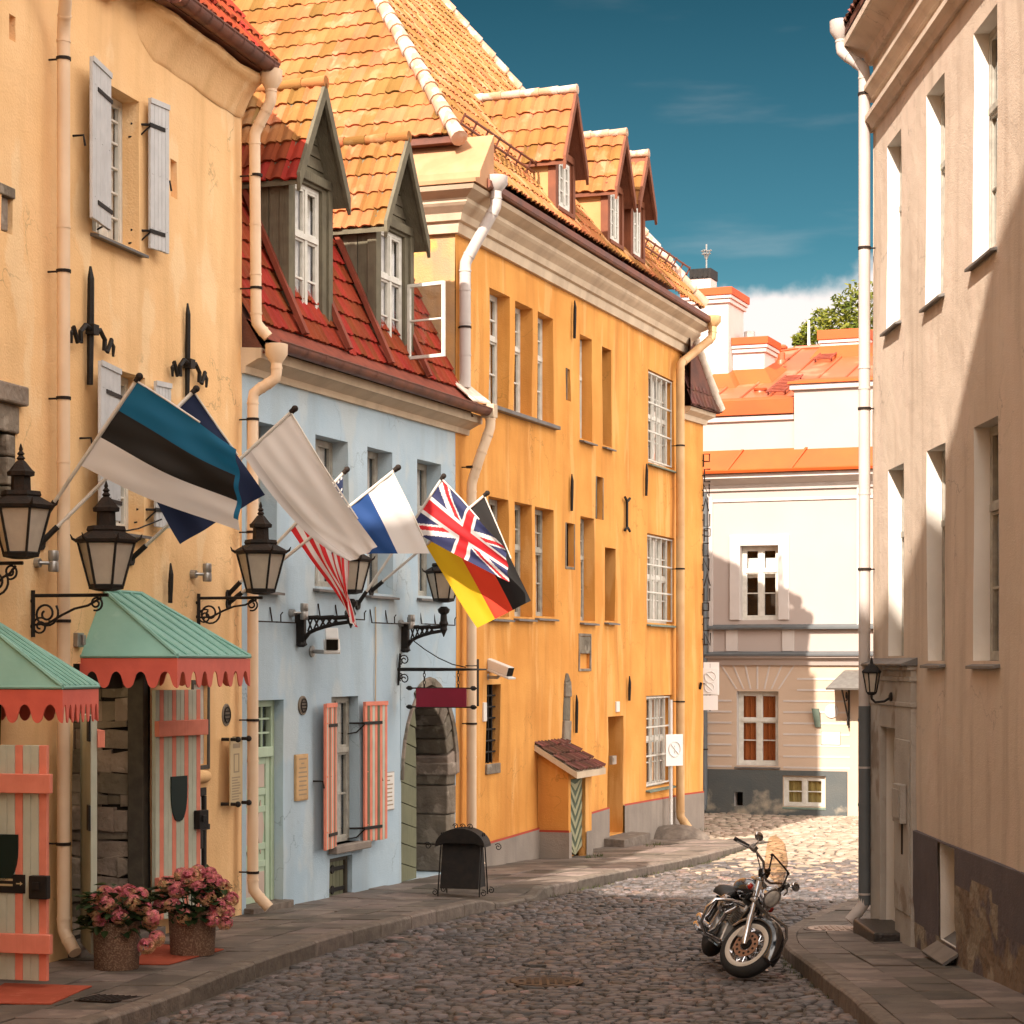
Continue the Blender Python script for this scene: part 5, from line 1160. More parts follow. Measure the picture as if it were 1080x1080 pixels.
# plinth with thin red line
def plinth(H, F, segs, mats, out=.03, zline=None):
    mb = MB(); ln = MB()
    for s0, s1, z0, z1 in segs:
        n = max(1, int((s1-s0)/.5))
        for i in range(n):
            a, b = s0+(s1-s0)*i/n, s0+(s1-s0)*(i+1)/n; za, zb_ = z0+(z1-z0)*i/n, z0+(z1-z0)*(i+1)/n; o1, o2 = out+.01*noise.noise(Vector((a, 0, 0))), out+.01*noise.noise(Vector((b, 0, 0)))
            mb.quad(F.w(a, o1, za-3), F.w(b, o2, zb_-3), F.w(b, o2, zb_), F.w(a, o1, za)); mb.quad(F.w(a, o1, za), F.w(b, o2, zb_), F.w(b, -.04, zb_+.015), F.w(a, -.04, za+.015))
            ln.quad(F.w(a, o1-.002, za+.002), F.w(b, o2-.002, zb_+.002), F.w(b, o2-.006, zb_+.035), F.w(a, o1-.006, za+.035))
    o = mb.build('plinth', mats, H, smooth='all', recalc=False)
    if zline: ln.build('red_line', zline, H)
REDL2 = mat('dull_red_line', (.36, .045, .02), .8)
zp0 = F.sz(505, 894)[1]; zpd = F.sz(641, 853)[1]; zpe = F.sz(719, 839)[1]
plinth(HO, F, [(0.3, OPS['door']['s0'], zp0, zpd), (OPS['door']['s1'], LA, F.sz(657, 850)[1], zpe)], GRE, .035, REDL2)
# cornice, gutter and roof
PC = [F.w(0, -14, 0).xy, F.w(0, 0, 0).xy, F.w(LA+.1, 0, 0).xy, F.w(LA+.1, -14, 0).xy]
PC = PC[::-1]; PC = PC[::-1]
prof = [(-.02, ZC-.03), (.07, ZC-.03), (.09, ZC+.08), (.09, ZC+.12), (.14, ZC+.14), (.17, ZC+.24), (.26, ZC+.33), (.29, ZC+.37), (.29, ZC+.43), (.36, ZC+.47), (.44, ZC+.52), (.47, ZC+.58), (-.02, ZC+.60)]
mb = MB(); sweep(mb, PC, prof); cn = mb.build('cornice', CORN, HO)
mb = MB(); sweep(mb, PC[1:], [(-.02, ZC+.605), (.52, ZC+.605), (.55, ZC+.63), (.55, ZC+.72), (.30, ZC+.86), (-.02, ZC+.86)]); mb.build('eave_flashing', COPR, HO)
mb = MB(); sweep(mb, [F.w(0, -14, 0).xy, F.w(0, .50, 0).xy], [(-.3, ZC+.60), (.48, ZC+.602), (.48, ZC+.66), (.30, ZC+.70), (.28, ZC+.80), (-.30, ZC+1.45)]); mb.build('side_eave_flashing', mat('peach_flashing', (.44, .235, .12), .8, c2=(.38, .19, .09), sc=3), HO)
m_ = 1.32; E = .42; zr = ZC+.86
A = F.w(-E, E, zr); B = F.w(LA+.1+E, E, zr); L = (B-A).length; apex = F.w(LA/2+.05, E-L/2, zr+m_*L/2); Cc = F.w(LA+.1+E, E-L, zr); Dd = F.w(-E, E-L, zr)
mb = MB(); dn = Vector((0, 0, -.05)); ins = lambda p: p.lerp(apex, .055)+dn; mb.add([ins(A), ins(B), ins(Cc), ins(Dd), apex+dn], [(0, 1, 4), (1, 2, 4), (2, 3, 4), (3, 0, 4), (0, 3, 2, 1)]); rO = mb.build('roof', BTIL, HO)
hl = math.hypot(L/2, m_*L/2); mb = MB()
tiles(mb, A+Vector((0, 0, .02)), (B-A), (apex-(A+B)/2), [(.55, 0), (L-.2, 0), (L/2, hl)], .215, .33, amp=.028, seg=6, lift=.022)
mb.build('roof_tiles', TILE, rO, smooth=True, recalc=False); mb = MB()
tiles(mb, A+Vector((0, 0, .02)), (Dd-A), (apex-(A+Dd)/2), [(.4, .72), (L-.4, .72), (L/2, hl)], .235, .36, amp=.026, seg=6, lift=.022)
mb.build('roof_tiles', TILE, rO, smooth=True, recalc=False)
mb = MB(); ridge(mb, A.lerp(apex, .045)+UPZ*.07, apex, .115, 0, .36); ridge(mb, B.lerp(apex, .01)+UPZ*.06, apex, .12, 0, .38); ridge(mb, Dd+UPZ*.06, apex, .12, 0, .38); mb.build('hip_cap', RIDG, rO, smooth=True)
# snow rails along the eave
mb = MB(); nrm = (apex-(A+B)/2).normalized()
for (f0, f1) in ((.5, 5.6), (7.3, 8.6), (9.4, 13.6)):
    for h in (.10, .22):
        P = [F.w(f0+(f1-f0)*i/6, E, zr)+nrm*.95+Vector((*(F.n*h*.55), h)) for i in range(7)]; mb.tube(P, .020, 6)
    n = int((f1-f0)/.5)
    for i in range(n+1): p0 = F.w(f0+(f1-f0)*i/n, E, zr)+nrm*.95; mb.tube([p0, p0+Vector((*(F.n*.13), .25))], .018, 5)
mb.build('snow_rail', COPR, rO)
# three dormers
def on_roof(o): return zr+(E-o)*m_
for k, (ul, ur, vp, vf, vb) in enumerate(((585, 604, 101, 165, 240), (640, 655.5, 146, 198, 268), (664.5, 678, 168, 213, 280))):
    of = .25
    s0, s1 = F.s(ul, of), F.s(ur, of); c = (s0+s1)/2; hw = (s1-s0)/2; y = (F.P+F.t*c+F.n*of).y
    zp = CZ+(CV-vp)/FPX*y; ze = CZ+(CV-vf)/FPX*y; zb = on_roof(of)-.12
    D, oo, info = dormer(HO, F, c, hw, zb, ze, zp, of, -2.6, BRNW, DRMW, TILE, .2, over=.13, board='p')
    finish_dormer(D, F, c, of, -2.6, zp, info, TILE, .24, .34, BRNW, RIDG)
    mbk = MB(); mbk.quad(*[F.w(a, of-.35, z) for a, z in ((oo['s0'], oo['z0']), (oo['s1'], oo['z0']), (oo['s1'], oo['z1']), (oo['s0'], oo['z1']))]); mbk.build('dark_backing', DARK, D)
    window(D, F, oo, cols=2, bars=(), leafbars=(.33, .66), fm=WFR, d=-of-.01, sill=None, cm=CURT)
    mb = MB(); hwo, zeo, slope, sl = info                # limed tile rows under the ridge and a pale valley flashing
    A1, B1 = F.w(c-hw-.04, of+.05, zb+.05), F.w(c-hw-.04, -2.6, on_roof(-2.6)-.3)
    for sg in (-1, 1):
        x = c+sg*(hw+.12); A1, B1 = F.w(x, of+.1, on_roof(of+.1)), F.w(x, -2.9, on_roof(-2.9)); e = Vector((*(F.t*.14), 0)); h = UPZ*.07
        mb.hexa([A1-e, A1+e, B1+e, B1-e, A1-e+h, A1+e+h, B1+e+h, B1-e+h])
    build_each(mb, 'valley_flashing', DRMW, D)
# pipes of the orange house
s_ = F.s(503, .3)
downpipe(HO, [F.w(.25, .55, ZC+.62), F.w(.25, .55, ZC+.38), F.w(.10, .12, ZC-.45), F.w(.10, .12, ZB+.45)], .085, PIPW, True, [(F.w(.10, .12, ZC-1.4), Vector((*(-F.n*.15), 0)))])
sp_ = F.s(717, .15)
downpipe(HO, [F.w(LA+.35, .55, ZC+.55), F.w(LA+.30, .55, ZC+.30), F.w(sp_, .16, ZC-.35), F.w(sp_, .16, F.sz(717, 560, .15)[1]), F.w(sp_, .16, gO(LA)+.38), F.w(sp_-.03, .34, gO(LA)+.16)], .085, PIPO, True,
         [(F.w(sp_, .16, F.sz(717, v, .15)[1]), Vector((*(-F.n*.18), 0))) for v in (470, 600, 740)])
# low annex past the pipe
FA = Facade(F.w(LA, -.02, 0).xy, F.t*.93+Vector((.10, 0))*1.0, 1); LN = FA.s(741.5); ZA = FA.sz(735, 444)[1]
oa = []
wall(HO, FA, 0, LN, gO(LA)-.6, ZA, oa, [ORA, ORA, DARK], name='annex_wall', depth=5, amp=.015)
plinth(HO, FA, [(.02, LN, zpe, FA.sz(741, 836)[1])], GRE, .03, REDL2)
mb = MB(); sweep(mb, [FA.w(-.02, 0, 0).xy, FA.w(LN, 0, 0).xy, FA.w(LN, -4, 0).xy], [(-.02, ZA-.05), (.06, ZA-.05), (.08, ZA+.05), (.20, ZA+.12), (.22, ZA+.2), (-.02, ZA+.22)]); mb.build('annex_cornice', CORN, HO)
mb = MB(); P0 = FA.w(LN+.28, .28, ZA+.2)
up = Vector((*(-FA.t*.55-FA.n*.15), .85)).normalized()
ex = Vector((*(-FA.n), 0)); mb.quad(P0, FA.w(LN+.28, -4, ZA+.2), FA.w(LN+.28, -4, ZA+.2)+up*2.2, P0+up*2.2); mb.quad(FA.w(-.2, .28, ZA+.2), P0, P0+up*2.2, FA.w(-.2, .28, ZA+.2)+UPZ*1.3)
ra = mb.build('annex_roof', BTIL, HO); mb = MB(); tiles(mb, P0+UPZ*.03, ex, up, [(0, 0), (4, 0), (4, 2.2), (0, 2.2)], .22, .32)
exx = (P0-FA.w(-.2, .28, ZA+.2)); tiles(mb, FA.w(-.2, .28, ZA+.22), exx, Vector((*(-FA.n*.3), 1)), [(0, 0), (exx.length, 0), (exx.length, 1.2), (0, 1.2)], .22, .32); mb.build('roof_tiles', BTIL, ra, smooth=True, recalc=False)
mb = MB(); ridge(mb, P0+UPZ*.08, P0+up*2.0+UPZ*.08, .10, 0, .35); mb.build('hip_cap', MORT, ra, smooth=True)
# lean-to porch with chevron door
sA, sB = F.s(566)+.02, F.s(566)+1.75; po = .62; gz = gO(sA)
sA = F.s(567); po = F.out(sA, 599.5); sB = F.s(624, po)
zt_in, zt_out = F.sz(567, 792)[1], F.sz(600, 814, po)[1]
dS0, dS1 = sA+.12, F.s(617.5, po); dZ1 = F.sz(600, 822, po)[1]
mb = MB(); w = F.w
mb.add([w(sA, 0, gz-.4), w(sA, po, gz-.4), w(sA, po, zt_out), w(sA, 0, zt_in)], [(0, 1, 2, 3)]); mb.add([w(sB, 0, gz-.4), w(sB, po, gz-.4), w(sB, po, zt_out), w(sB, 0, zt_in)], [(0, 1, 2, 3)])
for (a, b, z0, z1) in ((sA, dS0, gz-.4, zt_out), (dS1, sB, gz-.4, zt_out), (dS0, dS1, dZ1, zt_out)): mb.quad(w(a, po, z0), w(b, po, z0), w(b, po, z1), w(a, po, z1))
for a in (dS0, dS1): mb.quad(w(a, po, gz-.4), w(a, po-.12, gz-.4), w(a, po-.12, dZ1), w(a, po, dZ1))
mb.quad(w(dS0, po-.2, gz-.4), w(dS1, po-.2, gz-.4), w(dS1, po-.2, dZ1+.1), w(dS0, po-.2, dZ1+.1))
PO = mb.build('porch', ORA, HO)
mb = MB(); zpl = F.sz(600, 878, po)[1]
mb.quad(w(sA-.02, 0, gz-.5), w(sA-.02, po+.02, gz-.5), w(sA-.02, po+.02, zpl), w(sA-.02, 0, zpl)); mb.quad(w(sA-.02, po+.02, gz-.5), w(dS0, po+.02, gz-.5), w(dS0, po+.02, zpl), w(sA-.02, po+.02, zpl)); mb.quad(w(dS1, po+.02, gz-.5), w(sB+.02, po+.02, gz-.5), w(sB+.02, po+.02, zpl-.05), w(dS1, po+.02, zpl-.05)); build_each(mb, 'porch_plinth', GRE, PO)
mb = MB(); mb.box(F, sA-.022, sA-.021, 0, po+.02, zpl, zpl+.035); mb.build('red_line', REDL2, PO)
mb = MB(); ov = .16; A1, B1, C1, D1 = w(sA-ov, -.02, zt_in+.02), w(sA-ov, po+.20, zt_out-.10), w(sB+ov, po+.20, zt_out-.10), w(sB+ov, -.02, zt_in+.02)
mb.hexa([A1, D1, C1, B1]+[p+UPZ*.10 for p in (A1, D1, C1, B1)]); mb.build('porch_roof', CORN, PO)
mb = MB(); tiles(mb, B1+UPZ*.12, C1-B1, A1-B1, [(0, 0), ((C1-B1).length, 0), ((C1-B1).length, (A1-B1).length), (0, (A1-B1).length)], .17, .24, amp=.03); mb.build('porch_tiles', BTIL, PO, smooth=True, recalc=False)
mb = MB(); c = (dS0+dS1)/2; n = 12; z0 = gz+.02; hgt = dZ1-z0
for i in range(-2, n+3):
    za, zb_ = z0+hgt*i/n, z0+hgt*(i+1)/n; rise = .34
    for sg in (-1, 1):
        x0, x1 = (c, dS0+.03) if sg < 0 else (c, dS1-.03)
        q = [(x0, za), (x1, za+rise), (x1, zb_+rise), (x0, zb_)]; q = [(a, min(max(z, z0), dZ1-.02)) for a, z in q]
        if abs(q[0][1]-q[3][1])+abs(q[1][1]-q[2][1]) < 1e-4: continue
        mb.hexa([w(a, po-.10, z) for a, z in q]+[w(a, po-.05-.006*(i % 2), z) for a, z in q], i % 2)
mb.build('porch_door', [CHVA, CHVB], PO)
# iron letters of a vertical sign seen edge-on
LS = thing('iron_letter_sign', 'rusty vertical sign of bent iron letters down the corner edge', 'sign', FA.w(LN, .1, FA.sz(740, 690)[1]), FA.ang())
mb = MB(); rr = random.Random(5); a = LN-.05
zs0, zs1 = FA.sz(741, 478)[1], FA.sz(741, 682)[1]; n = 13
mb2 = MB()
for i in range(n):
    z = zs0+(zs1-zs0)*(i+.5)/n; h = (zs0-zs1)/n*.42; kind = i % 5; o0, o1 = .03, .16
    mb2.tube([FA.w(a, -.02, z), FA.w(a, o0, z)], .012, 5)
    if kind == 0: P = [(o0, z-h), (o0, z+h), (o1, z+h), (o1, z-h*.2), (o0, z-.02)]
    elif kind == 1: P = [(o1, z+h), (o0, z+h), (o0, z-h), (o1, z-h)]
    elif kind == 2: P = [(o0, z-h), (o0, z+h), (o1, z-h), (o1, z+h)]
    elif kind == 3: P = [(o0, z-h), ((o0+o1)/2, z+h), (o1, z-h)]
    else: P = [(o0, z+h), (o0, z-h), (o1, z-h), (o1, z+h)]
    mb.tube([FA.w(a+.05*math.sin(i*1.7), q, zz_) for q, zz_ in P], .016, 5)
mb.build('letters', RUST, LS); mb2.build('stand_off', RUST, LS)

# ================================================================== BEIGE HOUSE (right)
F = FR; RC = 25.03; HR = thing('beige_house', 'beige plastered house with tall white reveals and a peeling purple grey plinth', 'house', (*F.w(RC, 0, 0).xy, gR(RC)), F.ang())
ZR = CZ+7.35; RN = -14.0
def oR(u0, u1, vt, vb, **k):      # far edge u0, near edge u1, heights read at the far edge
    sF, zt = F.sz(u0, vt); zb = F.sz(u0, vb)[1]; sN = F.s(u1); return dict(s0=sN, s1=sF, z0=zb, z1=zt, d=k.get('d', .18), rm=1, niche=.5)
opR = [oR(935, 950, 155, 348), oR(977, 996, 101, 322), oR(1026, 1051, 36, 278), oR(937, 953, 496, 692), oR(978, 997, 476, 697), oR(1027, 1053, 451, 697)]
# more of the same windows nearer than the picture edge
dS = opR[2]['s0']-opR[1]['s0']
for k in (1, 2, 3):
    for q in (2, 5): b = opR[q]; opR.append(dict(b, s0=b['s0']-2.35*k, s1=b['s1']-2.35*k))
oRD = oR(933, 949, 766, 984, d=.34); oRB = oR(992, 1010, 888, 990, d=.20)
wall(HR, F, RN, RC, gR(10)-.9, ZR, opR+[oRD, oRB], [BEI, BWH, DARK], depth=11, amp=.02)
for o_ in opR: window(HR, F, o_, cols=2, bars=(.66,), leafbars=(.3,), fm=WFG, d=.15, sill=SILL, sillout=.07, ext=.05, cm=CURT, gm=GLD)
mb = MB(); s0, s1, z0, z1 = oRB['s0']+.01, oRB['s1']-.01, oRB['z0'], oRB['z1']
for q in ((s0, s0+.06, z0, z1-.01), (s1-.06, s1, z0, z1-.01), (s0+.06, s1-.06, z1-.07, z1-.01), (s0+.06, s1-.06, z0, z0+.06), (s0+.06, s1-.06, (z0+z1)/2-.02, (z0+z1)/2+.02)): mb.box(F, q[0], q[1], -.20, -.15, q[2], q[3])
wb = mb.build('window', WFR, HR, bevel=.004); mb = MB(); mb.quad(*[F.w(a, -.18, z) for a, z in ((s0+.06, z0+.06), (s1-.06, z0+.06), (s1-.06, z1-.07), (s0+.06, z1-.07))]); mb.build('pane', GLS, wb)
mb = MB(); mb.hexa([F.w(s0-.10, -.14, z0+.05), F.w(s1+.10, -.14, z0+.05), F.w(s1+.10, .16, z0-.16), F.w(s0-.10, .16, z0-.16)]+[F.w(s0-.10, -.14, z0+.075), F.w(s1+.10, -.14, z0+.075), F.w(s1+.10, .17, z0-.13), F.w(s0-.10, .17, z0-.13)]); mb.build('sill', SILL, wb)
# plinth: smooth band, and peeled render below
sD0, sD1 = F.s(966), F.s(923)
zpl = F.sz(966, 876)[1]
def rplinth(s0, s1, holes):
    mb = MB(); S = sorted({s0, s1, *[h for o in holes for h in (o['s0'], o['s1'])]}); S2 = []
    for a, b in zip(S, S[1:]):
        n = max(1, int((b-a)/.22)); S2 += [a+(b-a)*i/n for i in range(n)]
    S2.append(S[-1]); 
    Zs = [gR(20)-.8+(zpl-gR(20)+.8)*j/16 for j in range(17)]
    Zs = sorted({*Zs, *[q for o in holes for q in (o['z0'], o['z1'])if q < zpl]})
    def P_(a, z):
        n = noise.noise(Vector((a*1.3, z*1.6, 3))); low = max(0, 1-(z-gR(a))/1.3)
        peel = .02 if (n*.5+low*.75 < .42) else (.004-.012*max(0, noise.noise(Vector((a*5, z*5, 0)))))
        return F.w(a, .012+peel, z)
    for i in range(len(S2)-1):
        for j in range(len(Zs)-1):
            a, z = (S2[i]+S2[i+1])/2, (Zs[j]+Zs[j+1])/2
            if any(o['s0'] < a < o['s1'] and o['z0'] < z < o['z1'] for o in holes): continue
            low = noise.noise(Vector((a*.9, z*1.1, 7)))*.5+max(0, 1-(z-gR(a))/1.25)*.8
            mb.quad(P_(S2[i], Zs[j]), P_(S2[i+1], Zs[j]), P_(S2[i+1], Zs[j+1]), P_(S2[i], Zs[j+1]), 1 if low > .34 else 0)
    for i in range(len(S2)-1): mb.quad(P_(S2[i], zpl), P_(S2[i+1], zpl), F.w(S2[i+1], -.02, zpl+.012), F.w(S2[i], -.02, zpl+.012))
    return mb.build('plinth', [PLI, PEEL], HR, recalc=True, smooth=True)
rplinth(RN, sD0, [oRB])
mb = MB(); mb.box(F, sD1+.02, RC+.01, -.02, .018, gR(RC)-.4, zpl); mb.box(F, RC, RC+.018, -6, .017, gR(RC)-.5, zpl) ; mb.build('end_plinth', PLI, HR)
# mouldings and eaves
def band(zc, prof, nm, mat_): mb = MB(); sweep(mb, [F.w(RC+.005, -9, 0).xy, F.w(RC+.005, 0, 0).xy, F.w(RN, 0, 0).xy], [(a, zc+b) for a, b in prof]); return mb.build(nm, mat_, HR)
z2 = F.sz(919, 142)[1]; z1 = F.sz(919, 110)[1]
band(z2, [(-.02, 0), (.05, 0), (.08, .05), (.13, .08), (.13, .14), (-.02, .19)], 'string_course', BEI)
band(z1, [(-.02, 0), (.05, 0), (.09, .05), (.14, .08), (.14, .13), (-.02, .18)], 'string_course', BEI)
band(ZR-.32, [(-.02, 0), (.06, 0), (.10, .10), (.30, .22), (.34, .22), (.34, .30), (-.02, .34)], 'eave_cornice', BEI)
mb = MB(); e = .34
A, B = F.w(RN-.5, e, ZR+.02), F.w(RC+.12, e, ZR+.02); pk = 4.2
C1, D1 = F.w(RC+.12, -5.5, ZR+pk), F.w(RN-.5, -5.5, ZR+pk); E1, G1 = F.w(RC+.12, -11.4, ZR), F.w(RN-.5, -11.4, ZR)
up = UPZ*.08
mb.hexa([A, B, C1, D1]+[q+up for q in (A, B, C1, D1)]); mb.hexa([D1, C1, E1, G1]+[q+up for q in (D1, C1, E1, G1)]); mb.add([F.w(RC-.01, 0, ZR), F.w(RC-.01, -5.5, ZR+pk-.3), F.w(RC-.01, -11, ZR)], [(0, 1, 2)]); rR = mb.build('roof', BTIL, HR)
mb = MB(); ey = (D1-A); tiles(mb, A+UPZ*.1, B-A, ey, [(22, -.02), ((B-A).length, -.02), ((B-A).length, ey.length), (22, ey.length)], .24, .36); mb.build('roof_tiles', BTIL, rR, smooth=True, recalc=False)
mb = MB(); mb.box(F, RN, RC+.09, .02, .30, ZR-.06, ZR+.012); mb.build('soffit', BEI, HR)
sp_ = RC-.10
downpipe(HR, [F.w(RC+.08, .36, CZ+660*.01115), F.w(RC+.08, .36, CZ+646*.01115), F.w(sp_, .12, F.sz(912, 74, .1)[1]), F.w(sp_, .12, F.sz(912, 400, .1)[1]), F.w(sp_, .12, gR(RC)+.30), F.w(sp_-.02, .30, gR(RC)+.10)], .068, PIPW, True,
         [(F.w(sp_, .12, F.sz(915, v, .1)[1]), Vector((*(-F.n*.13), 0))) for v in (97, 260, 430, 600)])
mb = MB(); mb.tube([F.w(sp_, .12, gR(RC)+.29), F.w(sp_, .12, F.sz(915, 745, .12)[1])], .0705, 14)
for v in (760, 850): z = F.sz(915, v, .12)[1]; mb.tube([F.w(sp_, .12, z-.015), F.w(sp_, .12, z+.015)], .078, 14)
mb.build('pipe_sleeve', PIPG, HR, smooth=True)
# door surround
mb = MB(); zt = F.sz(923, 700)[1]; w = F.w; pr = .055
for (a, b) in ((sD0, oRD['s0']), (oRD['s1'], sD1)): mb.box(F, a, b, -.02, pr, gR(RC)-.3, zt-.02)
mb.box(F, oRD['s0'], oRD['s1'], -.02, pr-.003, oRD['z1'], zt-.02)
for z, o2 in ((zt-.02, .10), (zt-.14, .075), (oRD['z1']+.30, .07)): mb.box(F, sD0-.02, sD1+.02, -.02, o2, z-.05, z)
mb.box(F, sD0+.04, oRD['s0']-.04, pr, pr+.015, oRD['z0']+.4, oRD['z1']-.1)
mb.build('door_surround', STU, HR, bevel=.01)
mb = MB(); mb.hexa([w(sD0-.06, -.02, zt-.018), w(sD1+.06, -.02, zt-.018), w(sD1+.06, .17, zt-.018), w(sD0-.06, .17, zt-.018), w(sD0-.06, -.02, zt+.07), w(sD1+.06, -.02, zt+.07), w(sD1+.06, .17, zt+.0), w(sD0-.06, .17, zt+.0)]); mb.build('door_hood', SILL, HR)
mb = MB(); mb.box(F, oRD['s0']+.02, oRD['s1']-.02, -.33, -.27, oRD['z0'], oRD['z1']-.01); d_ = mb.build('door', STU, HR)
mb = MB(); mb.box(F, oRD['s0']+.15, oRD['s1']-.15, -.269, -.255, oRD['z0']+.25, oRD['z0']+.95); mb.box(F, oRD['s0']+.15, oRD['s1']-.15, -.269, -.255, oRD['z0']+1.1, oRD['z1']-.2); build_each(mb, 'door_panel', STU, d_, bevel=.01)
mb = MB(); mb.box(F, oRD['s0']-.30, oRD['s1']+.12, -.1, .34, gR(RC)-.3, gR(24.5)+.17); mb.build('door_step', CIRN, HR, bevel=.02)
mb = MB(); s0, z1 = F.sz(957, 828, .06); z0 = F.sz(957, 869, .06)[1]; mb.box(F, s0, F.s(949, .06), pr+.016, .14, z0, z1); mb.box(F, s0+.04, F.s(949, .06)-.04, .14, .155, z0+.05, z1-.05); mb.build('meter_box', STU, HR, bevel=.01)
mb = MB(); a = (s0+F.s(949, .06))/2; mb.tube([F.w(a, .075, z0), F.w(a, .075, F.sz(955, 902, .06)[1])], .014, 6); mb.build('conduit', IRON, HR)
def wall_lantern():
    a, z = F.sz(940, 735, .06); T = thing('wall_lantern', 'small black lantern on a curved arm beside the tall grey downpipe', 'lamp', F.w(a, .06, z), F.ang())
    n3 = Vector((*F.n, 0)); p = F.w(a, .058, z); c = p+n3*.22
    mb = MB(); mb.lathe(p, [(0, .055), (.015, .05), (.03, .02)], 12, n3); mb.tube([p, p+n3*.08-UPZ*.05, p+n3*.18-UPZ*.06, c-UPZ*.02, c+UPZ*.02], .014, 7); mb.build('arm', IRON, T, smooth=True)
    mb = MB(); mb.lathe(c+UPZ*.02, [(0, .03), (.02, .055), (.035, .055)], 6); mb.lathe(c+UPZ*.26, [(0, .105), (.02, .11), (.09, .05), (.11, .02), (.15, .012), (.19, .001)], 6)
    for i in range(6): q = 2*math.pi*i/6; mb.tube([c+Vector((math.cos(q)*.054, math.sin(q)*.054, .05)), c+Vector((math.cos(q)*.094, math.sin(q)*.094, .265))], .008, 5)
    mb.build('lantern_cage', IRON, T)
    mb = MB(); mb.lathe(c+UPZ*.05, [(0, .048), (.21, .086)], 6, cap=False); mb.build('lantern_glass', LENS, T)
wall_lantern()

# ================================================================== CREAM HOUSE at the end of the street
F = FF; HF = thing('cream_house', 'cream and tan corner house with orange metal roof and white chimneys closing the street', 'house', (*F.w(0, 0, 0).xy, gS(51.7)), F.ang())
def fz(v, u=742): return F.sz(u, v)[1]
z_gr, z_pl, z_c1, z_c2, z_cor, z_att = fz(858), fz(810), fz(692), fz(661), fz(503), fz(440)
FL, FRt = -9.0, 9.5
oF1 = opening(F, 781, 821, 576, 654, d=.22); oF2 = opening(F, 777, 821, 729, 807, d=.22); oF3 = opening(F, 827, 870, 819, 850, d=.08); oFD = opening(F, 905, 935, 738, 856, d=.2)
oFv = opening(F, 774.5, 784, 835, 850, d=.3, niche=.1)
mir = []
for o_ in (oF1, oF2):
    for dx in (-3.6, 3.55): mir.append(dict(o_, s0=o_['s0']+dx, s1=o_['s1']+dx))
mir = [o_ for o_ in mir if not (o_['z0'] < z_c1 and o_['s1'] > oFD['s0']-.1)]
wall(HF, F, FL, FRt, z_gr-.6, z_c1, [oF2, oFD, oF3, oFv]+[o_ for o_ in mir if o_['z1'] < z_c1], [RUS, CRW, DARK], name='ground_wall', depth=12, amp=.006, step=1)
wall(HF, F, FL, FRt, z_c1, z_att, [oF1]+[o_ for o_ in mir if o_['z0'] > z_c1], [CRE, CRW, DARK], name='upper_wall', depth=12, amp=.006, step=1)
for o_ in [oF1]+[o_ for o_ in mir if o_['z0'] > z_c1]:
    window(HF, F, o_, cols=2, bars=(.68,), leafbars=(.35,), fm=WFR, sill=None, d=.17, curtain=False, mull=.10, rail=.08, gm=GLS)
    mb = MB(); strip_frame(mb, F, o_, .26, .05, .02, sides='lrt'); strip_frame(mb, F, o_, .19, .065, .02, sides='lrt') if False else None; mb.build('window_surround', CRW, HF, bevel=.012)
    mb = MB(); s0, s1, z = o_['s0'], o_['s1'], o_['z0']; w = F.w; mb.hexa([w(s0, -.2, z-.03), w(s1, -.2, z-.03), w(s1+.12, .14, z-.22), w(s0-.12, .14, z-.22), w(s0, -.2, z+.02), w(s1, -.2, z+.02), w(s1+.12, .15, z-.19), w(s0-.12, .15, z-.19)]); mb.build('sill', SILL, HF)
    mb = MB(); q = o_; mb.quad(*[F.w(a, -.30, z) for a, z in ((q['s0']+.1, q['z1']-.75), (q['s1']-.1, q['z1']-.75), (q['s1']-.1, q['z1']-.28), (q['s0']+.1, q['z1']-.28))]); mb.build('roller_blind', CURT, HF)
for o_ in [oF2]+[o_ for o_ in mir if o_['z1'] < z_c1]:
    window(HF, F, o_, cols=2, bars=(.62,), leafbars=(.32,), fm=WFR, sill=SILL, d=.18, mull=.10, rail=.08, cm=BLIN, sillout=.06)
window(HF, F, oF3, cols=2, bars=(), leafbars=(.5,), fm=WFR, sill=GRSL, d=.04, cm=OLIV, mull=.08, rail=.06, sillout=.05)
# rusticated joints, keystone fan
mb = MB(); wl = (z_c1-.30-z_pl)/9.0
def hline(z, a, b): mb.box(F, a, b, -.01, .012, z-.022, z+.022)
zz = [z_pl+.05+(z_c1-.28-z_pl-.05)*i/9 for i in range(10)]
for i, z in enumerate(zz[:-1]):
    segs = [(FL+.2, oF2['s0']-.13), (oF2['s1']+.12, oFD['s0']-.2)] if oF2['z0']-.1 < z < oF2['z1'] else [(FL+.2, oF2['s0']-.45), (oF2['s1']+.45, oFD['s0']-.2)] if z >= oF2['z1'] else [(FL+.2, oF2['s0']-.13), (oF2['s1']+.12, oFD['s0']-.2)]
    for a, b in segs: hline(z, a, b)
s0, s1 = oF2['s0'], oF2['s1']; zb, zt = oF2['z1']+.05, z_c1-.22
for i in range(7):
    f = i/6; a = s0+(s1-s0)*f; b = (s0+s1)/2+(f-.5)*(s1-s0)*1.75; mb.hexa([F.w(a-.02, -.01, zb), F.w(a+.02, -.01, zb), F.w(a+.02, .012, zb), F.w(a-.02, .012, zb), F.w(b-.02, -.01, zt), F.w(b+.02, -.01, zt), F.w(b+.02, .012, zt), F.w(b-.02, .012, zt)])
mb.build('rustication_joint', CRW, HF)
mb = MB(); mb.box(F, FL, oFD['s0']-.3, -.02, .05, z_gr-.7, z_pl-.02) if False else None
def plin(a, b, zb, zt): mb.box(F, a, b, -.02, .05, zb, zt)
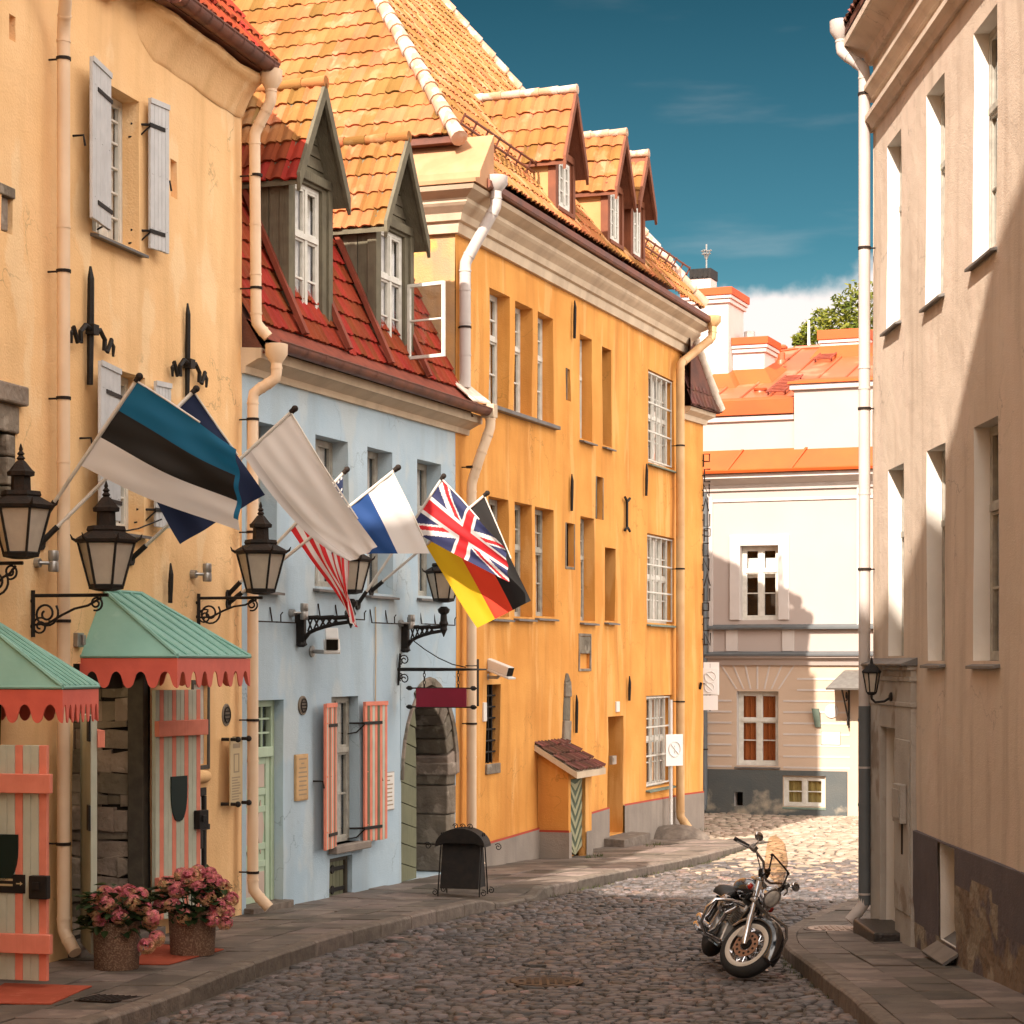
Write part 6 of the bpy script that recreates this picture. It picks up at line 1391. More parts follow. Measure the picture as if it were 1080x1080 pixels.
plin(FL, oFv['s0'], z_gr-.7, z_pl-.02); plin(oFv['s1'], oF3['s0']-.03, z_gr-.7, z_pl-.02); plin(oF3['s1']+.03, oFD['s0']-.25, z_gr-.7, z_pl-.02)
plin(oFv['s0'], oFv['s1'], z_gr-.7, oFv['z0']); plin(oFv['s0'], oFv['s1'], oFv['z1'], z_pl-.02); plin(oF3['s0']-.03, oF3['s1']+.03, z_gr-.7, oF3['z0']-.08); plin(oF3['s0']-.03, oF3['s1']+.03, oF3['z1']+.03, z_pl-.02); mb.build('plinth', FPL, HF)
def course(z, prof, nm, m, a=FL, b=FRt): mb = MB(); sweep(mb, [F.w(b, 0, 0).xy, F.w(a, 0, 0).xy], [(-o_ if False else o_, z+h) for o_, h in prof]); return mb.build(nm, m, HF)
def course(z, prof, nm, m, a=FL, b=FRt):
    mb = MB(); k = len(prof); v = [F.w(a, o_, z+h) for o_, h in prof]+[F.w(b, o_, z+h) for o_, h in prof]
    mb.add(v, [(i, i+1, k+i+1, k+i) for i in range(k-1)]+[tuple(range(k)), tuple(range(k, 2*k))]); return mb.build(nm, m, HF)
course(z_c1-.22, [(-.01, 0), (.06, 0), (.10, .12), (.20, .18), (.20, .22), (-.01, .24)], 'string_course', CRE); course(z_c1+.025, [(-.01, 0), (.24, -.02), (.24, .02), (-.01, .09)], 'string_course_cap', PIPG)
course(z_c2-.07, [(-.01, 0), (.14, 0), (.14, .05), (-.01, .12)], 'string_course_cap', PIPG)
mb = MB(); 
for a in (oF1['s0']-.35, oF1['s1']+.10, oF1['s0']+3.2, oF1['s1']+3.65, oF1['s0']-3.95): mb.box(F, a, a+.28, -.01, .035, z_c1+.12, z_c2-.075)
build_each(mb, 'apron_pilaster', CRW, HF)
mb = MB(); mb.box(F, F.s(748), F.s(752), 0, .05, z_c1+.1, z_cor-.5); mb.box(F, F.s(904), F.s(908.5), 0, .04, z_c2, z_c2+4.5); build_each(mb, 'pilaster', CRW, HF)
for a0_, b0_ in ((F.s(752.5), oF1['s0']-.27),):
    mb = MB(); mb.box(F, a0_, b0_, -.01, .012, z_c2+.08, z_c2+4.0) if False else None
course(z_cor-.62, [(-.01, .02), (.03, 0), (.03, .05), (-.01, .07)], 'string_course', CRW)
course(z_cor-.36, [(-.01, 0), (.05, 0), (.08, .10), (.08, .14), (.26, .26), (.34, .28), (.34, .38), (-.01, .42)], 'cornice', CRW)
course(z_cor+.06, [(-.01, 0), (.44, -.03), (.46, .03), (.40, .06), (.02, .55), (-.01, .56)], 'eave_flashing', ORT)
mb = MB()
for u in (771, 838): a = F.s(u); mb.hexa([F.w(a-.03, .42, z_cor+.06), F.w(a+.03, .42, z_cor+.06), F.w(a+.33, .03, z_cor+.60), F.w(a+.27, .03, z_cor+.60)]+[F.w(a-.03, .46, z_cor+.08), F.w(a+.03, .46, z_cor+.08), F.w(a+.33, .07, z_cor+.62), F.w(a+.27, .07, z_cor+.62)])
build_each(mb, 'flashing_seam', ORT, HF)
# attic with taller block on the right, copings
aT = F.s(838); course(z_att-.16, [(-.01, 0), (.06, .02), (.08, .12), (-.01, .14)], 'attic_cornice', CRW, b=aT-.01); course(z_att+.0, [(-.01, 0), (.12, 0), (.12, .34), (-.30, .46)], 'attic_coping', ORT, b=aT-.01); zT = F.sz(838, 405)[1]
mb = MB(); mb.box(F, aT, FRt, -1.2, .045, z_cor+.3, zT); mb.build('attic_block', CRE, HF)
mb = MB(); mb.box(F, aT-.10, FRt, -1.3, .13, zT-.16, zT-.02); mb.build('attic_block_cornice', CRW, HF, bevel=.03)
mb = MB(); w = F.w; mb.hexa([w(aT-.14, -1.4, zT-.018), w(FRt, -1.4, zT-.018), w(FRt, .18, zT-.018), w(aT-.14, .18, zT-.018), w(aT-.14, -1.4, zT+.30), w(FRt, -1.4, zT+.30), w(FRt, .10, zT+.05), w(aT-.14, .10, zT+.05)]); mb.build('attic_block_coping', ORT, HF)
# standing seam roof
ey_ = z_att+.40; rz = CZ+(CV-364)*56.6/FPX; ro_ = -6.8
mb = MB(); r0 = F.s(738); 
A, B = w(FL, -.28, ey_), w(FRt, -.28, ey_); C1, D1 = w(FRt, ro_, rz), w(F.s(790)-.5, ro_, rz)
mb.hexa([A, B, C1, D1]+[q-UPZ*.05 for q in (A, B, C1, D1)]); mb.add([A, D1, w(FL, -12, ey_)], [(0, 1, 2)]); mb.add([D1, C1, w(FRt, -12, ey_), w(FL, -12, ey_)], [(0, 1, 2, 3)]); rF = mb.build('roof', ORM, HF)
mb = MB(); up = (C1-B)
n = 26
for i in range(n+1):
    a = FL+(FRt-FL)*i/n; P0 = w(a, -.28, ey_)+UPZ*.02; P1 = w(a, ro_, rz)+UPZ*.02
    dl = D1; 
    aD = F.s(790)-.5
    if a < aD: f = (a-FL)/(aD-FL); P1 = A.lerp(D1, f)+UPZ*.02
    mb.tube([P0, P1], .028, 5)
for f in (.5,):
    for i in range(n): a = FL+(FRt-FL)*(i+.5)/n
mb.tube([A+UPZ*.02, D1+UPZ*.02], .05, 6); mb.tube([D1+UPZ*.02, C1+UPZ*.02], .07, 8); mb.build('standing_seam', ORM, rF)
def on_rf(o_): return ey_+(rz-ey_)*(-.28-o_)/(-.28-ro_)
def chimney(u0, u1, vt, o_, dpt, nm='chimney', cap=.22, step=True):
    G = F; s0, s1 = F.s(u0, o_), F.s(u1, o_-dpt*.0); y = (F.P+F.t*s0+F.n*o_).y; zt = CZ+(CV-vt)/FPX*y; zb = on_rf(o_)-1.0
    mb = MB(); mb.box(F, s0, s1, o_-dpt, o_, zb, zt-cap); h = zt-cap
    ch = mb.build(nm, CRW, rF, bevel=.015)
    mb = MB(); mb.box(F, s0-.06, s1+.06, o_-dpt-.06, o_+.06, h-.16, h-.06); mb.box(F, s0-.10, s1+.10, o_-dpt-.10, o_+.10, h-.055, h+.03); build_each(mb, 'chimney_moulding', CRW, ch, bevel=.01)
    mb = MB(); mb.box(F, s0-.13, s1+.13, o_-dpt-.13, o_+.13, h+.031, zt); mb.build('chimney_cap', ORT, ch, bevel=.01)
    mb = MB(); mb.hexa([w(s0-.28, o_-dpt-.2, on_rf(o_-dpt-.2)), w(s1+.28, o_-dpt-.2, on_rf(o_-dpt-.2)), w(s1+.28, o_+.35, on_rf(o_+.35)), w(s0-.28, o_+.35, on_rf(o_+.35)), w(s0-.02, o_-dpt-.02, on_rf(o_-dpt)+.25), w(s1+.02, o_-dpt-.02, on_rf(o_-dpt)+.25), w(s1+.02, o_+.02, on_rf(o_)+.30), w(s0-.02, o_+.02, on_rf(o_)+.30)]); mb.build('chimney_flashing', ORT, ch)
    return ch, s0, s1, zt, y
ch, s0, s1, zt, y = chimney(724, 768, 306, -2.2, 1.5)
q0, q1 = F.s(727, -2.4), F.s(748, -2.4); mb = MB(); mb.box(F, q0, q1, -3.1, -2.5, zt, zt+.33); fb = mb.build('flue_base', CRW, ch, bevel=.01)
mb = MB(); zf = CZ+(CV-282)/FPX*y; mb.box(F, q0-.02, q1+.02, -3.13, -2.47, zt+.332, zf)
for i in range(4): a = q0+(q1-q0)*(i+.3)/4; mb.box(F, a, a+.04, -2.47, -2.45, zt+.36, zf-.02)
mb.build('flue_pot', IRON, ch)
mb = MB(); a = F.s(745, -2.8); za = CZ+(CV-254)/FPX*y; mb.tube([F.w(a, -2.8, zf), F.w(a, -2.8, za)], .022, 6)
for z, l in ((zf+.5, .14), (zf+.42, .12)): mb.tube([F.w(a-l, -2.8, z), F.w(a+l, -2.8, z)], .016, 5); mb.tube([F.w(a, -2.8-l, z), F.w(a, -2.8+l, z)], .016, 5)
for k in range(4): ang_ = k*math.pi/2+.4; mb.tube([F.w(a, -2.8, zf+.25), F.w(a+.14*math.cos(ang_), -2.8+.14*math.sin(ang_), zf+.52)], .012, 5)
mb.build('antenna', STEEL, ch)
ch2, s0, s1, zt2, y2 = chimney(772.5, 806, 357, -2.6, 1.1); mb = MB(); mb.lathe(F.w((s0+s1)/2-.1, -3.1, zt2), [(0, .14), (.22, .14), (.23, .11)], 12); mb.build('flue_pot', STEEL, ch2)
chimney(868, 912, 349, -5.6, 2.2, cap=.28)
def vent(u, vt, vb, o_):
    s_ = F.s(u, o_); y = (F.P+F.t*s_+F.n*o_).y; zt = CZ+(CV-vt)/FPX*y; zb = on_rf(o_); mb = MB(); mb.lathe(F.w(s_, o_, zb-.1), [(0, .16), (.15, .13), (.16, .10), (zt-zb, .10)], 12); mb.lathe(F.w(s_, o_, zt), [(0, .16), (.05, .17), (.10, .12)], 12); mb.build('roof_vent', ORM, rF, smooth=True)
vent(802, 412, 428, -1.3); vent(824, 368, 384, -5.0)
def roof_ladder(u0, u1, o0, o1):
    sa, sb = F.s(u0, o0), F.s(u1, o1); mb = MB(); n = 11
    P = lambda f, k: F.w(sa+k*.42, o0+(o1-o0)*f, on_rf(o0+(o1-o0)*f)+.10)
    for k in (0, 1): mb.tube([P(0, k), P(1, k)], .028, 5)
    for i in range(n): mb.tube([P((i+.5)/n, 0), P((i+.5)/n, 1)], .022, 5)
    for f in (.1, .9):
        for k in (0, 1): mb.tube([P(f, k), P(f, k)-UPZ*.12], .02, 5)
    mb.build('roof_ladder', REDM, rF)
roof_ladder(808, 838, -.6, -2.6); roof_ladder(858, 893, -4.6, -6.6)
# corner downpipe, entrance hood, door, small things on the wall
a = F.s(744); downpipe(HF, [F.w(a, .18, z_cor-.4), F.w(a, .13, z_cor-.7), F.w(a, .13, z_gr+.25), F.w(a+.02, .35, z_gr+.08)], .085, PIPG, False, [(F.w(a, .13, F.sz(744, v)[1]), Vector((*(-F.n*.14), 0))) for v in (560, 680, 790)])
mb = MB(); s0 = F.s(880); zh = F.sz(880, 727)[1]; mb.hexa([w(s0, .0, zh+.12), w(FRt-1.0, .0, zh+.12), w(FRt-1.0, .9, zh), w(s0, .9, zh)]+[w(s0+.25, .0, zh+.46), w(FRt-1.2, .0, zh+.46), w(FRt-1.0, .92, zh+.04), w(s0, .92, zh+.04)]); ca = mb.build('entrance_canopy', STEEL, HF)
mb = MB(); n3 = Vector((*F.n, 0)); p0 = F.w(s0+.35, .02, zh-.75); mb.tube([p0, F.w(s0+.35, .78, zh+.0)], .022, 6); mb.tube([p0-UPZ*.15, F.w(s0+.35, .02, zh+.1)], .022, 6); mb.tube(spiral(p0+n3*.10-UPZ*.02, .02, .13, 0, 1.6, n3, UPZ), .016, 5); mb.tube(spiral(F.w(s0+.35, .30, zh-.15), .02, .12, 2, 1.5, n3, UPZ), .014, 5); mb.build('canopy_bracket', IRON, ca)
mb = MB(); mb.box(F, oFD['s0'], oFD['s1']-.01, -.17, -.10, oFD['z0'], oFD['z1']-.01); mb.box(F, oFD['s0'], oFD['s0']+.10, -.099, -.02, oFD['z0'], oFD['z1']-.01); mb.build('door', PIPO, HF)
mb = MB(); s0, z = F.sz(863, 748); mb.hexa([F.w(s0-.07, .01, z-.42), F.w(s0+.07, .01, z-.42), F.w(s0+.07, .05, z-.42), F.w(s0-.07, .05, z-.42)]+[F.w(s0-.12, .12, z+.02), F.w(s0+.05, .12, z+.02), F.w(s0+.05, .18, z+.02), F.w(s0-.12, .18, z+.02)]); mb.build('torch_holder', GRSL, HF)
plaque(F, 867, 886, 772, 785, 'white_wall_plaque', 'blank white plaque on sunlit cream wall beside the entrance canopy', SIGW, text=False)
mb = MB(); a, z = F.sz(877, 750); mb.lathe(F.w(a, .0, z), [(0, .17), (.03, .16)], 18, (*F.n, 0)); mb.build('round_relief', CRW, HF)
# mast and tree beyond the roof
MT = thing('roof_mast', 'thin white antenna mast behind the orange metal roof', 'mast', at(853, 366, 62)); mb = MB(); b = at(853, 366, 62); mb.tube([b-UPZ*.6, at(853, 338, 62)], [.05, .035], 6); mb.build('pole', WHIT, MT); mb = MB(); mb.tube([b-UPZ*8, b-UPZ*.6], .06, 6); mb.build('base', STEEL, MT)

# ------------------------------------------------------------------ tree beyond the roofs
def tree(Y, base_u, crown, lab):
    g = gS(70)-.5; b = at(base_u, 600, Y); b.z = g; T = thing('tree', lab, 'tree', b); rr = random.Random(8)
    top = at(base_u, 330, Y).z; mb = MB()
    mb.tube([b, b+Vector((.1, 0, (top-g)*.3)), b+Vector((-.1, .1, (top-g)*.6)), b+Vector((.1, 0, top-g))], [.42, .33, .24, .10], 9)
    lm = MB()
    for (u, v, r) in crown:
        c = at(u, v, Y)+Vector((0, rr.uniform(-.9, .9), 0)); R_ = r/FPX*Y; s_ = b+Vector((0, 0, (top-g)*rr.uniform(.5, .75)))
        mb.tube([s_, s_.lerp(c, .5)+Vector((0, 0, .2)), c], [.13, .08, .03], 6)
        n = int(420*(R_/1.0)**2)+60
        for i in range(n):
            d = Vector((rr.gauss(0, 1), rr.gauss(0, 1), rr.gauss(0, 1))).normalized()*R_*rr.uniform(.35, 1.08)*(1+.28*noise.noise(Vector((i*.37, u, v)))); p = c+d
            e1 = Vector((rr.gauss(0, 1), rr.gauss(0, 1), rr.gauss(0, .6))).normalized(); e2 = e1.orthogonal().normalized(); q = rr.uniform(.06, .14)
            lm.add([p-e1*q, p+e2*q*.5, p+e1*q, p-e2*q*.5], [(0, 1, 2, 3)], 0, min(1, max(0, rr.gauss(.5, .25))))
    mb.build('trunk', BARK, T, smooth='all'); lm.build('crown', TLEF, T, recalc=False)
tree(70, 905, [(888, 322, 14), (902, 314, 16), (876, 335, 13), (868, 346, 11), (892, 345, 18), (908, 335, 18), (925, 325, 26), (880, 358, 16), (862, 356, 8), (850, 360, 7), (857, 360, 9), (848, 352, 8), (856, 344, 9), (866, 330, 10), (840, 360, 6), (930, 350, 28), (905, 356, 22), (950, 340, 30), (843, 366, 5)], 'leafy green tree rising above the orange roof beside the tall grey downpipe')

# ------------------------------------------------------------------ added unseen house block, its outline shaped to throw the street's shadow
HN = thing('shade_caster_house', 'unseen gable-topped house block added beside the camera to shade the street', 'house', (-2.8, 11.0, gS(11)), 0)
prof = [(-16, -4), (11.3, -4), (11.3, 12.6), (9.6, 14.6), (8.4, 15.4), (6.0, 16.1), (3.8, 17.4), (2.1, 18.8), (-1.5, 20.5), (-3.2, 21.2), (-6, 18.5), (-9.5, 16), (-12, 14.5), (-16, 12)]
mb = MB(); mb.prism([Vector((-2.8, y, CZ+z)) for y, z in prof], (-9, 0, 0)); mb.build('wall', YEL, HN)
mb = MB()
for y in (-10, -7, -4, -1, 2, 5, 8):
    for z in (-.8, 3, 6.8, 10.4): mb.box(Facade((-2.8, y), (0, 1), 1), 0, 1, -.01, .03, CZ+z, CZ+z+1.7)
build_each(mb, 'window', DFR, HN)

# ================================================================== STREET LAMPS on wall brackets
def lantern(T, c, s=1.0, post=None):
    """hexagonal lantern, c = bottom centre of the glass box"""
    mb = MB(); R0, R1, H_ = .155*s, .262*s, .40*s
    V = lambda q, r, h: c+Vector((math.cos(q)*r, math.sin(q)*r, h))
    mb.lathe(c-UPZ*.05*s, [(0, .07*s), (.02*s, .16*s), (.05*s, .165*s)], 6)
    for i in range(6):
        q = math.pi*i/3; mb.tube([V(q, R0, 0), V(q, R1, H_)], .013*s, 5)
        q2 = q+math.pi/3; mb.tube([V(q, R1, H_), V(q2, R1, H_)], .014*s, 5); mb.tube([V(q, R0, .0), V(q2, R0, .0)], .014*s, 5)
    mb.build('lantern_frame', IRON, T)
    g = MB(); g.lathe(c+UPZ*.004, [(0, R0*.96), (H_, R1*.97)], 6, cap=False); g.build('lantern_glass', LENS, T)
    r = MB(); r.lathe(c+UPZ*H_, [(0, R1*1.10), (.025*s, R1*1.14), (.05*s, R1*1.0), (.10*s, R1*.66), (.115*s, R1*.70), (.15*s, R1*.66), (.155*s, .09*s), (.28*s, .085*s), (.285*s, .12*s), (.32*s, .125*s), (.34*s, .10*s), (.41*s, .045*s), (.43*s, .02*s)], 6)
    for i in range(6): q = math.pi*i/3; r.tube([V(q, R1*1.08, H_+.02*s), V(q, R1*1.2, H_+.035*s), V(q, R1*1.27, H_+.075*s)], [.016*s, .013*s, .004*s], 5)
    r.build('lantern_roof', RUST, T)
    f = MB(); f.lathe(c+UPZ*(H_+.42*s), [(0, .022*s), (.02*s, .04*s), (.045*s, .02*s), (.06*s, .035*s), (.085*s, .014*s), (.10*s, .02*s), (.15*s, .004*s)], 10); f.build('finial', RUST, T, smooth=True)
def scroll_lamp(F, uw, vtop, vbot, ul, lab, hang=0.0):
    """lantern standing on a wrought scroll bracket"""
    s0, z1 = F.sz(uw, vtop); z0 = F.sz(uw, vbot)[1]; o1 = F.out(s0, ul); T = thing('wall_lamp', lab, 'street lamp', F.w(s0, 0, z0), F.ang(), 'black lanterns on wall brackets')
    n3 = Vector((*F.n, 0)); P = lambda o, z: F.w(s0, o, z); zb = z1-.02; h = zb-z0
    mb = MB(); mb.tube([P(.03, z0), P(.03, zb+.05)], .020, 7); mb.tube([P(.03, zb), P(o1+.02, zb)], .017, 7)
    mb.tube([P(-.03, z0+.1), P(.03, z0+.1)], .02, 6); mb.tube([P(-.03, zb-.05), P(.03, zb-.05)], .02, 6)
    mb.tube([P(.05, z0+h*.30)]+[P(.05+(o1-.1)*f, z0+h*(.30+.66*f**1.3)-.02*math.sin(f*9)) for f in (.2, .4, .6, .8, 1)], .012, 6)
    mb.tube(spiral(P(.16, zb-.17), .03, .13, 2.2, 1.75, n3, UPZ, 30), .011, 6)
    mb.tube(spiral(P(.10, z0+.10), .02, .085, -1.5, -1.6, n3, UPZ, 26), .010, 6)
    mb.tube(spiral(P(o1-.10, zb-.075), .02, .07, 1.2, -1.5, n3, UPZ, 24), .010, 6)
    mb.build('bracket', IRON, T, smooth=True)
    lantern(T, P(o1, zb+.085)); return T
def cast_lamp(F, uw, varm, vbot, ul, vlan, lab):
    s0, za = F.sz(uw, varm); z0 = F.sz(uw, vbot)[1]; o1 = F.out(s0, ul); T = thing('wall_lamp', lab, 'street lamp', F.w(s0, 0, z0), F.ang(), 'black lanterns on wall brackets')
    n3 = Vector((*F.n, 0)); P = lambda o, z: F.w(s0, o, z); W = .035; e = Vector((*F.t, 0))*W
    mb = MB(); mb.box(F, s0-W, s0+W, -.01, .10, z0, za+.06); mb.lathe(P(.05, z0-.03), [(0, .03), (.03, .075), (.06, .06)], 8)
    def bar(a, b, w_=.028): mb.tube([a, b], w_, 6)
    h = za-z0
    for f0, f1 in ((0, .33), (.33, .66), (.66, 1)):
        A, B = P(.08+(o1-.1)*f0, za), P(.08+(o1-.1)*f1, za+.01); bar(A, B, .03)
    low = lambda f: z0+h*(.25+.62*min(1, f*1.1)**.45)
    q = [P(.06, z0+h*.10)]+[P(.10+(o1-.14)*f, low(f)-.01) for f in (.1, .25, .45, .7, 1)]
    mb.tube(q, .026, 6)
    for f in (.12, .27, .42, .57, .72):
        lo, hi = low(f)-.0, za; x0, x1 = .10+(o1-.14)*(f-.055), .10+(o1-.14)*(f+.055); bar(P(x0, lo), P(x1, hi), .012); bar(P(x1, lo), P(x0, hi), .012)
    zl = za+(varm-vlan)/FPX*F.w(s0, o1, 0).y
    mb.lathe(P(o1, za-.13), [(0, .005), (.06, .03), (.10, .05), (.14, .045), (.18, .065), (.22, .05), (zl-za+.02, .042), (zl-za+.05, .075), (zl-za+.09, .085), (zl-za+.13, .04)], 10)
    mb.build('bracket', IRON, T)
    lantern(T, P(o1, zl+.10), .90); return T
scroll_lamp(FY, -22, 592, 640, 22, 'nearest black lantern at the left picture edge below the stone niche')
scroll_lamp(FY, 32, 626, 672, 112, 'black lantern on a scroll bracket above the middle teal awning')
scroll_lamp(FY, 207, 629, 660, 275, 'black lantern on a scroll bracket beside the cream border downpipe')
cast_lamp(FB, 314, 652, 680, 370, 632, 'black lantern on a cast lattice bracket behind the red striped flag')
cast_lamp(FB, 424, 662, 686, 468, 640, 'farthest black lantern on a lattice bracket above the crimson sign')

# small wall spotlights
def spot(F, u, v, lab):
    s0, z = F.sz(u, v); T = thing('spotlight', lab, 'spotlight', F.w(s0, 0, z), F.ang(), 'small steel wall spotlights'); mb = MB(); n3 = Vector((*F.n, 0)); c = F.w(s0, .14, z)
    mb.lathe(c-UPZ*.10, [(0, .045), (.01, .05), (.09, .05), (.095, .046), (.105, .046), (.11, .05), (.19, .05), (.20, .045)], 14); mb.build('body', STEEL, T, smooth=True)
    mb = MB(); mb.tube([F.w(s0-.1, -.01, z-.02), F.w(s0-.1, .05, z-.02), c-UPZ*.02], .018, 6); mb.lathe(F.w(s0-.1, -.005, z-.02), [(0, .05), (.06, .045)], 10, n3); mb.build('mount', STEEL, T)
spot(FY, 42, 592, 'steel spotlight on yellow wall just right of the nearest lantern'); spot(FY, 206, 604, 'steel spotlight on yellow wall above the third scroll bracket')
spot(FB, 310, 645, 'steel spotlight on blue wall above the first lattice bracket'); spot(FB, 424, 656, 'steel spotlight on blue wall above the farthest lattice bracket')
def cctv(F, uw, vw, u1, v1, lab, L=.42, s=1.0, big=True):
    s0, z = F.sz(uw, vw); o1 = F.out(s0, u1); T = thing('security_camera', lab, 'camera', F.w(s0, 0, z), F.ang(), 'white security cameras on the walls'); n3 = Vector((*F.n, 0))
    mb = MB(); mb.lathe(F.w(s0, -.01, z), [(0, .06*s), (.02, .06*s), (.03, .03*s)], 10, n3); mb.tube([F.w(s0, .0, z), F.w(s0, o1*.8, z-.01), F.w(s0, o1, z+.03)], .022*s, 7); mb.build('arm', STEEL, T)
    d = (Vector((.10, -1, -.35)) if big else Vector((.75, -.55, -.3))).normalized(); c = F.w(s0, o1, z+.12*s); G = Facade(c.xy, Vector((-d.y, d.x)), 1)
    x = Vector((-d.y, d.x, 0)).normalized(); yv = d.cross(x)*-1; yv = x.cross(d)
    def hx(m_, a, b, w_, h0, h1): m_.hexa([c+d*q+x*r+yv*h for h in (h0, h1) for (q, r) in ((a, -w_), (b, -w_), (b, w_), (a, w_))])
    mb = MB(); hx(mb, -L*.5, L*.42, .065*s, -.06*s, .06*s); mb.build('housing', WHIT, T, bevel=.012); mb = MB(); hx(mb, -L*.52, L*.55, .082*s, .062*s, .085*s); mb.build('sun_shield', WHIT, T, bevel=.006)
    mb = MB(); hx(mb, L*.421, L*.44, .058*s, -.052*s, .055*s); mb.build('lens_window', DARK, T)
cctv(FB, 329, 687, 350, 686, 'white box security camera under the first lattice bracket on blue wall', .48, 1.25)
cctv(FO, 514, 714, 527, 712, 'white security camera above the dark barred window of the orange house', .5, 1.2, False)

# ------------------------------------------------------------------ hanging crimson sign
def hanging_sign():
    F = FB; s0, z = F.sz(420, 706); o1 = F.out(s0, 513); T = thing('hanging_sign', 'blank crimson sign hanging from a black iron bracket beside the archway', 'sign', F.w(s0, 0, z), F.ang()); n3 = Vector((*F.n, 0))
    P = lambda o, zz: F.w(s0, o, zz)
    mb = MB(); mb.tube([P(-.02, z), P(o1*.5, z), P(o1, z+.0)], [.026, .024, .012], 7); mb.tube([P(.0, z-.22), P(.03, z+.22)], .018, 6)
    for k in (-1, 1): mb.tube(spiral(P(.09, z+k*.13), .015, .07, 0, 1.4, n3, UPZ, 18), .009, 5); mb.tube(spiral(P(.04, z+k*.1), .015, .06, 2, 1.4, Vector((*F.t, 0)), UPZ, 18), .009, 5)
    ov = F.out(s0, 504); zt = F.sz(420, 698)[1]; k_ = F.w(s0, ov, 0).y/FPX
    mb.tube([P(ov, z+.14), P(ov, z-.50)], .018, 6); mb.tube([P(ov-.18, z+.05), P(ov, z+.05)], .008, 5)
    mb.tube([F.w(FB.s(424), .08, F.sz(424, 676)[1])]+[P(ov*f*.85, z+.55*(1-f)**1.6+.03) for f in (.2, .4, .6, .8, 1)], .008, 5); mb.build('bracket', IRON, T)
    a, b = F.out(s0, 439), F.out(s0, 492); zt, zb = CZ+(CV-726)*k_, CZ+(CV-746)*k_
    mb = MB(); e = Vector((*F.t, 0))*.012; mb.hexa([P(a, zb)-e, P(b, zb)-e, P(b, zb)+e, P(a, zb)+e, P(a, zt)-e, P(b, zt)-e, P(b, zt)+e, P(a, zt)+e]); mb.build('board', CRIM, T, bevel=.003)
    mb = MB()
    for zz in (zt, zb):
        mb.tube([P(a-.14, zz), P(b+.14, zz)], .012, 6)
        for o_ in (a-.10, b+.10): mb.lathe(P(o_-.05, zz), [(0, .008), (.03, .032), (.07, .032), (.10, .008)], 6, n3)
    mb.build('rod', IRON, T)
    for o_ in (a+.12, b-.12):
        n = 5; mb = MB()
        for i in range(n): c = P(o_, zt+(z-zt)*(i+.5)/n); r = (z-zt)/n*.62; mb.tube([c+(n3*math.cos(q)*.5+UPZ*math.sin(q))*r for q in [k*math.pi/4 for k in range(8)]] if i % 2 else [c+(Vector((*F.t, 0))*math.cos(q)*.5+UPZ*math.sin(q))*r for q in [k*math.pi/4 for k in range(8)]], .006, 4, closed=True)
        mb.build('chain', IRON, T)
hanging_sign()

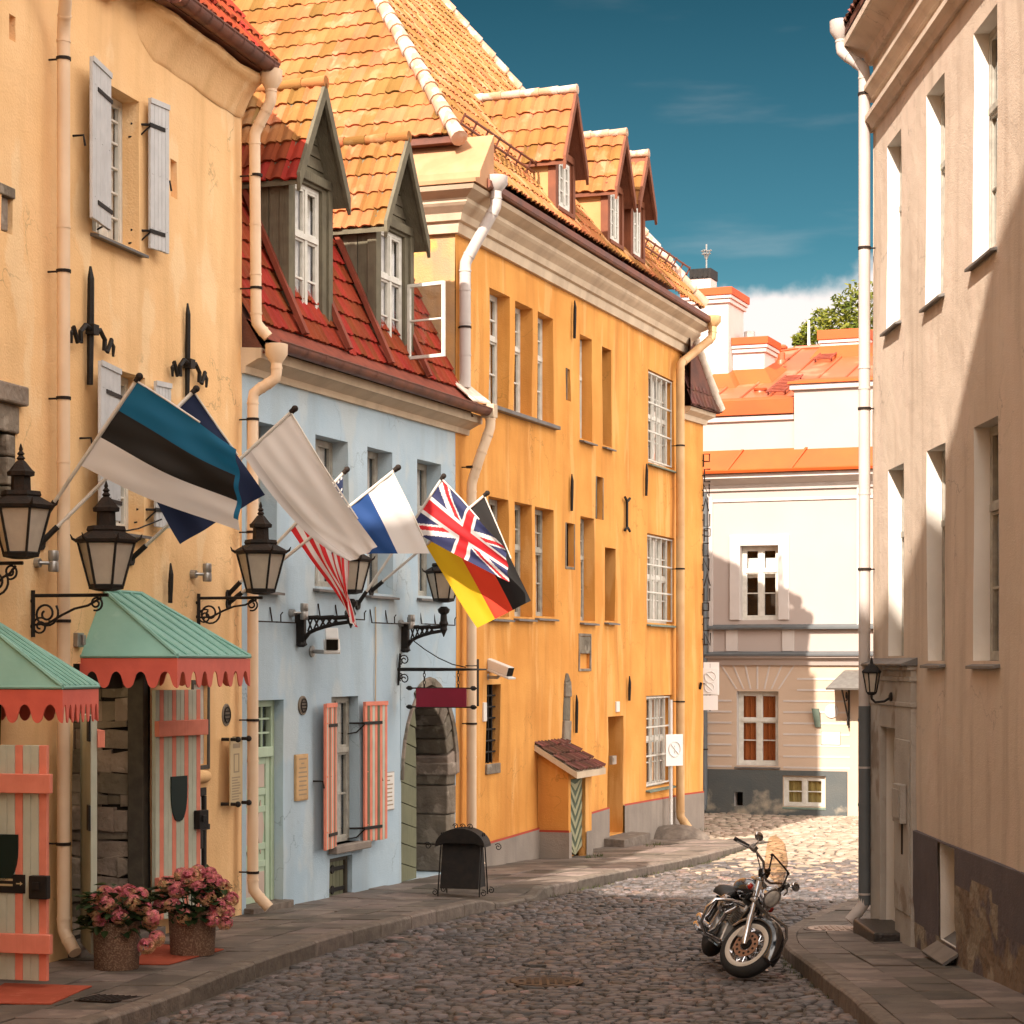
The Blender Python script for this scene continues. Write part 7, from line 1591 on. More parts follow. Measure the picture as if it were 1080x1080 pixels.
# ------------------------------------------------------------------ flags
FBLU = mat('flag_blue_cloth', (.008, .135, .27), .8, transl=.35); FBLK = mat('flag_black_cloth', (.012, .011, .010), .85, transl=.05); FWHT = mat('flag_white_cloth', (.76, .73, .70), .85, transl=.42)
FNAV = mat('flag_navy_cloth', (.012, .022, .065), .85, transl=.3); FRED = mat('flag_red_cloth', (.62, .022, .028), .8, transl=.4); FSTA = mat('flag_gold_star', (.65, .38, .04), .7); FROY = mat('flag_royal_blue_cloth', (.012, .060, .22), .8, transl=.35)
FORD = mat('flag_orange_red_cloth', (.72, .055, .022), .8, transl=.4); FGOL = mat('flag_gold_cloth', (.70, .43, .012), .8, transl=.4); FUNB = mat('flag_union_blue_cloth', (.030, .035, .105), .8, transl=.35)
def flag(F, wall_uv, tip_uv, lab, corners, mats, pattern, dy=0.0, folds=(.03, 3.2), res=(60, 44), rod=0.62, sag=.05, tang=0.0, seed=0):
    """pole from the wall holder to its tip; corners A (hoist, by the tip), B, C (fly), D (hoist, low) given by sight line and distance"""
    s0, z0 = F.sz(*wall_uv); n3 = Vector((*F.n, 0)); t3 = Vector((*F.t, 0)); base = F.w(s0, 0, z0)
    d2 = Vector((F.n+F.t*tang)); k = (tip_uv[0]-CU)/FPX; a = (k*base.y-base.x)/(d2.x-k*d2.y); tip = base+Vector((*d2, 0))*a; tip.z = CZ+(CV-tip_uv[1])/FPX*tip.y
    T = thing('flag', lab, 'flag', base, F.ang(), 'flags on slanting white wall poles'); dp = (tip-base); L = dp.length; u = dp/L
    mb = MB(); mb.tube([base+u*.16, tip-u*.04], .019, 8); mb.build('pole', POLE, T, smooth=True)
    mb = MB(); mb.ball(tip, .035, 10, 7); mb.lathe(tip-u*.06, [(0, .028), (.05, .03)], 8, u); mb.build('finial', RUST, T)
    mb = MB(); mb.tube([base, base+u*.22], .028, 8); mb.lathe(base-n3*.01, [(0, .07), (.03, .065)], 10, n3); mb.build('holder', IRON, T)
    def on_pole(px):
        kk = (px[0]-CU)/FPX; f = (kk*base.y-base.x)/(dp.x-kk*dp.y); return base+dp*f
    A, D = on_pole(corners[0]), on_pole(corners[3]); D2 = D
    yB = A.y+corners[1][2]; yC = D.y+corners[2][2]
    B, C = at(corners[1][0], corners[1][1], yB), at(corners[2][0], corners[2][1], yC)
    nrm = (B-A).cross(D-A).normalized()
    if nrm.y > 0: nrm = -nrm
    ph = seed*1.7
    def surf(i, j):            # i along the fly, j from tip side to low side
        p = A.lerp(B, i).lerp(D.lerp(C, i), j)
        p = p-UPZ*sag*math.sin(math.pi*i)*(.12+.88*j)
        w = 1.35*folds[0]*i**.7*(math.sin(folds[1]*math.pi*(i*.8+j*.55)+ph)+.55*math.sin(folds[1]*2.3*math.pi*(i*.35-j*.9)+ph*2)+.35*math.sin(17*(j+.3*i)+ph))
        # tension creases fanning from the hoist
        w += .016*math.sin(26*j+5*i+ph)*(1-i)**.8*(.3+i)
        return p+nrm*w
    mb = MB(); mb.grid(surf, res[0], res[1], mf=pattern); c = mb.build('cloth', mats, T, smooth='all', recalc=False)
    if rod:
        mb = MB(); mb.tube([A+nrm*.01, surf(rod*.5, 0)+UPZ*.01, surf(rod, 0)+UPZ*.012], .009, 6); mb.build('spreader', POLE, T)
    return T
def tri(i, j): return min(2, int(j*3))
flag(FY, (45, 548), (147, 397), 'blue black and white striped flag nearest to the camera', [(144, 402), (251, 474, -.25), (252, 560, -.25), (84, 497)], [FBLU, FBLK, FWHT], lambda i, j: 0 if i > .965 and j < .86 else tri(i, j), seed=1, folds=(.026, 2.6), sag=.045, tang=-.25)
def eu(i, j):
    for k in range(12):
        a = k*math.pi/6; x, y = .5+.22*math.cos(a)*.66, .5+.30*math.sin(a)
        if ((i-x)*1.5)**2+(j-y)**2 < .035**2: return 1
    return 0
flag(FY, (43, 573), (207, 410), 'dark navy flag with a gold star ring behind the blue black white flag', [(204, 413), (279, 522, .3), (190, 574, .3), (140, 477)], [FNAV, FSTA], eu, seed=2, folds=(.03, 2.2), sag=.03, tang=.55)
flag(FY, (138, 590), (311, 431), 'large plain white flag in the middle of the row', [(307, 436), (396, 576, -.35), (372, 593, -.35), (257, 485)], [FWHT, mat('flag_fold_shade_cloth', (.60, .57, .55), .85, transl=.2)], lambda i, j: 1 if j > .87 else 0, seed=3, folds=(.034, 2.2), sag=.17, rod=.8)  # darker low band: the fold's shading put into the cloth colour
def us(i, j):
    if j < 7/13 and i < .42:
        q = (i*24) % 1; r = (j*16) % 1
        return 2 if not (.35 < q < .6 and .35 < r < .65) else 1
    return 0 if int(j*13) % 2 == 0 else 1
flag(FY, (240, 628), (366, 495), 'red and white striped flag hanging limp under the white flag', [(362, 499), (370, 657, -.1), (379, 662, -.1), (306, 558)], [FRED, FWHT, FNAV], us, seed=4, folds=(.05, 3.4), res=(64, 65), rod=0, sag=.0)
flag(FY, (240, 637), (420, 493), 'white blue and red flag between the white flag and the crossed one', [(414, 498), (454, 584, -.15), (372, 584, -.15), (350, 549)], [FWHT, FROY, FRED], lambda i, j: 0 if j < .42 else 1 if j < .80 else 2, seed=5, folds=(.02, 1.8), rod=.8, sag=.0)
def uk(i, j):
    x, y = (i-.5)*2, (j-.5)*1.0; ax, ay = abs(x), abs(y)
    if ax < .1*1 or ay < .1: return 1
    if ax < .167 or ay < .167: return 2
    d = (ay-ax*.5)/math.hypot(1, .5); sgn = 1 if x*y > 0 else -1; side = d*(1 if x > 0 else -1)*sgn
    if abs(d) < .10:
        if -.066 < d*(-1 if (x > 0) == (y > 0) else 1)*1 < .0 or abs(d) < .008: return 1
        return 2
    return 0
flag(FB, (377, 638), (468, 502), 'blue flag with red and white crossed bars in front of the gold one', [(466, 505), (531, 576, -.35), (538, 614, -.35), (431, 560)], [FUNB, FRED, FWHT], uk, seed=6, folds=(.028, 2.4), res=(110, 80), rod=.62, sag=.02)
flag(FB, (391, 624), (514, 520), 'black red and gold flag hanging lowest at the end of the row', [(511, 524), (559, 634, .0), (504, 662, .0), (449, 576)], [FBLK, FORD, FGOL], tri, seed=7, folds=(.024, 2.0), rod=.6, sag=.03)

# ------------------------------------------------------------------ pots, mats, boards, covers on the pavement
def petal_head():
    rr = random.Random(21); mb = MB()
    for i in range(150):
        d = Vector((rr.gauss(0, 1), rr.gauss(0, 1), rr.gauss(.25, 1))).normalized(); c = d*rr.uniform(.055, .075)
        e1 = d.orthogonal().normalized(); e1 = Matrix.Rotation(rr.uniform(0, 6), 4, d) @ e1; e2 = d.cross(e1); t = rr.random()
        for k in range(4):
            a = k*math.pi/2; v1 = e1*math.cos(a)+e2*math.sin(a); v2 = -e1*math.sin(a)+e2*math.cos(a)
            mb.add([c, c+v1*.012+v2*.008+d*.004, c+v1*.019, c+v1*.012-v2*.008+d*.004], [(0, 1, 2, 3)], 0, min(1, max(0, t)))
    return mb
def flowerpot(X, Y, r0, r1, h, lab, heads, spread, nleaf):
    g = sideL(X, Y, .3)+.006; b = Vector((X, Y, g)); T = thing('flower_pot', lab, 'flower pot', b, 0, 'hydrangea pots by the doorway'); rr = random.Random(int(X*100) & 255)
    mb = MB(); mb.lathe(b, [(0, r0*.98), (.012, r0), (h-.03, r1), (h-.012, r1*1.01), (h, r1*.985), (h, r1*.88), (h-.06, r1*.87)], 40); mb.build('pot', POT, T, smooth=True)
    mb = MB(); mb.lathe(b+UPZ*(h-.07), [(0, r1*.87), (.02, r1*.5), (.03, .01)], 20); mb.build('soil', SOIL, T)
    lf = MB(); st = MB()
    for (hx, hy, hz, hs) in heads:
        c = b+Vector((hx, hy, h+hz)); r_ = b+Vector((hx*.3, hy*.3, h-.05)); st.tube([r_, r_.lerp(c, .6)+UPZ*.05, c], .006, 5)
    for i in range(nleaf):
        a = rr.uniform(0, 6.28); q = rr.uniform(.1, 1)**.6; c = b+Vector((math.cos(a)*spread*q, math.sin(a)*spread*q*.8, h+rr.uniform(-.12, .34)*(1.15-q*.5))); d = Vector((math.cos(a)+rr.uniform(-.7, .7), math.sin(a)+rr.uniform(-.7, .7), rr.uniform(-.35, .55))).normalized()
        s_ = d.cross(UPZ).normalized(); u_ = s_.cross(d); L = rr.uniform(.09, .16); w = L*.34
        lf.add([c, c+d*L*.35+s_*w+u_*.012, c+d*L*.7+s_*w*.75, c+d*L-u_*.02, c+d*L*.7-s_*w*.75, c+d*L*.35-s_*w+u_*.012, c+d*L*.5-u_*.012], [(0, 1, 6), (1, 2, 6), (2, 3, 6), (3, 4, 6), (4, 5, 6), (5, 0, 6)], 0, min(1, max(0, rr.gauss(.5, .28))))
    st.build('stem', LEAF, T); lf.build('foliage', LEAF, T, recalc=False)
    first = None
    for (hx, hy, hz, hs) in heads:
        if first is None:
            H0 = petal_head(); me_o = H0.build('flower_head', PETA, T, recalc=False); first = me_o; o = me_o
            # mesh was authored about the world origin: put it back about its own centre
            Minv = ROOT[T.name]; o.data.transform(Minv)
        else: o = first.copy(); COL.objects.link(o); o.parent = T
        o.location = Vector((hx, hy, h+hz)); o.rotation_euler = (rr.uniform(-.5, .5), rr.uniform(-.5, .5), rr.uniform(0, 6)); o.scale = (hs*1.12, hs*1.12, hs*rr.uniform(.9, 1.05))
    return T
rr = random.Random(31)
Yp = 19.75; Xp = (123-CU)/FPX*Yp
hd1 = [(-.17, -.12, .10, .95), (-.05, -.20, .17, 1.0), (.07, -.22, .06, 1.0), (.17, -.12, .18, 1.0), (.25, -.05, .12, 1.05), (.31, .0, -.02, 1.0), (-.2, .05, .18, .9), (.02, .0, .24, 1.0), (.38, -.06, -.16, 1.0), (.30, -.14, -.22, 1.05), (-.12, .12, .22, .9), (.15, .12, .2, .9), (-.12, -.16, .02, .95), (.0, -.14, .12, 1.0), (.12, -.08, .27, 1.0), (-.10, -.04, .26, 1.0), (.22, .02, .24, .95), (.35, -.12, .04, 1.0)]
flowerpot(Xp, Yp, .205, .215, .44, 'left brown pebbledash pot of pink hydrangeas by the stone doorway', hd1, .30, 210)
Yp = 20.9; Xp = (203-CU)/FPX*Yp
hd2 = [(-.24, -.05, .24, 1.15), (-.13, -.14, .20, 1.15), (-.30, .0, .05, 1.1), (-.17, -.18, .06, 1.05), (.0, -.1, .32, 1.25), (.08, -.16, .22, 1.1), (-.05, -.22, -.05, 1.05), (.16, -.18, .14, 1.2), (.23, -.10, .28, 1.05), (.30, -.02, .22, 1.0), (.27, -.14, .04, 1.1), (.22, -.2, -.08, 1.0), (.33, -.1, -.12, 1.0), (.38, 0, .10, .95), (.05, .05, .36, 1.0), (-.12, .08, .32, 1.0), (.16, .08, .34, .9), (.35, -.05, -.02, .9)]
flowerpot(Xp, Yp, .215, .235, .44, 'right brown pebbledash pot of pink hydrangeas beside the striped door', hd2, .34, 260)
def doormat(pts, lab):
    q = [Vector(p) for p in pts]; c = sum(q, Vector())/4; T = thing('doormat', lab, 'doormat', c, 0, 'red doormats on the pavement')
    mb = MB(); mb.grid(lambda a, b: q[0].lerp(q[1], a).lerp(q[3].lerp(q[2], a), b)+UPZ*(.012+.003*noise.noise(Vector((a*4, b*3, c.x)))), 16, 10); o = mb.build('mat', MATR, T); sd = o.modifiers.new('thick', 'SOLIDIFY'); sd.thickness = .010; sd.offset = -1
def gpt(u, v):
    Y = 20.0
    for _ in range(12):
        X = (u-CU)/FPX*Y; l = leftwall(Y); k_ = kl(Y)-.17; f = min(1, max(0, (X-l)/(k_-l))); z = sideL(X, Y, f); Y = FPX*(CZ-z)/(v-CV)
    return Vector(((u-CU)/FPX*Y, Y, z))
doormat([gpt(-30, 1059), gpt(54, 1060), gpt(97, 1041), gpt(5, 1038)], 'faded red doormat at the bottom left picture corner')
doormat([gpt(140, 1018), gpt(178, 1018), gpt(236, 1002), gpt(160, 996)], 'faded red doormat between the two hydrangea pots')
mb = MB(); q = [gpt(78, 1056), gpt(118, 1058), gpt(150, 1052), gpt(104, 1050)]
DG = thing('drain_grate', 'dark iron drain cover in the paving beside the red doormat', 'drain cover', q[0]); mb.prism([p+UPZ*.004 for p in q], (0, 0, .008)); mb.build('plate', CIRN, DG)
mb = MB()
for i in range(7): a, b = q[0].lerp(q[1], (i+.5)/7), q[3].lerp(q[2], (i+.5)/7); mb.tube([a.lerp(b, .08)+UPZ*.014, a.lerp(b, .92)+UPZ*.014], .006, 4)
mb.build('rib', RUST, DG)
# black menu board with a curved hood
def menu_board():
    Y = 28.2; c = at(487, 900, Y); c.x = (489-CU)/FPX*Y; g = sideL(c.x, Y, .5)+.004; T = thing('menu_board', 'black folding menu board with an arched hood on the pavement by the archway', 'menu board', (c.x, Y, g), 0)
    G = Facade((c.x-.26, Y-.04), (.97, -.24), 1); H_ = .84; w = .52
    for sg, nm in ((1, 'front_board'), (-1, 'rear_board')):
        mb = MB(); y0, y1 = .02*sg, .20*sg
        mb.hexa([G.w(0, y1, g+.10), G.w(w, y1, g+.10), G.w(w, y1-.03*sg, g+.10), G.w(0, y1-.03*sg, g+.10), G.w(.0, y0+.03*sg, g+H_-.1), G.w(w, y0+.03*sg, g+H_-.1), G.w(w, y0, g+H_-.1), G.w(0, y0, g+H_-.1)]); mb.build(nm, IRON, T, bevel=.006)
    mb = MB()
    for sx in (.0, w-.03): mb.hexa([G.w(sx, -.165, g+.11), G.w(sx+.03, -.165, g+.11), G.w(sx+.03, .165, g+.11), G.w(sx, .165, g+.11), G.w(sx, -.03, g+H_-.12), G.w(sx+.03, -.03, g+H_-.12), G.w(sx+.03, .03, g+H_-.12), G.w(sx, .03, g+H_-.12)])
    build_each(mb, 'side_panel', IRON, T)
    mb = MB(); cx = w/2; r = .34
    arc = [(cx+r*math.cos(math.pi*(1-k/18)), g+H_-.20+.25*math.sin(math.pi*k/18)) for k in range(19)]
    mb.prism([G.w(a, -.17, z) for a, z in arc]+[G.w(cx+r*.6, -.17, g+H_-.15), G.w(cx-r*.6, -.17, g+H_-.15)], G.w(0, .17, 0)-G.w(0, -.17, 0)); mb.build('hood', IRON, T, bevel=.006)
    mb = MB()
    for sx in (-.02, w+.02):
        for sy in (-.2, .2): mb.tube([G.w(sx, sy*1.1, g), G.w(sx, sy*.9, g+.2), G.w(sx, sy*.2, g+H_-.02)], .010, 6); mb.tube(spiral(G.w(sx+(.05 if sx > 0 else -.05), sy*1.0, g+.05), .01, .045, 0, 1.3, Vector((*G.t, 0)), UPZ, 14), .007, 5)
        mb.tube(spiral(G.w(sx+(.20 if sx > 0 else -.20), 0, g+H_-.2), .01, .05, 0, 1.4, Vector((*G.t, 0)), UPZ, 14), .007, 5)
    for k in range(3): mb.tube(spiral(G.w(cx-.1+.1*k, 0, g+H_+.06), .01, .04, 1, 1.3, Vector((*G.t, 0)), UPZ, 14), .007, 5)
    mb.build('iron_frame', IRON, T)
menu_board()
def cover(X, Y, r, z, lab, m, nm='manhole_cover'):
    T = thing(nm, lab, 'manhole cover', (X, Y, z), 0, 'round manhole covers'); c = Vector((X, Y, z)); mb = MB(); mb.lathe(c, [(-.05, r*1.12), (.0, r*1.12), (.0, r*1.0), (-.008, r*1.0), (-.008, r*.98)], 36, cap=False); mb.build('rim', CIRN, T, smooth=True)
    mb = MB(); mb.lathe(c, [(-.03, r*.97), (.004, r*.97), (.006, r*.9), (.002, r*.88), (.002, .01)], 36)
    for i in range(-3, 4):
        for j in range(-3, 4):
            if i*i+j*j < 10: x, y = i*r*.22, j*r*.22; mb.box(Facade((X, Y), (1, 0), 1), x-r*.07, x+r*.07, y-r*.07, y+r*.07, z+.001, z+.010)
    mb.build('lid', m, T, smooth=True)
Y = 20.15; X = (574-CU)/FPX*Y; cover(X, Y, .33, gRoad(X, Y)+.022, 'cast iron manhole cover sunk in the shaded cobbled street', CIRN)
Y = 24.9; X = (880-CU)/FPX*Y; cover(X, Y, .32, gR(Y)+.014, 'manhole cover with a pale painted sheen in the right pavement near the house corner', CIRP)
# guard stone at the corner pipe
gs = thing('guard_stone', 'rounded grey guard stone at the foot of the ochre downpipe', 'stone', FO.w(FO.s(696), .25, gO(LA)-.05)); c = FO.w(FO.s(696)-.1, .34, gO(LA)-.08); mb = MB(); mb.grid(lambda a, b: c+Vector((math.cos(2*math.pi*a)*math.sin(math.pi*b)*.75, math.sin(2*math.pi*a)*math.sin(math.pi*b)*.55, math.cos(math.pi*b)*.46))*(1+.10*noise.noise(Vector((a*4, b*3, 1)))), 24, 14); mb.build('stone', KERB, gs, smooth='all')
# traffic sign posts
def no_stop_face(mb, c, r, x, n):
    mb.tube([c+(x*math.cos(q)+UPZ*math.sin(q))*r+n*.004 for q in [k*math.pi/10 for k in range(20)]], .012, 5, closed=True)
    mb.tube([c+(x*math.cos(2.36)+UPZ*math.sin(2.36))*r+n*.004, c+(x*math.cos(-.78)+UPZ*math.sin(-.78))*r+n*.004], .012, 5)
def sign_a():
    Y = 42.0; X = (707.5-CU)/FPX*Y; g = gS(Y); T = thing('traffic_sign', 'faded white parking sign on a white post before the orange wall', 'traffic sign', (X, Y, g), 0, 'faded white parking signs'); zt = CZ+(CV-738)/FPX*Y
    mb = MB(); mb.tube([Vector((X, Y, g-.3)), Vector((X, Y, zt))], .035, 10); mb.build('post', WHIT, T, smooth=True)
    x = Vector((.80, .60, 0)).normalized(); n = Vector((.6, -.8, 0)); c = Vector((X+.02, Y, CZ+(CV-791)/FPX*Y))+n*.06; w, h = .22, .31
    mb = MB(); mb.prism([c-x*w-UPZ*h, c+x*w-UPZ*h, c+x*w+UPZ*h, c-x*w+UPZ*h], n*.02); p = mb.build('sign_plate', SIGW, T, bevel=.004); mb = MB(); no_stop_face(mb, c+n*.022+UPZ*.02, .15, x, n); mb.tube([c+n*.024+UPZ*.09, c+n*.024-UPZ*.06], .012, 5); mb.build('sign_mark', SIGF, p)
    mb = MB(); mb.prism([c-x*w*.9-UPZ*h+n*.03+x*.30, c+x*w*.9-UPZ*h+x*.30+n*.03, c+x*w*.9+UPZ*h+x*.30+n*.03, c-x*w*.9+UPZ*h+x*.30+n*.03], n*.02) if False else None
sign_a()
def sign_b():
    F = FF; a = F.s(749); Y = F.w(a, .6, 0).y; Y = 46.2; X = (757-CU)/FPX*Y; T = thing('traffic_sign', 'pair of faded white parking plates on the iron arm at the orange corner', 'traffic sign', (X, Y, CZ+(CV-750)/FPX*Y), 0, 'faded white parking signs')
    k = Y/FPX; P = lambda u, v: Vector(((u-CU)*k, Y, CZ+(CV-v)*k)); n = Vector((.05, -1, 0)); x = Vector((1, .05, 0))
    for (u0, u1, v0, v1, off) in ((739.5, 757, 704.5, 732, 0), (742, 758.5, 698.5, 733, .03), (740, 757, 733.5, 749, 0)):
        mb = MB(); o = Vector((0, off, 0)); mb.prism([P(u0, v1)+o, P(u1, v1)+o, P(u1, v0)+o, P(u0, v0)+o], n*.018); p = mb.build('sign_plate', SIGW, T, bevel=.003)
        if off == 0 and v0 < 720: mb = MB(); no_stop_face(mb, P(749, 714)+n*.02, .12, x, n); no_stop_face(mb, P(748, 725)+n*.02, .10, x, n); mb.build('sign_mark', SIGF, p)
    mb = MB(); e = FA.w(LN, .02, P(740, 722).z); mb.tube([FA.w(LN-.25, .02, P(740, 726).z), FA.w(LN-.25, .05, P(740, 719).z)], .03, 6); mb.tube([FA.w(LN-.25, .05, P(740, 721).z), P(743, 721)+Vector((0, .05, 0))], .018, 6); mb.tube([P(749, 700)+Vector((0, .03, 0)), P(749, 750)+Vector((0, .03, 0))], .02, 6); mb.build('arm', IRON, T)
sign_b()
# weeds along kerbs and walls
mb = MB(); rr = random.Random(77)
def tuft(X, Y, z, k, h):
    for _ in range(k):
        a = rr.uniform(0, 6.28); d = Vector((math.cos(a), math.sin(a), 0)); p = Vector((X+rr.gauss(0, .05), Y+rr.gauss(0, .07), z-.02)); q = p+d*rr.uniform(.02, .06)+UPZ*rr.uniform(.3, 1)*h; s_ = Vector((-d.y, d.x, 0))*.006
        mb.add([p-s_, p+s_, q], [(0, 1, 2)])
for Y in [19+.13*i for i in range(60)]:
    if rr.random() < .55: tuft(kr(Y)-.03, Y, gRoad(kr(Y), Y), 14, .07)
for Y in [29+.16*i for i in range(70)]:
    if rr.random() < .75: tuft(kl(Y)+.02, Y, gRoad(kl(Y), Y), 12, .08)
for Y in [17+.4*i for i in range(25)]:
    if rr.random() < .4: tuft(kl(Y)+.02, Y, gRoad(kl(Y), Y), 6, .05)
for u in (572, 583, 640, 650, 722, 730, 738): p = FO.w(FO.s(u), .12 if u > 700 else .8, 0); tuft(p.x, p.y, gS(p.y)+.02, 22, .10)
w_ = mb.build('kerb_weeds', WEED, None, recalc=False); w_['kind'] = 'stuff'; tag(w_, 'small green weeds growing in the joints along the kerbs', 'weeds')

# ================================================================== MOTORCYCLE
def motorcycle():
    LEAN, HEAD, STEER = R(22), R(5), R(40)
    hx, hy = math.sin(HEAD), -math.cos(HEAD); Yf = 20.55; Xf = (777-CU)/FPX*Yf; g = gRoad(Xf, Yf)+.022
    M = Matrix.Translation(Vector((Xf-hx*1.6, Yf-hy*1.6, g))) @ Matrix.Rotation(math.atan2(hy, hx), 4, 'Z') @ Matrix.Rotation(-LEAN, 4, 'X')
    T = thing('motorcycle', 'black and chrome cruiser motorcycle leaning on its stand by the right kerb', 'motorcycle', mw=M)
    ax = Vector((-math.sin(R(31)), 0, math.cos(R(31)))); HP = Vector((1.6, 0, .32))+ax*.5+Vector((-.02, 0, 0))
    RS = Matrix.Translation(HP) @ Matrix.Rotation(STEER, 4, ax) @ Matrix.Translation(-HP)
    V = Vector
    class SB(MB):
        """mesh in motorcycle axes (x ahead, y to its left, z up); steered pieces turn with the fork"""
        def put(s, name, m, st=False, parent=None, **k):
            s.v = [M @ ((RS @ p) if st else p) for p in s.v]; return s.build(name, m, parent or T, **k)
    def wheel(c, st, nm, rt=.075, R_=.245):
        mb = SB(); n = 40; k = 12
        mb.grid(lambda a, b: c+V((math.cos(2*math.pi*a)*(R_+rt*math.cos(2*math.pi*b)), rt*.92*math.sin(2*math.pi*b), math.sin(2*math.pi*a)*(R_+rt*math.cos(2*math.pi*b)))), n, k); w = mb.put(nm, RUBB, st, smooth='all')
        mb = SB()
        for sg in (-1, 1):
            mb.grid(lambda a, b: c+V((math.cos(2*math.pi*a)*(.188+.060*b), sg*(.052+.021*math.sin(math.pi*(.15+.7*b))), math.sin(2*math.pi*a)*(.188+.060*b))), n, 3)
        mb.put('whitewall', WWAL, st, w, smooth='all')
        mb = SB(); mb.lathe(c-V((0, .055, 0)), [(0, .190), (.012, .184), (.03, .168), (.055, .164), (.08, .168), (.098, .184), (.11, .190)], 40, (0, 1, 0), cap=False); mb.put('rim', CHRO, st, w, smooth=True)
        mb = SB(); mb.lathe(c-V((0, .06, 0)), [(0, .035), (.02, .045), (.04, .032), (.08, .032), (.10, .045), (.12, .035)], 16, (0, 1, 0))
        for i in range(30): a = 2*math.pi*i/30; b = a+(.5 if i % 2 else -.5); sg = .04 if i % 4 < 2 else -.04; mb.tube([c+V((.04*math.cos(a), sg, .04*math.sin(a))), c+V((.172*math.cos(b), 0, .172*math.sin(b)))], .0035, 4)
        mb.put('spoke', CHRO, st, w)
        return w
    fw = wheel(V((1.6, 0, .32)), True, 'front_wheel'); rw = wheel(V((0, 0, .32)), False, 'rear_wheel', .09, .23)
    mb = SB(); c = V((1.6, -.080, .32))           # drilled brake disc
    mb.lathe(c, [(0, .065), (.0, .135), (.005, .135), (.005, .065)], 36, (0, 1, 0), cap=False); mb.put('brake_disc', mat('rusty_brake_disc', (.30, .17, .11), .45, metal=.6), True, fw, smooth=True)
    mb = SB()
    for i in range(12): a = i*math.pi/6; mb.lathe(c+V((.1*math.cos(a), -.003, .1*math.sin(a))), [(0, .014), (.004, .014)], 8, (0, 1, 0))
    mb.lathe(c+V((0, -.012, 0)), [(0, .05), (.02, .055)], 14, (0, 1, 0)); mb.put('disc_carrier', IRON, True, fw)
    mb = SB(); mb.hexa([c+V(p) for p in ((-.15, -.03, .02), (-.08, -.03, .02), (-.08, .03, .02), (-.15, .03, .02), (-.15, -.03, .12), (-.08, -.03, .12), (-.08, .03, .12), (-.15, .03, .12))]); mb.put('brake_caliper', ALUM, True, bevel=.01)
    for sg in (-1, 1):                            # fork legs
        mb = SB(); b = V((1.6, sg*.108, .32)); mb.tube([b-ax*.02, b+ax*.03, b+ax*.30, b+ax*.31, b+ax*.50, b+ax*.51, b+ax*.72], [.026, .034, .034, .024, .026, .036, .036], 14); mb.put('fork_leg', CHRO, True, smooth=True)
    mb = SB()
    for h in (.46, .70): p = V((1.6, 0, .32))+ax*h; mb.hexa([p+V(q) for q in ((-.04, -.15, -.015), (.04, -.15, -.015), (.04, .15, -.015), (-.04, .15, -.015), (-.04, -.15, .015), (.04, -.15, .015), (.04, .15, .015), (-.04, .15, .015))])
    mb.put('fork_clamp', ALUM, True, bevel=.008)
    def fender(c, r, a0, a1, w, nm, st):
        mb = SB(); mb.grid(lambda a, b: (lambda q, p: c+V((math.cos(q)*(r-.085*abs(p)**2.4), w*p, math.sin(q)*(r-.085*abs(p)**2.4))))(a0+(a1-a0)*a, 2*b-1), 30, 14); o = mb.put(nm, BPNT, st, smooth='all', recalc=False); sd = o.modifiers.new('thick', 'SOLIDIFY'); sd.thickness = .006
    fender(V((1.6, 0, .32)), .355, R(-5), R(165), .085, 'front_fender', True); fender(V((0, 0, .32)), .375, R(20), R(195), .115, 'rear_fender', False)
    # headlamp, signals, screen
    hc = V((1.36, 0, .86)); f = V((.97, 0, -.12)).normalized(); mb = SB(); mb.lathe(hc-f*.11, [(0, .02), (.02, .06), (.07, .095), (.13, .108), (.16, .108), (.165, .100)], 26, f); mb.put('headlight', CHRO, True, smooth=True)
    mb = SB(); mb.lathe(hc+f*.045, [(0, .098), (.012, .085), (.022, .05), (.026, .001)], 26, f); hl = mb.put('headlight_lens', HLGL, True, smooth='all')
    for sg in (-1, 1):
        p = V((1.27, sg*.21, .80)); mb = SB(); mb.tube([V((1.27, sg*.09, .80)), p], .010, 6); mb.ball(p, .034, 12, 8, sc=(.8, 1, 1)); ts = mb.put('turn_signal', CHRO, True, smooth='all')
        mb = SB(); mb.lathe(p+V((.012, 0, 0)), [(0, .034), (.02, .030), (.03, .001)], 14, (1, 0, 0)); mb.put('signal_lens', REDL, True, ts, smooth='all')
    def scr(a, b): x = 2*a-1; w = (.185+.03*math.sin(b*2.6))*min(1, (1.08-b)*3.2)**.5; return V((1.33-.27*b-.06*x*x, w*x, 1.0+.40*b))
    mb = SB(); mb.grid(scr, 18, 16); mb.put('windscreen', GLT, True, smooth='all', recalc=False)
    mb = SB()
    for sg in (-1, 1): mb.tube([V((1.24, sg*.13, .95)), V((1.28, sg*.15, 1.05)), V((1.20, sg*.17, 1.20))], .009, 6); mb.ball(V((1.28, sg*.15, 1.05)), .02, 8, 6); mb.ball(V((1.205, sg*.17, 1.19)), .018, 8, 6)
    mb.tube([V((1.20, -.17, 1.2)), V((1.25, 0, 1.19)), V((1.20, .17, 1.2))], .009, 6); mb.put('screen_bracket', IRON, True)
    # handlebar, grips, levers, mirrors, clocks
    mb = SB(); H_ = [V((1.20, 0, .98)), V((1.20, .06, .99)), V((1.20, .20, 1.08)), V((1.13, .33, 1.11)), V((1.02, .44, 1.08))]; P = [V((p.x, -p.y, p.z)) for p in H_[:0:-1]]+H_; mb.tube(P, .0135, 10); hb = mb.put('handlebar', CHRO, True, smooth=True)
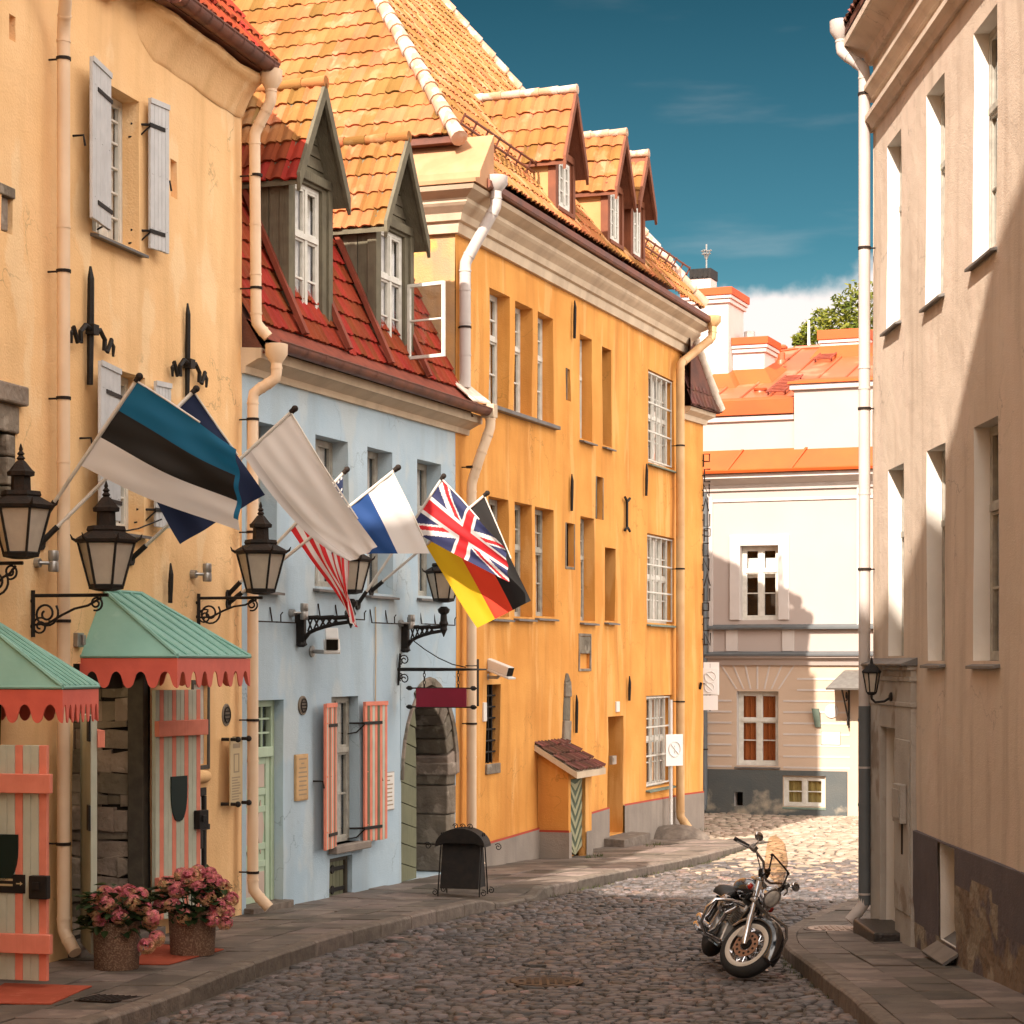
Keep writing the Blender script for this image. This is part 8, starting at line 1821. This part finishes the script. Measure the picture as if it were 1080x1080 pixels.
    for sg in (-1, 1):
        a, b = V((1.085, sg*.375, 1.098)), V((.97, sg*.485, 1.068)); mb = SB(); mb.tube([a, b], .021, 12); mb.put('grip', RUBB, True, hb, smooth=True)
        mb = SB(); q = V((1.12, sg*.34, 1.11)); mb.hexa([q+V(z_) for z_ in ((-.03, -.025, -.025), (.03, -.025, -.025), (.03, .025, -.025), (-.03, .025, -.025), (-.03, -.025, .035), (.03, -.025, .035), (.03, .025, .035), (-.03, .025, .035))]); mb.tube([q+V((.03, 0, 0)), V((1.12, sg*.42, 1.08)), V((1.04, sg*.50, 1.05))], .008, 6); mb.put('lever', ALUM, True, hb, bevel=.006)
        mb = SB(); m0 = V((1.11, sg*.36, 1.12)); m1 = V((1.13, sg*.40, 1.23)) if sg < 0 else V((1.16, .42, 1.17)); mb.tube([m0, m0.lerp(m1, .5)+V((.03, 0, 0)), m1], .007, 6); mb.grid(lambda a, b: m1+V((.022*math.cos(math.pi*b)*1.2, .065*math.cos(2*math.pi*a)*math.sin(math.pi*b), .042*math.sin(2*math.pi*a)*math.sin(math.pi*b))), 16, 8); mb.put('mirror', CHRO, True, smooth='all')
    mb = SB(); mb.lathe(V((1.13, 0, 1.0)), [(0, .05), (.05, .062), (.06, .055)], 18, (-.5, 0, .86)); mb.put('gauge', IRON, True, smooth=True)
    mb = SB()
    for sg, z in ((-1, .0), (1, .02)): mb.tube([V((1.1, sg*.33, 1.14)), V((1.22, sg*.22, 1.02+z)), V((1.28, sg*.10, .90)), V((1.2, sg*.05, .72))], .006, 5)
    mb.put('cable', RUBB, True)
    # tank, seat, side panels, frame
    mb = SB(); mb.grid(lambda a, b: (lambda q, t: V((.52+.58*t, math.cos(q)*(.165*math.sin(math.pi*min(1, .10+.90*t)**.75)+.004), .80+.05*t+math.sin(q)*(.115*math.sin(math.pi*min(1, .06+.94*t)**.7)+.004))))(2*math.pi*a, b), 22, 18); mb.put('fuel_tank', BPNT, smooth='all')
    mb = SB(); mb.tube([V((.62, 0, .935)), V((.95, 0, .965))], [.02, .028], 8); mb.lathe(V((.85, 0, .955)), [(0, .04), (.02, .035)], 14); mb.put('tank_console', CHRO, smooth=True)
    mb = SB(); mb.grid(lambda a, b: V((.58-.52*b, math.cos(math.pi*a)*(.14-.03*math.sin(b*4)), .62+.02*b+.085*math.sin(math.pi*a)**.6*(.7+.3*math.cos(b*6.5)))), 12, 20); o = mb.put('seat', LEAT, smooth='all', recalc=False); sd = o.modifiers.new('thick', 'SOLIDIFY'); sd.thickness = .05
    mb = SB()
    for sg in (-1, 1): mb.tube([V((1.28, 0, .88)), V((1.10, sg*.12, .30)), V((.95, sg*.14, .20)), V((.45, sg*.14, .20)), V((.28, sg*.13, .45)), V((.35, sg*.09, .68))], .019, 8)
    mb.tube([V((1.28, 0, .90)), V((.7, 0, .76)), V((.1, 0, .68))], .022, 8)
    for sg in (-1, 1): mb.tube([V((.40, sg*.12, .34)), V((0, sg*.12, .32))], .022, 8)
    mb.put('frame', BPNT, smooth=True)
    for sg in (-1, 1): mb = SB(); mb.tube([V((.02, sg*.16, .34)), V((.16, sg*.155, .62))], [.032, .028], 12); mb.put('shock_absorber', CHRO, smooth=True)
    mb = SB(); mb.hexa([V(q) for q in ((.40, -.15, .20), (.92, -.15, .20), (.92, .15, .20), (.40, .15, .20), (.44, -.13, .44), (.86, -.13, .44), (.86, .13, .44), (.44, .13, .44))]); mb.lathe(V((.62, -.20, .33)), [(0, .11), (.05, .13)], 24, (0, 1, 0)); mb.lathe(V((.66, .15, .33)), [(0, .13), (.05, .11)], 24, (0, 1, 0)); en = mb.put('engine', ALUM, bevel=.02)
    for d, x in ((V((.42, 0, .9)), .74), (V((-.42, 0, .9)), .60)):
        d.normalize(); mb = SB(); prof = [(0, .07)]
        for i in range(9): prof += [(.02+.024*i, .075), (.02+.024*i, .10), (.032+.024*i, .10), (.032+.024*i, .075)]
        prof += [(.25, .085), (.30, .06)]; mb.lathe(V((x, 0, .42)), prof, 18, d); mb.put('cylinder_fins', ALUM, parent=en, smooth=True)
    mb = SB(); mb.lathe(V((.70, -.24, .60)), [(0, .06), (.02, .085), (.07, .09), (.09, .08)], 24, (0, 1, 0)); mb.put('air_cleaner', CHRO, smooth=True)
    for k, z in ((0, .24), (1, .33)):
        mb = SB(); mb.tube([V((.86 if k == 0 else .60, -.08, .62)), V((.95-.3*k, -.19, .52)), V((.88-.3*k, -.21, .34)), V((.60, -.22, z)), V((.30, -.23, z)), V((.28, -.23, z)), V((-.12, -.20, z+.02))], [.02, .022, .022, .024, .026, .040, .042], 12); mb.put('exhaust', CHRO, smooth=True)
    for sg in (-1, 1):                            # crash bars, footboards, indicators
        mb = SB(); mb.tube([V((1.12, sg*.08, .66)), V((1.13, sg*.22, .67)), V((1.13, sg*.38, .62)), V((1.12, sg*.43, .52)), V((1.09, sg*.42, .36)), V((1.07, sg*.34, .27)), V((1.05, sg*.12, .25))], .017, 10); mb.put('crash_bar', CHRO, smooth=True)
        mb = SB(); mb.hexa([V(q) for q in ((.72, sg*.22, .25), (1.0, sg*.22, .27), (1.0, sg*.35, .27), (.72, sg*.35, .25), (.72, sg*.22, .275), (1.0, sg*.22, .295), (1.0, sg*.35, .295), (.72, sg*.35, .275))]); mb.put('footboard', RUBB, bevel=.008)
    mb = SB(); mb.tube([V((.78, .15, .22)), V((.80, .24, .17)), V((.84, .40, .125))], .014, 8); mb.hexa([V((.80, .38, .12)), V((.90, .38, .12)), V((.90, .44, .138)), V((.80, .44, .138)), V((.80, .38, .13)), V((.90, .38, .13)), V((.90, .44, .148)), V((.80, .44, .148))]); mb.put('kickstand', CHRO)
    mb = SB(); mb.lathe(V((-.36, 0, .50)), [(0, .05), (.04, .045)], 14, (-1, 0, 0)); mb.put('tail_light', REDL, smooth=True)
    for sg in (-1, 1): mb = SB(); mb.grid(lambda a, b: V((.30+.26*a, sg*(.13+.03*math.sin(math.pi*a)), .42+.22*b)), 6, 3); mb.put('side_panel', BPNT, smooth='all')
motorcycle()
